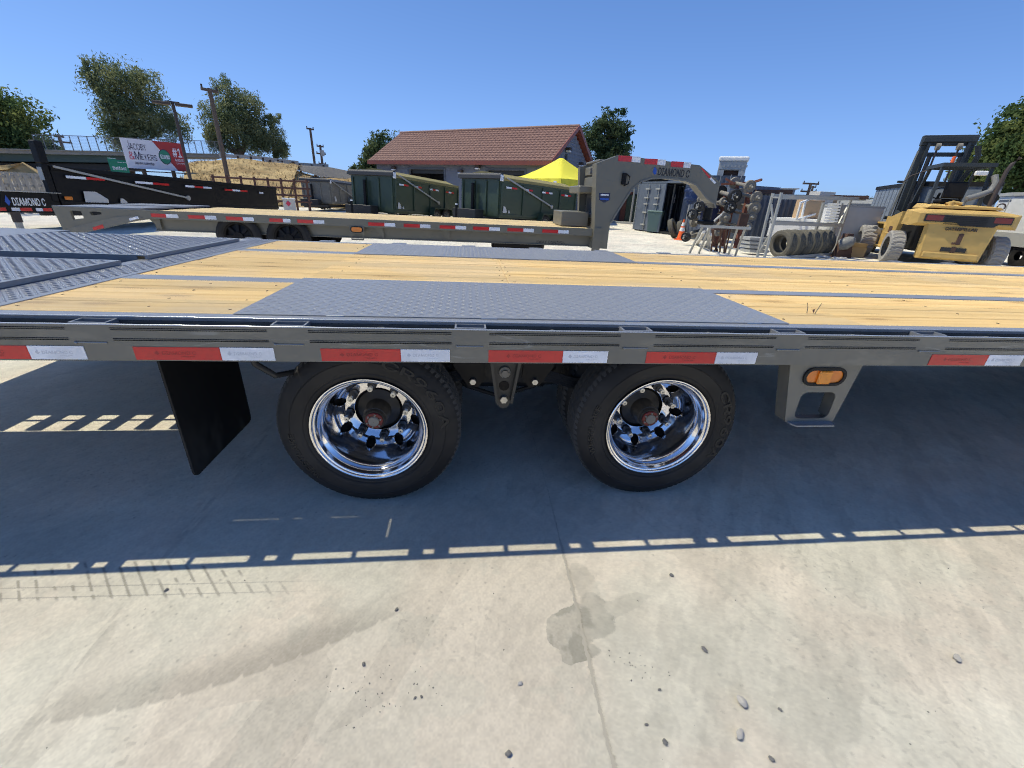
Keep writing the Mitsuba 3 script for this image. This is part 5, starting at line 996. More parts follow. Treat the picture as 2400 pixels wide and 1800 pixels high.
# counterweight: upper bumper, waist, lower weight
def loft(secs):
    """secs: list of (y, [(x, z), ...]) polygons with equal counts, hulled pairwise"""
    out = []
    for (ya, pa), (yb, pb) in zip(secs[:-1], secs[1:]):
        P = np.array([(x, ya, z) for x, z in pa] + [(x, yb, z) for x, z in pb]); out.append(arr(m3.Manifold.hull_points(P)))
    return join(out)
put('counterweight', join([loft([(0.0, [(-0.98, 1.18), (0.98, 1.18), (0.98, 1.42), (-0.98, 1.42), (-0.6, 1.45), (0.6, 1.45)]), (0.12, [(-1.12, 1.10), (1.12, 1.10), (1.12, 1.46), (-1.12, 1.46), (-0.7, 1.52), (0.7, 1.52)]), (0.75, [(-1.12, 1.12), (1.12, 1.12), (1.10, 1.50), (-1.10, 1.50), (-0.75, 1.58), (0.75, 1.58)])]),
    loft([(0.02, [(-0.62, 0.30), (0.62, 0.30), (0.70, 1.179), (-0.70, 1.179)]), (0.10, [(-0.68, 0.24), (0.68, 0.24), (0.76, 1.098), (-0.76, 1.098)]), (0.55, [(-0.60, 0.26), (0.60, 0.26), (0.62, 1.099), (-0.62, 1.099)])])]), Y, fk)
gr_ = put('rear_grille', prism([(-0.86, 1.22), (-0.15, 1.22), (-0.05, 1.14), (0.62, 1.14), (0.70, 1.22), (0.94, 1.22), (0.94, 1.40), (-0.86, 1.40)], 0.02, (0, -0.004, 0), (1, 0, 0), (0, 0, 1)), 'mat_inner_black', fk)
for k in range(5): put('grille_slat', box(-0.42, 0.45, -0.034, -0.0245, 1.17 + 0.045*k, 1.185 + 0.045*k), 'mat_matte_black', gr_)
put('tail_light', box(-0.82, -0.46, -0.036, -0.0245, 1.25, 1.38, 0.008), 'mat_tail_red', fk); put('tail_light', box(0.58, 0.92, -0.036, -0.0245, 1.25, 1.38, 0.008), 'mat_tail_red', fk)
put('maker_lettering', text('CATERPILLAR', 0.075, (-0.33, 0.0, 1.02), (1, 0, 0), (0, 0, 1), 0.025, True, 0.66), 'mat_pole_bronze', fk)
put('tow_hook', join([box(0.02, 0.12, -0.005, 0.06, 0.66, 0.95, 0.01), box(-0.06, 0.02, -0.004, 0.06, 0.66, 0.72, 0.01)]), 'mat_rust', fk)
put('tow_slot', box(-0.24, 0.30, -0.001, 0.04, 0.47, 0.58), 'mat_inner_black', fk); put('tow_pin', box(-0.02, 0.08, -0.01, 0.03, 0.45, 0.60), 'mat_rust', fk)
put('lower_lip', box(-0.60, 0.60, -0.03, 0.019, 0.28, 0.44, 0.03), Y, fk)
put('hood', loft([(0.30, [(-0.80, 1.57), (0.80, 1.57), (0.72, 1.63), (-0.72, 1.63)]), (1.5, [(-0.80, 1.57), (0.80, 1.57), (0.72, 1.70), (-0.72, 1.70)])]), Y, fk)
put('frame_side', join([prism([(1.18, 0.42), (2.35, 0.36), (2.35, 1.30), (1.95, 1.30), (1.05, 1.46), (1.05, 1.1)], 0.12, (-1.10, 0, 0), (0, 1, 0), (0, 0, 1))]), Y, fk)
put('frame_side', join([prism([(1.18, 0.42), (2.35, 0.36), (2.35, 1.30), (1.95, 1.30), (1.05, 1.46), (1.05, 1.1)], 0.12, (0.83, 0, 0), (0, 1, 0), (0, 0, 1))]), Y, fk)
put('step', box(-1.24, -1.102, 1.30, 2.2, 0.38, 0.44, 0.01), Y, fk); put('step', box(-1.20, -1.102, 1.35, 1.8, 0.80, 0.84, 0.01), Y, fk)
put('step_pocket', box(-1.106, -1.1015, 1.42, 1.75, 0.84, 1.02), 'mat_rust', fk)
put('chassis', join([box(-0.70, 0.70, 0.56, 3.2, 0.40, 1.10)]), 'mat_inner_black', fk)
def fork_wheel(x, y, r, w, side):
    k = numbered(fk + '__wheel'); old = M[0]
    M[0] = FM @ at(x, y, r) @ np.diag([1, 1, 1, 1.0]) @ at(0, 0, 0, cols=[[0, side, 0], [-side, 0, 0], [0, 0, 1]])  # local y -> inwards
    n = 120; pr = np.array([(r*0.62, 0.0), (r*0.72, -0.012), (r*0.9, -0.010), (r*0.96, 0.01), (r, 0.03), (r, w*0.34), (r, w*0.5), (r, w*0.66), (r, w - 0.03), (r*0.96, w - 0.01), (r*0.9, w + 0.01), (r*0.62, w)])
    v, f = lathe(pr, (0, 0, 0), (0, 1, 0), n); v = v.reshape(len(pr), n, 3)
    for i in range(3, 9):
        ph = int(abs(i - 5.5)*1.3)*side; cut = ((np.arange(n) + ph) % 6) < 2
        v[i, cut] *= np.array([0.945, 1, 0.945])
    put('tyre', (v.reshape(-1, 3), f), 'mat_dusty_rubber', k, smooth=20)
    put('rim', lathe([(r*0.625, 0.01), (r*0.60, 0.0), (r*0.56, 0.02), (r*0.54, 0.07), (r*0.40, 0.09), (r*0.34, 0.05), (r*0.24, 0.03), (r*0.22, -0.01), (0.001, -0.015)], (0, 0, 0), (0, 1, 0), 32), 'mat_light_grey', k, smooth=30)
    put('rim_spoke', join([bar((r*0.24*math.cos(a), 0.05, r*0.24*math.sin(a)), (r*0.56*math.cos(a), 0.045, r*0.56*math.sin(a)), r*0.10, 0.03, (0, 1, 0)) for a in np.arange(8)*PI/4]), 'mat_light_grey', k, kind='stuff')
    put('wheel_opening', join([bar((r*0.50*math.cos(a), 0.064, r*0.50*math.sin(a)), (r*0.36*math.cos(a), 0.082, r*0.36*math.sin(a)), r*0.16, 0.01, (0, 1, 0)) for a in np.arange(8)*PI/4 + PI/8]), 'mat_inner_black', k, kind='stuff')
    M[0] = old
fork_wheel(-0.93, 0.80, 0.46, 0.34, 1); fork_wheel(0.98, 0.80, 0.46, 0.34, -1); fork_wheel(-1.18, 2.72, 0.50, 0.40, 1); fork_wheel(1.18, 2.72, 0.50, 0.40, -1)
put('front_fender', prism([(2.20, 0.95), (2.35, 1.12), (3.2, 1.12), (3.3, 0.95), (3.3, 0.90), (3.17, 1.07), (2.38, 1.07), (2.24, 0.90)], 0.30, (-1.12, 0, 0), (0, 1, 0), (0, 0, 1)), Y, fk)
# overhead guard
for x in (-0.56, 0.56):
    put('guard_post', bar((x, 1.15, 1.58), (x*0.95, 1.30, 2.66), 0.07, 0.09), D_, fk); put('guard_post', bar((x, 2.75, 1.10), (x*0.95, 2.25, 2.66), 0.07, 0.08), D_, fk)
put('guard_frame', join([box(-0.58, -0.50, 1.15, 2.45, 2.66, 2.76), box(0.50, 0.58, 1.15, 2.45, 2.66, 2.76), box(-0.499, 0.499, 1.15, 1.24, 2.662, 2.758), box(-0.499, 0.499, 2.36, 2.45, 2.662, 2.758)]), D_, fk)
for i, y in enumerate(np.linspace(1.36, 2.26, 8)): put('guard_bar', box(-0.499, 0.499, y - 0.02, y + 0.02, 2.69, 2.745), D_, fk)
put('beacon', cyl((-0.40, 1.2, 2.761), (-0.40, 1.2, 2.92), 0.045, 0.035, 12), 'mat_orange', fk)
# seat, wheel, cab
put('seat', join([box(-0.26, 0.26, 1.45, 1.95, 1.72, 1.84, 0.04), box(-0.25, 0.25, 1.40, 1.52, 1.85, 2.30, 0.04)]), 'mat_matte_black', fk)
put('steering_wheel', tube([(-0.05 + 0.19*math.cos(a), 2.30 - 0.07*math.sin(a), 2.02 + 0.15*math.sin(a)) for a in np.linspace(0, 2*PI, 22)], 0.016), 'mat_matte_black', fk)
put('steering_column', cyl((-0.05, 2.55, 1.5), (-0.05, 2.30, 2.02), 0.035), 'mat_matte_black', fk)
put('cowl', box(-0.62, 0.62, 2.5, 2.7, 1.1, 1.75, 0.03), 'mat_matte_black', fk)
put('exhaust_stack', tube([(0.66, 0.85, 1.60), (0.67, 0.86, 1.9), (0.70, 0.88, 2.55), (0.74, 0.86, 2.72), (0.82, 0.80, 2.86)], [0.05, 0.05, 0.048, 0.045, 0.045], 14), 'mat_pole_bronze', fk, smooth=40)
put('intake_hose', tube([(0.05, 0.75, 1.66), (0.12, 0.78, 1.84), (0.35, 0.85, 1.93), (0.58, 0.95, 2.05), (0.66, 1.05, 2.25), (0.60, 1.15, 2.45)], 0.075, 14), 'mat_hose_grey', fk, smooth=40)
put('lift_ring', tube([(0.82 + 0.08*math.cos(a), 0.6, 1.66 + 0.08*math.sin(a)) for a in np.linspace(0, 2*PI, 16)], 0.018), 'mat_pole_bronze', fk)
put('filler_pipe', join([cyl((-0.25, 0.55, 1.62), (-0.25, 0.55, 1.72), 0.06), tube([(-0.35, 0.6, 1.68), (-0.2, 0.62, 1.74), (0.0, 0.62, 1.70)], 0.04)]), Y, fk)
put('work_lamp', xf(box(-0.14, 0.14, -0.04, 0.04, -0.06, 0.06, 0.02), at(0.30, 1.14, 2.50)), 'mat_white_paint', fk)
# mast
for x in (-0.58, 0.58):
    put('mast_rail', join([box(x - 0.075, x + 0.075, 3.46, 3.60, 0.35, 3.42), box(x*0.84 - 0.04, x*0.84 + 0.04, 3.36, 3.455, 0.5, 3.50)]), D_, fk)
    put('lift_cylinder', cyl((x*0.66, 3.30, 0.6), (x*0.66, 3.30, 3.1), 0.06), 'mat_inner_black', fk)
    put('lift_chain', bar((x*0.45, 3.32, 1.0), (x*0.45, 3.32, 3.3), 0.05, 0.02), 'mat_pole_bronze', fk)
    put('chain_sheave', cyl((x*0.45 - 0.05, 3.32, 3.38), (x*0.45 + 0.05, 3.32, 3.38), 0.10, n=18), 'mat_axle_grey', fk)
put('mast_head', join([box(-0.68, 0.68, 3.44, 3.62, 3.425, 3.72, 0.02), box(-0.66, 0.66, 3.35, 3.4385, 3.52, 3.66, 0.01)]), D_, fk)
for z0, z1 in ((3.12, 3.24), (2.2, 2.32)): put('mast_crossbar', box(-0.475, 0.475, 3.47, 3.55, z0, z1, 0.01), D_, fk)
for k in range(5): put('hydraulic_hose', tube([(0.62 + 0.03*k, 3.28, 3.40), (0.70 + 0.03*k, 3.22, 3.1), (0.66 + 0.03*k, 3.22, 2.8), (0.56 + 0.03*k, 3.28, 2.4)], 0.014), 'mat_inner_black', fk)
put('tilt_cylinder', bar((-0.66, 2.3, 1.20), (-0.66, 3.4, 1.45), 0.10, 0.10), D_, fk)
for k in range(9): put('backrest_bar', box(-0.62 + 0.155*k - 0.02, -0.62 + 0.155*k + 0.02, 3.75, 3.79, 1.3, 2.35), 'mat_matte_black', fk)
put('carriage', join([box(-0.85, 0.85, 3.72, 3.80, 1.2, 1.299, 0.01), box(-0.85, 0.85, 3.72, 3.80, 2.351, 2.42, 0.01)]), D_, fk)
put('mast_brace', join([bar((-0.70, 3.35, 3.25), (-1.05, 2.45, 1.15), 0.05, 0.07)]), D_, fk)
put('mirror_arm', tube([(-0.56, 2.3, 2.64), (-0.85, 2.5, 2.5), (-1.0, 2.55, 2.3)], 0.018), 'mat_pole_bronze', fk)
M[0] = np.eye(4)

# ---------------------------------------------------------------- enclosed cargo trailers behind the forklift
ec = thing('cargo_trailer', 'tall grey enclosed cargo trailer standing behind the forklift', 'trailer')
ca_, cb_, cc_ = (np.array(p) for p in ((16.926, 16.294, 2.383), (15.085, 13.19, 2.441), (15.94, 10.989, 2.358)))
zt = (ca_[2] + cb_[2] + cc_[2])/3
P2 = [ca_[:2], cb_[:2], cc_[:2], cc_[:2] + (ca_ - cb_)[:2]]
cen = np.mean(P2, 0)
ee = put('body', prism([tuple(p) for p in P2], zt - 0.55, (0, 0, 0.55), (1, 0, 0), (0, 1, 0)), 'mat_container_grey_light', ec)
def strip(a, b, z0, z1, name, mt, th=0.03, parent=None, t0=0.0, t1=1.0):
    a, b = np.array(a), np.array(b); p, q = a + (b - a)*t0, a + (b - a)*t1; dr_ = (q - p); L = np.linalg.norm(dr_); dr_ /= L; nrm = np.array([dr_[1], -dr_[0]])
    if nrm @ (np.array(CAM[:2]) - (p + q)/2) < 0: nrm = -nrm
    v = [np.array([*(s_ + nrm*o_), z]) for z in (z0, z1) for o_ in (0.001, th) for s_ in (p, q)]
    V = np.array(v); return put(name, (V, BF), mt, parent)
strip(P2[0], P2[1], zt - 0.10, zt + 0.02, 'roof_trim', 'mat_matte_black', 0.04, ec); strip(P2[1], P2[2], zt - 0.10, zt + 0.02, 'roof_trim', 'mat_matte_black', 0.04, ec)
strip(P2[1], P2[2], 0.55, 1.0, 'stone_guard', 'mat_slate', 0.02, ec); strip(P2[0], P2[1], 0.55, 0.62, 'bottom_trim', 'mat_matte_black', 0.04, ec)
for k in range(1, 8): strip(P2[0], P2[1], 0.63, zt - 0.11, 'panel_seam', 'mat_slate', 0.008, ec, k/8 - 0.004, k/8 + 0.004)
w0 = np.array(P2[1]) + (np.array(P2[2]) - P2[1])*0.94; un = np.append((np.array(P2[2]) - P2[1])/np.linalg.norm(np.array(P2[2]) - P2[1]), 0); nn = np.cross(un, [0, 0, 1])
put('round_badge', prism([(0.17*math.cos(t), 0.17*math.sin(t)) for t in np.arange(28)*2*PI/28], 0.01, (*w0, zt - 0.45) + nn*0.002, un, (0, 0, 1)), 'mat_matte_black', ec)
mid_ = P2[0]*np.array([0.5, 0.5]) + P2[1]*np.array([0.5, 0.5])
for f_ in (0.45, 0.6):
    p = np.array(P2[0]) + (np.array(P2[1]) - P2[0])*f_; yw = math.atan2(*(np.array(P2[0]) - P2[1])[::-1])
    q = cen*0.08 + p*0.92; put('wheel', xf(lathe([(0.14, 0.0), (0.26, -0.01), (0.36, 0.02), (0.36, 0.2), (0.2, 0.22)], (0, 0, 0), (0, 1, 0), 28), at(q[0], q[1], 0.36, yw)), 'mat_rubber', ec, smooth=30)
put('chassis', prism([tuple(p*0.9 + cen*0.1) for p in P2], 0.25, (0, 0, 0.299), (1, 0, 0), (0, 1, 0)), 'mat_inner_black', ec)
wt = thing('cargo_trailer', 'white enclosed cargo trailer with a grey lower guard at the right edge', 'trailer')
wa, wb = np.array((17.569, 11.822, 2.207)), np.array((17.029, 9.994, 2.304))
zt = wa[2] - 0.05; un = (wb - wa)*[1, 1, 0]; un /= np.linalg.norm(un); bk = np.array([-un[1], un[0], 0])*2.4
if (bk @ (wa - np.array(CAM))) < 0: bk = -bk
vn = np.array((18.174, 12.677, 2.312))
P2 = [vn[:2], wa[:2], (wa + un*3.2)[:2], (wa + un*3.2 + bk)[:2], (vn + bk*0.6)[:2]]
put('body', prism([tuple(p) for p in P2], zt - 0.62, (0, 0, 0.62), (1, 0, 0), (0, 1, 0)), 'mat_white_panel', wt)
strip(P2[1], P2[2], 0.62, 1.02, 'stone_guard', 'mat_light_grey', 0.02, wt); strip(P2[0], P2[1], 0.62, 1.02, 'stone_guard', 'mat_light_grey', 0.02, wt)
strip(P2[1], P2[2], zt - 0.05, zt + 0.05, 'roof_trim', 'mat_light_grey', 0.05, wt); strip(P2[0], P2[1], zt - 0.05, zt + 0.05, 'roof_trim', 'mat_light_grey', 0.05, wt)
strip(P2[0], P2[1], 1.1, zt - 0.12, 'door_seam', 'mat_light_grey', 0.012, wt, 0.82, 0.88); strip(P2[0], P2[1], zt - 0.22, zt - 0.16, 'vent_strip', 'mat_slate', 0.012, wt, 0.1, 0.95)
cen = np.mean(P2, 0); put('chassis', prism([tuple(p*0.85 + cen*0.15) for p in P2], 0.25, (0, 0, 0.369), (1, 0, 0), (0, 1, 0)), 'mat_inner_black', wt)
for f_ in (0.35, 0.65): p = (np.array(P2[1]) + (np.array(P2[2]) - P2[1])*f_)*0.95 + cen*0.05; put('wheel', xf(lathe([(0.14, 0.0), (0.26, -0.01), (0.36, 0.02), (0.36, 0.2), (0.2, 0.22)], (0, 0, 0), (0, 1, 0), 28), at(p[0], p[1], 0.36, math.atan2(un[1], un[0]))), 'mat_rubber', wt, smooth=30)

# ---------------------------------------------------------------- shipping containers
def corr_wall(a, b, z0, z1, n, depth=0.05):
    """corrugated sheet between plan points a and b"""
    a, b = np.array(a, float), np.array(b, float); dv = (b - a); L = np.linalg.norm(dv); dv /= L; nm = np.array([dv[1], -dv[0]])
    if nm @ (np.array(CAM[:2]) - (a + b)/2) < 0: nm = -nm
    xs, os_ = [], []
    for k in range(n):
        for t, o in ((0.0, 0), (0.28, 0), (0.5, 1), (0.78, 1)): xs.append((k + t)/n); os_.append(o)
    xs.append(1.0); os_.append(0); p = a + np.outer(np.array(xs)*L, dv) + np.outer(np.array(os_)*depth, nm)
    N = len(p); v = np.vstack([np.c_[p, np.full(N, z0)], np.c_[p, np.full(N, z1)]]); j = np.arange(N - 1)
    return v, np.vstack([np.stack([j, j + 1, j + N + 1], 1), np.stack([j, j + N + 1, j + N], 1)])
c1 = thing('shipping_container', 'slate blue shipping container with its doors swung open behind the gooseneck arch', 'container')
d0, d1 = np.array((9.148, 22.498, 0.0)[:2]), np.array((9.682, 20.406, 0.0)[:2])
top0 = 2.41
ux = (d1 - d0)/np.linalg.norm(d1 - d0); pb = np.array([-ux[1], ux[0]]); pb = pb if pb @ (d0 - np.array(CAM[:2])) > 0 else -pb
W_ = 2.44; wdoor = np.linalg.norm(d1 - d0)
o3 = lambda s, b, z: np.array([*(d0 + ux*s + pb*b), z])
U3, B3 = np.append(ux, 0), np.append(pb, 0)
put('roof', prism([tuple(o3(s, b, 0)[:2]) for s, b in ((0, 0.06), (3.4, 0.06), (3.4, 6.0), (0, 6.0))], 0.08, (0, 0, top0 - 0.08), (1, 0, 0), (0, 1, 0)), 'mat_container_grey', c1)
put('side_wall', corr_wall(o3(-0.02, 0.05, 0)[:2], o3(-0.02, 6.0, 0)[:2], 0.05, top0 - 0.081, 20), 'mat_container_grey', c1)
put('side_wall', corr_wall(o3(3.42, 0.05, 0)[:2], o3(3.42, 6.0, 0)[:2], 0.05, top0 - 0.081, 20), 'mat_container_grey', c1)
put('back_wall', prism([(0, 0.05), (3.4, 0.05), (3.4, top0 - 0.09), (0, top0 - 0.09)], 0.05, o3(0, 5.9, 0), U3, (0, 0, 1)), 'mat_inner_black', c1)
put('floor', prism([tuple(o3(s, b, 0)[:2]) for s, b in ((0, 0.02), (3.4, 0.02), (3.4, 5.8), (0, 5.8))], 0.12, (0, 0, 0.0), (1, 0, 0), (0, 1, 0)), 'mat_inner_black', c1)
dl = put('door', prism([(0, 0.06), (wdoor, 0.06), (wdoor, top0 - 0.1), (0, top0 - 0.1)], 0.06, o3(0, 0.0, 0), U3, (0, 0, 1)), 'mat_container_grey', c1)
for s in (0.42, 0.80):
    put('locking_rod', cyl(o3(s*wdoor, -0.10, 0.1), o3(s*wdoor, -0.10, top0 - 0.15), 0.022, n=8), 'mat_galvanized', dl)
    for z in (0.35, 0.95, 1.35, 1.65, top0 - 0.35): put('rod_bracket', xf(box(-0.16, 0.16, -0.04, 0.04, -0.03, 0.03), at(*o3(s*wdoor - 0.05, -0.115, z), math.atan2(ux[1], ux[0]))), 'mat_light_grey', dl)
put('door_edge', cyl(o3(-0.02, -0.07, 0.05), o3(-0.02, -0.07, top0), 0.03), 'mat_galvanized', c1)
q0 = np.array((10.406, 21.124, 0.0)[:2])
od = (np.array((13.616, 26.1, 0.0)[:2]) - q0); od /= np.linalg.norm(od)
dr2 = put('door', prism([(0, 0.06), (1.25, 0.06), (1.25, top0 - 0.1), (0, top0 - 0.1)], 0.06, (*q0, 0), (*od, 0), (0, 0, 1)), 'mat_container_blue', c1)
put('door_edge', cyl((*q0, 0.05), (*q0, top0), 0.035), 'mat_galvanized', c1)
put('door_placard', prism([(0.12, 1.45), (0.34, 1.45), (0.34, 1.85), (0.12, 1.85)], 0.01, (*(q0 - np.array([od[1], -od[0]])*-0.075), 0), (*od, 0), (0, 0, 1)), 'mat_bill_white', c1)
put('tube_light', cyl(o3(wdoor + 0.25, 1.3, top0 - 0.55), o3(wdoor + 0.85, 1.6, top0 - 0.62), 0.03), 'mat_bill_white', c1)
put('shelf', join([box(0, 0.5, 0, 0.4, 0.9, 0.94)]), 'mat_slate', c1) if 0 else None
c2 = thing('shipping_container', 'grey blue container end between the open container doors and the axle rack', 'container')
e0, e1 = np.array((9.695, 17.771, 0.361)[:2]), np.array((10.498, 16.189, 0.411)[:2]); top2 = (9.512, 17.638, 2.182)[2]
put('end_wall', corr_wall(e0, e1, 0.02, top2, 9, 0.03), 'mat_container_grey', c2)
uu = (e1 - e0)/np.linalg.norm(e1 - e0); vv = np.array([-uu[1], uu[0]]); vv = vv if vv @ e0 > 0 else -vv
put('body', prism([tuple(e0 + vv*0.03), tuple(e1 + vv*0.03), tuple(e1*1.06), tuple(e0*1.06)], top2, (0, 0, 0.02), (1, 0, 0), (0, 1, 0)), 'mat_container_grey', c2)
put('corner_post', cyl((*e0, 0.0), (*e0, top2 + 0.02), 0.05), 'mat_galvanized', c2)
c3 = thing('shipping_container', 'tall slate container with a rooftop rail behind the axle rack', 'container')
h0, h1 = np.array((14.003, 25.112, 2.986)), np.array((15.868, 24.04, 3.155)); zt3 = (h0[2] + h1[2])/2
uu = (h1 - h0)[:2]; Lc = np.linalg.norm(uu); uu /= Lc; vv = np.array([-uu[1], uu[0]])
put('body', prism([tuple(h0[:2] + vv*0.06), tuple(h1[:2] + vv*0.06), tuple(h1[:2] + vv*6), tuple(h0[:2] + vv*6)], zt3, (0, 0, 0), (1, 0, 0), (0, 1, 0)), 'mat_slate', c3)
put('end_wall', corr_wall(h0[:2], h1[:2], 0, zt3 - 0.1, 8, 0.03), 'mat_slate', c3)
put('roof_rail', join([cyl((*h0[:2], zt3 - 0.45), (*h1[:2], zt3 - 0.40), 0.025, n=8)] + [cyl((*(h0[:2] + uu*Lc*k), zt3 - 0.9), (*(h0[:2] + uu*Lc*k), zt3 + 0.05), 0.025, n=8) for k in (0.12, 0.4, 0.65, 0.9)]), 'mat_galvanized', c3)
ub = thing('stacking_bin', 'grey ribbed bin with a white lid standing high on the slate container', 'bin')
b0, b1 = np.array((15.026, 25.695, 3.277)), np.array((16.326, 24.933, 3.307)); uu = (b1 - b0)[:2]; Lb = np.linalg.norm(uu); uu /= Lb; zh = (15.543, 25.402, 4.148)[2]; z0 = zt3 + 0.001
M[0] = at(b0[0], b0[1], 0, math.atan2(uu[1], uu[0]))
put('body', box(0, Lb, 0, 1.1, z0 + 0.35, zh - 0.25, 0.04), 'mat_light_grey', ub)
put('under_crate', box(0.351, Lb - 0.351, 0.3, 1.05, z0, z0 + 0.345), 'mat_rust', ub); put('foot', box(0, 0.35, 0, 1.1, z0, z0 + 0.349), 'mat_light_grey', ub); put('foot', box(Lb - 0.35, Lb, 0, 1.1, z0, z0 + 0.349), 'mat_light_grey', ub)  # dark box added to stand for the dark opening between the feet
for k in range(7): put('body_rib', box(0.28 + 0.2*k, 0.36 + 0.2*k, -0.03, -0.001, z0 + 0.5, zh - 0.45, 0.01), 'mat_light_grey', ub)
put('lid', box(-0.06, Lb + 0.06, -0.06, 1.16, zh - 0.249, zh, 0.06), 'mat_white_paint', ub)
M[0] = np.eye(4)
c4 = thing('shipping_container', 'dark blue corrugated container wall behind the galvanized rack', 'container')
k0, k1 = np.array((12.683, 17.767, 1.92)), np.array((15.316, 18.339, 1.87)); zt4 = k0[2]
put('side_wall', corr_wall(k0[:2], k1[:2], 0.05, zt4, 9, 0.09), 'mat_container_blue', c4)
uu = (k1 - k0)[:2]; uu /= np.linalg.norm(uu); vv = np.array([-uu[1], uu[0]])
put('body', prism([tuple(k0[:2] + vv*0.02), tuple(k1[:2] + vv*0.02), tuple(k1[:2] + vv*2.4), tuple(k0[:2] + vv*2.4)], zt4 - 0.02, (0, 0, 0.02), (1, 0, 0), (0, 1, 0)), 'mat_container_blue', c4)
sh = thing('flat_roof_shed', 'low brown topped shed roof beyond the dark blue corrugated container', 'shed')
a, b = np.array((14.174, 21.561, 2.183)), np.array((16.055, 21.52, 2.246))
put('roof', along(a, b, 3.0, -0.15, 0.05), 'mat_rust', sh); put('wall', along(a + [0.2, 0.3, 0], b - [0.2, -0.3, 0], 2.6, -a[2], -0.16), 'mat_slate', sh)
sg = thing('utility_cabinet', 'small lilac grey box roof peeking over the dark blue corrugated container', 'shed')
a, b = np.array((19.774, 26.239, 2.556)), np.array((20.434, 25.755, 2.581)); put('body', along(a, b, 1.6, -a[2], 0), 'mat_slate_siding_light', sg); put('roof', along(a - [0.1, 0, 0], b + [0.1, 0, 0], 1.8, 0.001, 0.06), 'mat_light_grey', sg)
gw = thing('open_shed', 'dark open fronted shop bay with red and green stock seen through the gooseneck arch', 'shed')
a, b = np.array((9.906, 30.505, 0.0)), np.array((11.579, 29.307, 0.0)); zg_ = 3.4
bd = (b - a); bd /= np.linalg.norm(bd); bp_ = np.array([-bd[1], bd[0], 0]); La = np.linalg.norm(b - a)
put('back_wall', prism([(-3, 0), (La + 2, 0), (La + 2, zg_), (-3, zg_)], -0.1, a + bp_*2.5, bd, (0, 0, 1)), 'mat_inner_black', gw)
put('roof', prism([tuple((a + bd*s + bp_*t)[:2]) for s, t in ((-3, -0.2), (La + 2, -0.2), (La + 2, 2.6), (-3, 2.6))], 0.12, (0, 0, zg_ + 0.001), (1, 0, 0), (0, 1, 0)), 'mat_container_blue', gw)
put('side_wall', prism([(0, 0), (2.4, 0), (2.4, zg_), (0, zg_)], 0.1, a + bd*(La + 1.9), bp_, (0, 0, 1)), 'mat_slate', gw)
put('front_post', cyl(a + bd*(La - 0.2), a + bd*(La - 0.2) + [0, 0, zg_], 0.07), 'mat_galvanized', gw); put('threshold', along(a - bd*3, b + bd*1, 0.5, 0.0, 0.14), 'mat_light_grey', gw)
for s, z0, z1, mt, dp in ((La*0.12, 0.14, 1.3, 'mat_container_blue', 1.2), (La*0.48, 0.14, 2.1, 'mat_rust_red', 1.5), (La*0.75, 0.14, 1.9, 'mat_green_paint', 1.4), (La*0.66, 1.95, 2.7, 'mat_light_grey', 1.7)):
    q = a + bd*s + bp_*dp; put('stock_item', xf(box(-0.45, 0.45, -0.3, 0.3, z0, z1, 0.03), at(q[0], q[1], 0, math.atan2(bd[1], bd[0]))), mt, gw)

# ---------------------------------------------------------------- wheeled bin, cone, loose tyres
wb_ = thing('wheelie_bin', 'teal grey wheeled refuse bin in front of the open container door', 'bin')
q = np.array((9.551, 20.857, 0.0)); M[0] = at(q[0], q[1], 0, -0.55)
put('body', arr(m3.Manifold.hull_points(np.array([(x*sx, y, z) for sx, ya, yb, z in ((0.26, -0.26, 0.24, 0.06), (0.34, -0.36, 0.36, 0.98)) for x in (-1, 1) for y in (ya, yb)], float))), 'mat_teal_plastic', wb_)
put('rim', box(-0.36, 0.36, -0.38, 0.38, 0.90, 0.985, 0.015), 'mat_teal_plastic', wb_); put('lid', box(-0.37, 0.37, -0.42, 0.40, 0.986, 1.06, 0.03), 'mat_teal_plastic', wb_)
put('handle', cyl((-0.28, 0.44, 1.0), (0.28, 0.44, 1.0), 0.02), 'mat_teal_plastic', wb_)
for x in (-0.30, 0.30): put('wheel', cyl((x - 0.03, 0.26, 0.10), (x + 0.03, 0.26, 0.10), 0.10, n=16), 'mat_matte_black', wb_)
M[0] = np.eye(4)
cn = thing('traffic_cone', 'orange traffic cone with two white bands beside the axle pile', 'cone')
q = np.array((9.044, 16.713, 0.0)); M[0] = at(q[0], q[1], 0, 0.3)
put('base', box(-0.20, 0.20, -0.20, 0.20, 0, 0.035, 0.01), 'mat_orange', cn)
hs = [(0.036, 0.160), (0.36, 0.105), (0.50, 0.082), (0.56, 0.071), (0.70, 0.048), (0.82, 0.030)]
for i, mt in enumerate(('mat_orange', 'mat_cone_white', 'mat_orange', 'mat_cone_white', 'mat_orange')):
    (z0, r0), (z1, r1_) = hs[i], hs[i + 1]; put('cone_band', lathe([(r0 + (0.001 if i % 2 else 0), z0), (r1_ + (0.001 if i % 2 else 0), z1)], (0, 0, 0), (0, 0, 1), 24, True), mt, cn, smooth=40)
M[0] = np.eye(4)
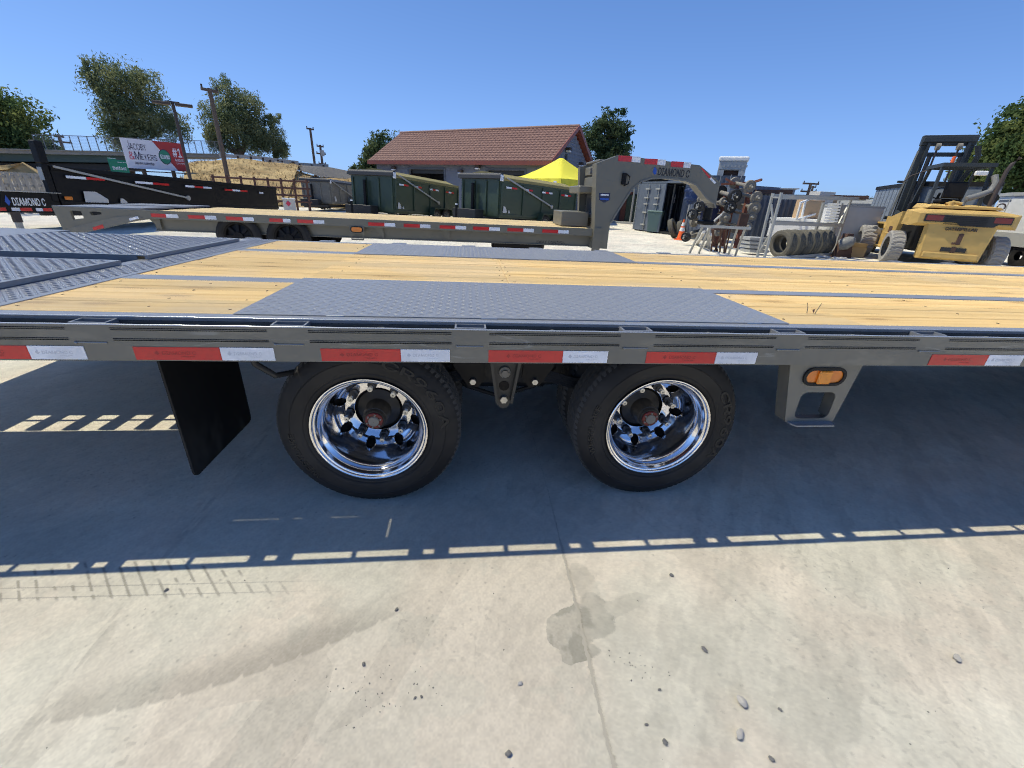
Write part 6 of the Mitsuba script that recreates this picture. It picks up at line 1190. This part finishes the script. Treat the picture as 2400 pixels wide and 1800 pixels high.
def loose_tyre(lab, p, axis, R, w, group, mt='mat_old_rubber', grooves=4):
    p = np.array(p, float); n = 72; rb = R*0.62
    pr = [(rb, 0.02), (rb + 0.3*(R - rb), -0.005), (R*0.93, 0.0), (R - 0.012, 0.012), (R, 0.03)]
    for k in range(grooves): c = w*(k + 1)/(grooves + 1); pr += [(R, c - 0.012), (R - 0.012, c - 0.008), (R - 0.012, c + 0.008), (R, c + 0.012)]
    pr += [(R, w - 0.03), (R - 0.012, w - 0.012), (R*0.93, w), (rb + 0.3*(R - rb), w + 0.005), (rb, w - 0.02), (rb + 0.02, w - 0.04), (R*0.9, w*0.7), (R*0.9, w*0.3), (rb + 0.02, 0.04), (rb, 0.02)]
    v, f = lathe(pr, p, axis, n)
    put('tyre', (v, f), mt, smooth=25, label=lab, cat='tyre', group=group)
t0, t1 = np.array((9.394, 11.085, 0.0)), np.array((12.765, 12.963, 0.0))
axd = np.array([1.0, 0.18, 0]); axd /= np.linalg.norm(axd); RTY = 0.40
st_ = ['first truck tyre of the upright row, its dark hole facing left', 'second truck tyre of the upright row, ribbed tread', 'third truck tyre of the upright row', 'fourth truck tyre of the upright row', 'fifth truck tyre of the upright row', 'last truck tyre at the right end of the upright row']
for i in range(6):
    p = t0*(1 - i/6.9) + t1*(i/6.9); loose_tyre(st_[i], (p[0], p[1], RTY*0.985 + 0.01), (axd[0], axd[1] + 0.15*math.sin(i*2.1), 0.12), RTY, 0.27, 'used truck tyres standing in a row', grooves=(4, 5, 3, 2, 3, 4)[i])
q = np.array((9.004, 17.372, 0.0)); 
loose_tyre('flat grey car tyre leaning left of the traffic cone, rear one', (q[0], q[1] + 0.35, 0.36), (0.75, -0.6, 0.45), 0.42, 0.2, 'tyres leaning beside the cone')
loose_tyre('grey car tyre leaning left of the traffic cone, front one', (q[0] + 0.25, q[1], 0.34), (0.75, -0.6, 0.4), 0.40, 0.2, 'tyres leaning beside the cone')

# ---------------------------------------------------------------- axle rack and axles
rk = thing('axle_rack', 'rusty red steel cantilever rack loaded with used axles', 'rack')
RD = 18.0
for px in (((9.138, 14.32, 1.831), (9.304, 14.222, 0.754)), ((9.746, 13.951, 1.939), (9.909, 13.847, 0.765)), ((9.546, 14.544, 2.239), (9.768, 14.409, 0.725))):
    a, b = np.array(px[0]), np.array(px[1]); a2 = np.array([b[0]*0.5 + a[0]*0.5, b[1]*0.5 + a[1]*0.5, 0]); 
    put('upright', bar((a2[0], a2[1], 0), (a2[0], a2[1], a[2]), 0.13, 0.13), 'mat_rust_red', rk)
for px in (((9.096, 14.575, 2.11), (9.77, 14.172, 2.182)), ((9.112, 14.566, 1.331), (9.806, 13.675, 1.147)), ((9.092, 14.347, 2.286), (9.367, 14.185, 2.122)), ((9.729, 13.724, 2.177), (9.725, 13.25, 2.249)), ((9.007, 14.396, 1.52), (9.108, 14.106, 1.392))):
    put('rack_arm', bar(px[0], px[1], 0.06, 0.07), 'mat_rust_red' if px[0][2] > 2 else 'mat_pole_bronze', rk)
def axle(lab, hub, other, r, dark=False):
    t = thing('trailer_axle', lab, 'axle', 'used axles on and around the rack'); a, b = np.array(hub, float), np.array(other, float); dv = (a - b)/np.linalg.norm(a - b)
    mt = 'mat_axle_grey'; md = 'mat_inner_black' if dark else 'mat_axle_grey'
    put('beam', cyl(b, a, r*0.30, n=12), mt, t, smooth=40)
    put('brake_drum', lathe([(r*0.3, -0.10), (r*0.85, -0.09), (r, -0.05), (r, 0.035), (r*0.93, 0.05), (r*0.9, 0.03), (r*0.45, 0.035), (r*0.38, 0.06), (r*0.28, 0.11), (r*0.2, 0.12), (0.001, 0.12)], a, dv, 26), md, t, smooth=25)
    put('brake_drum', lathe([(0.001, -0.03), (r*0.9, -0.03), (r, 0.02), (r, 0.10), (r*0.6, 0.12), (0.001, 0.13)], b, dv, 20), md, t, smooth=25)
    put('spindle_cap', cyl(a + dv*0.12, a + dv*0.17, r*0.15, n=10), 'mat_steel', t)
    if dark: put('brake_shoe', join([bar(a + dv*0.045 + np.array([0, 0, 1])*r*0.5*s_ + np.cross(dv, [0, 0, 1])*r*0.4*c_, a + dv*0.045 - np.array([0, 0, 1])*r*0.35*s_ + np.cross(dv, [0, 0, 1])*r*0.5, r*0.14, 0.03) for s_, c_ in ((1, 0.3), (-1, 0.4), (0.3, -1))]), 'mat_light_grey', t)
AX = [((9.479, 13.41, 2.039), (9.565, 14.533, 2.181), 0.19527483124397305), ((9.149, 13.616, 1.715), (9.207, 14.742, 1.863), 0.23337723734035803), ((9.1, 13.645, 1.369), (9.184, 14.755, 1.47), 0.2024190323870452), ((9.71, 13.259, 1.708), (9.78, 14.401, 1.827), 0.19527483124397305), ((9.726, 13.249, 1.38), (9.902, 14.325, 1.508), 0.20956323353011738), ((9.019, 13.694, 1.03), (9.176, 14.76, 1.115), 0.1905120304819249), ((8.224, 14.141, 1.346), (8.999, 14.858, 1.47), 0.18574922971987678), ((8.075, 14.219, 1.072), (9.015, 14.85, 1.141), 0.1905120304819249), ((8.976, 13.72, 0.737), (8.599, 15.073, 0.787), 0.17860502857680458), ((8.011, 14.252, 0.293), (8.898, 14.914, 0.4), 0.1714608274337324), ((9.678, 13.28, 0.774), (9.876, 14.342, 0.625), 0.1476468236234918), ((9.72, 13.253, 1.093), (10.06, 14.225, 1.153), 0.1428840228614437), ((8.912, 13.757, 0.542), (8.676, 15.033, 0.364), 0.1476468236234918), ((8.877, 13.778, 1.538), (8.768, 14.984, 1.449), 0.13335842133734743), ((8.438, 14.026, 1.483), (8.663, 15.04, 1.585), 0.10954441752710682), ((9.509, 13.391, 0.812), (9.352, 14.658, 0.839), 0.13812122209939556)]
AL = ['topmost axle on the rack, pale drum against the sky', 'upper axle with a black open brake drum left of the red upright', 'second black brake drum axle below the upper one', 'right hand axle with pale drum below the topmost one', 'right hand axle with pale drum, lower of the pair', 'axle with a small brown drum below the two black drums', 'dark axle hub hanging left of the gooseneck coupler', 'dark axle hub lowest left of the gooseneck coupler', 'long pale axle tube lying over the lower pile', 'axle with a round dark drum on the ground by the cone', 'short axle stub at the lower right of the rack', 'rusty axle stub resting on the lower right of the rack', 'long axle lying on the ground behind the sawhorse', 'axle tube running behind the gooseneck coupler', 'short axle end poking out above the coupler', 'axle lying across the lower rack above the sawhorse']
for i, (a, o, r) in enumerate(AX): axle(AL[i], a, o, r, i in (1, 2, 6, 7, 9))
put('yellow_strap', tube([(8.749, 13.389, 1.229), (8.702, 13.417, 1.112), (8.576, 13.49, 0.954), (8.483, 13.543, 0.763)], 0.035, 8), 'mat_dull_white', rk)
put('blue_box', (lambda q: box(q[0] - 0.25, q[0] + 0.25, q[1], q[1] + 0.3, q[2] - 0.4, q[2] + 0.25, 0.02))((8.716, 14.101, 1.154)), 'mat_navy', rk)
put('steel_plate', (lambda q: xf(box(-0.2, 0.2, -0.03, 0.03, -0.22, 0.22), at(q[0], q[1], q[2], 0.3)))((9.197, 12.878, 0.96)), 'mat_rust', rk)
bt_ = thing('blue_tarp', 'crumpled blue tarp bundled on the container end above the axle pile', 'tarp')
q = np.array((8.644, 15.5, 1.726)); s = trimesh.creation.icosphere(3); v = np.array(s.vertices)*(0.5 + 0.9*meshkit.fbm(np.array(s.vertices)*2.2, 3, 4)[:, None])*[0.36, 0.15, 0.32] + q; put('cloth', (v, np.array(s.faces)), 'mat_blue_tarp', bt_, smooth=30)

# ---------------------------------------------------------------- sawhorse, trestles, galvanized rack
sw = thing('sawhorse', 'long grey metal sawhorse trestle in front of the axle pile', 'trestle')
b0, b1 = np.array((6.748, 11.075, 0.826)), np.array((7.888, 10.388, 0.842))
put('top_bar', bar(b0, b1, 0.06, 0.07), 'mat_galvanized', sw)
for top, ft in [((6.814, 11.039, 0.812), (6.846, 11.546, 0.0)), ((6.992, 10.94, 0.813), (7.161, 11.566, 0.0)), ((7.608, 10.57, 0.829), (7.823, 11.06, 0.0)), ((7.768, 10.467, 0.837), (7.966, 10.934, 0.0))]: put('leg', bar(top, ft, 0.05, 0.05), 'mat_galvanized', sw)
put('brace', bar((7.166, 11.301, 0.809), (7.882, 10.632, 0.807), 0.04, 0.04), 'mat_galvanized', sw)
TR = [((7.484, 11.58, 0.727), (8.031, 12.39, 0.0)), ((7.704, 11.567, 0.736), (8.237, 12.207, 0.0)), ((7.882, 11.577, 0.742), (8.239, 11.973, 0.0)), ((8.039, 11.599, 0.747), (8.376, 12.128, 0.0)), ((7.639, 11.952, 0.707), (8.292, 12.465, 0.0)), ((7.973, 11.872, 0.726), (8.18, 12.433, 0.0))]
tl_ = thing('trestle_stand', 'bundle of rust red jack stands and trestles stacked under the sawhorse', 'trestle')
for a, b in TR: put('leg', bar(a, b, 0.045, 0.045), 'mat_rust', tl_)
put('top_bar', bar(TR[0][0], TR[3][0], 0.05, 0.05), 'mat_rust', tl_)
for i, (a, b) in enumerate([((7.647, 12.407, 0.595), (8.752, 14.719, 0.0)), ((7.868, 12.282, 0.531), (8.64, 13.914, 0.0)), ((7.747, 12.351, 0.684), (8.469, 13.295, 0.0))]):
    put('timber_post', bar(a, b, 0.09, 0.09), 'mat_dull_white', label=('pale timber post leaning leftmost behind the sawhorse', 'pale timber post leaning in the middle behind the sawhorse', 'pale timber post standing steepest behind the sawhorse')[i], cat='post', group='pale timber posts behind the sawhorse')
for i, (a, b) in enumerate([((8.8, 11.943, 0.485), (9.463, 11.975, 0.479)), ((8.824, 11.927, 0.366), (9.488, 11.957, 0.36)), ((8.848, 11.911, 0.247), (9.513, 11.94, 0.239)), ((8.873, 11.895, 0.126), (9.538, 11.922, 0.118))]):
    put('steel_ramp_plank', bar(a, b, 0.5, 0.09), 'mat_light_grey', label='grey channel plank in the low stack left of the tyres, number %s from the top' % ('one', 'two', 'three', 'four')[i], cat='plank', group='grey channel planks stacked left of the tyres')
gr2 = thing('pallet_rack', 'open galvanized pallet rack frame standing over the row of tyres', 'rack')
def rpost(top, ft, name='post', w=0.055): put(name, bar(top, ft, w, w), 'mat_galvanized', gr2)
PF = [((8.167, 10.258, 1.759), (8.196, 10.238, 0.104)), ((8.182, 9.941, 1.767), (8.195, 9.931, 0.105)), ((12.841, 12.855, 1.907), (12.846, 12.85, 0.077)), ((13.136, 13.662, 1.762), (13.136, 13.662, 0.117))]
for a, b in PF: rpost(a, b)
for p, q, w, h in [((8.146, 10.212, 1.697), (12.856, 12.841, 1.84), 0.06, 0.1), ((8.213, 9.918, 1.657), (12.98, 12.455, 1.807), 0.06, 0.12), ((8.231, 10.151, 1.047), (12.836, 12.859, 0.986), 0.06, 0.1), ((8.175, 9.946, 1.011), (12.642, 12.63, 0.958), 0.06, 0.1), ((8.163, 10.199, 1.654), (8.191, 9.934, 1.646), 0.05, 0.05), ((13.127, 13.67, 1.762), (12.838, 12.857, 1.798), 0.05, 0.05)]:
    put('beam', bar(p, q, w*0.8, h*0.8), 'mat_galvanized', gr2)
for p, q in [((8.178, 10.214, 1.479), (8.197, 9.954, 1.0)), ((8.2, 10.222, 0.232), (8.206, 9.973, 0.727)), ((13.155, 13.645, 1.546), (12.853, 12.978, 1.037)), ((13.082, 13.176, 1.581), (12.813, 13.014, 1.005))]: put('brace', bar(p, q, 0.04, 0.04), 'mat_galvanized', gr2)
put('shelf_plank', bar((12.029, 12.767, 1.831), (12.843, 12.31, 1.841), 0.6, 0.10), 'mat_rust', gr2)
bl2 = thing('steel_rail', 'galvanized steel rail lying on the ground in front of the tyres', 'rail')
put('rail', bar((8.92, 10.451, 0.06), (12.393, 12.321, 0.06), 0.09, 0.09), 'mat_galvanized', bl2)

# ---------------------------------------------------------------- stored truck bodies and odds and ends
tb = thing('truck_bed_rack', 'white utility truck bed with a tall white ladder rack and tan boxes', 'truck body')
a, b = np.array((12.857, 15.185, 1.014)), np.array((15.462, 16.936, 1.139))
def slab(a, b, w, z0, z1, name, mt, parent): return put(name, along(np.array([a[0], a[1], 0.0]), np.array([b[0], b[1], 0.0]), w, z0, z1), mt, parent)
slab(a, b, 1.8, 0.35, a[2], 'bed_side', 'mat_white_panel', tb); slab(a, b, 1.9, a[2] + 0.001, a[2] + 0.07, 'bed_rail', 'mat_white_paint', tb)
for p, q in [((12.692, 14.933, 1.02), (12.683, 14.94, 1.669)), ((13.31, 15.465, 1.051), (13.279, 15.489, 1.736)), ((13.947, 15.981, 1.069), (13.874, 16.039, 1.789)), ((14.564, 16.382, 1.092), (14.472, 16.457, 1.846)), ((12.663, 14.955, 1.652), (14.384, 16.527, 1.855)), ((12.701, 14.926, 1.053), (15.134, 16.558, 1.389))]: put('ladder_rack_bar', bar(p, q, 0.06, 0.06), 'mat_white_paint', tb)
for i, (q, w, h, mt) in enumerate((((14.1, 16.242, 1.39), 0.8, 0.8, 'mat_tan_box'), ((14.73, 16.504, 1.582), 0.7, 1.1, 'mat_dull_white'), ((15.393, 16.994, 1.565), 0.6, 0.8, 'mat_tan_box'), ((15.412, 17.626, 1.661), 0.6, 0.6, 'mat_tan_box'))):
    put('crate', box(q[0] - w/2, q[0] + w/2, q[1] - 0.3, q[1] + 0.3, a[2] + 0.072, q[2] + h/2, 0.01), mt, label=('large tan box on the white truck bed', 'pale wrapped box beside the louvred panel', 'tan box half hidden behind the louvred panel', 'small tan box at the back of the white truck bed')[i], cat='box', group='boxes on the white truck bed')
lv = thing('louvred_panel', 'stack of white louvre slats standing upright beside the white truck bed', 'panel')
a, b = np.array((12.615, 13.45, 1.031)), np.array((12.911, 13.194, 1.028)); top = np.array((12.574, 13.485, 1.668)); hh = top[2] - a[2]
for k in range(7): 
    off = (top - a)*k/7.0; put('slat', bar(a + off + [0, 0, 0.05], b + off + [0, 0, 0.05], 0.25, hh/7*0.62), 'mat_white_panel', lv)
put('frame_post', bar((b[0], b[1], 0), b + (top - a), 0.08, 0.08), 'mat_galvanized', lv); put('frame_post', bar((a[0], a[1] + 0.2, 0), a + (top - a) + [0, 0.2, 0], 0.08, 0.08), 'mat_galvanized', lv)
ubx = thing('utility_box_body', 'dull white service body with a rounded lower edge behind the rack post', 'truck body')
a, b = np.array((13.891, 14.33, 0.59)), np.array((13.69, 13.161, 0.645)); zt = (13.573, 13.944, 1.556)[2]
slab(a, b, 1.4, 0.55, zt, 'body', 'mat_dull_white', ubx); slab(a, b, 1.2, 0.25, 0.549, 'skirt', 'mat_light_grey', ubx); slab(a, b, 1.46, zt + 0.001, zt + 0.06, 'roof_lip', 'mat_light_grey', ubx)
va = a + (b - a)*0.12; vb = a + (b - a)*0.55; slab(va, vb, 1.44, 0.9, 1.5, 'side_door', 'mat_white_panel', ubx); va = a + (b - a)*0.60; vb = a + (b - a)*0.95; slab(va, vb, 1.44, 0.75, 1.6, 'side_door', 'mat_light_grey', ubx)
put('front_wing', tube([b + [0, -0.7, -b[2] + 0.9], b + [0.25, -0.7, -b[2] + 0.8], b + [0.45, -0.6, -b[2] + 0.45]], 0.12, 10), 'mat_light_grey', ubx, smooth=40)
us = thing('flatbed_truck', 'far red and white flatbed truck between the service body and the grey cargo trailer', 'truck')
a, b = np.array((21.855, 21.955, 0.658)), np.array((23.088, 22.159, 0.644)); slab(a, b, 2.2, 0.6, 0.9, 'bed', 'mat_light_grey', us); slab(a, b, 2.0, 0.901, 1.35, 'load', 'mat_rust_red', us); slab(a, b, 1.8, 1.351, 1.9, 'cab', 'mat_slate', us); slab(a, b, 1.6, 0.0, 0.599, 'chassis', 'mat_inner_black', us)
mb = thing('metal_roof_building', 'distant low building with a pale metal roof left of the grey cargo trailer', 'building')
a, b = np.array((40.69, 42.675, 2.481)), np.array((43.485, 42.773, 2.428)); slab(a, b, 6, 0.0, a[2] - 0.9, 'wall', 'mat_dull_white', mb); slab(a, b, 6.6, a[2] - 0.899, a[2] - 0.6, 'eave', 'mat_roof_red', mb); slab(a, b, 6.4, a[2] - 0.599, a[2] + 0.3, 'roof', 'mat_light_grey', mb)
sp_ = thing('fender_scrap', 'bent grey fender scrap with a rusty stand right of the tyres', 'scrap')
put('fender', tube([(12.1, 11.907, 0.386), (12.21, 11.806, 0.442), (12.307, 11.716, 0.55), (12.374, 11.653, 0.626)], [0.16, 0.2, 0.16, 0.06], 12), 'mat_hose_grey', sp_, smooth=40)
put('stand', prism([(-0.3, 0), (0.3, 0), (0.1, 0.75), (-0.1, 0.75)], 0.2, (12.318, 12.019, 0.0), (1, 0, 0), (0, 0, 1)), 'mat_rust', sp_)
cbx = thing('cardboard_box', 'brown cardboard box lying open left of the forklift front wheel', 'box')
q = (13.05, 12.432, 0.0); M[0] = at(q[0], q[1], 0, -0.5); put('body', box(-0.38, 0.38, -0.28, 0.28, 0, 0.34, 0.006), 'mat_cardboard', cbx); put('flap', prism([(-0.36, 0), (0.36, 0), (0.30, 0.22), (-0.30, 0.22)], 0.008, (0, -0.285, 0.341), (1, 0, 0), (0, -0.8, 0.6)), 'mat_cardboard', cbx); M[0] = np.eye(4)
lt = [xf(stone(0.12 + 0.1*rng.random(), 400 + i, 0.3), at((11.63, 11.631, 0.0)[0] + rng.normal(0, 0.35), (11.63, 11.631, 0.0)[1] + rng.normal(0, 0.12), 0)) for i in range(26)]
put('litter', join(lt), 'mat_dull_white', label='scattered pale litter and scraps on the ground by the rack foot', cat='litter', kind='stuff')
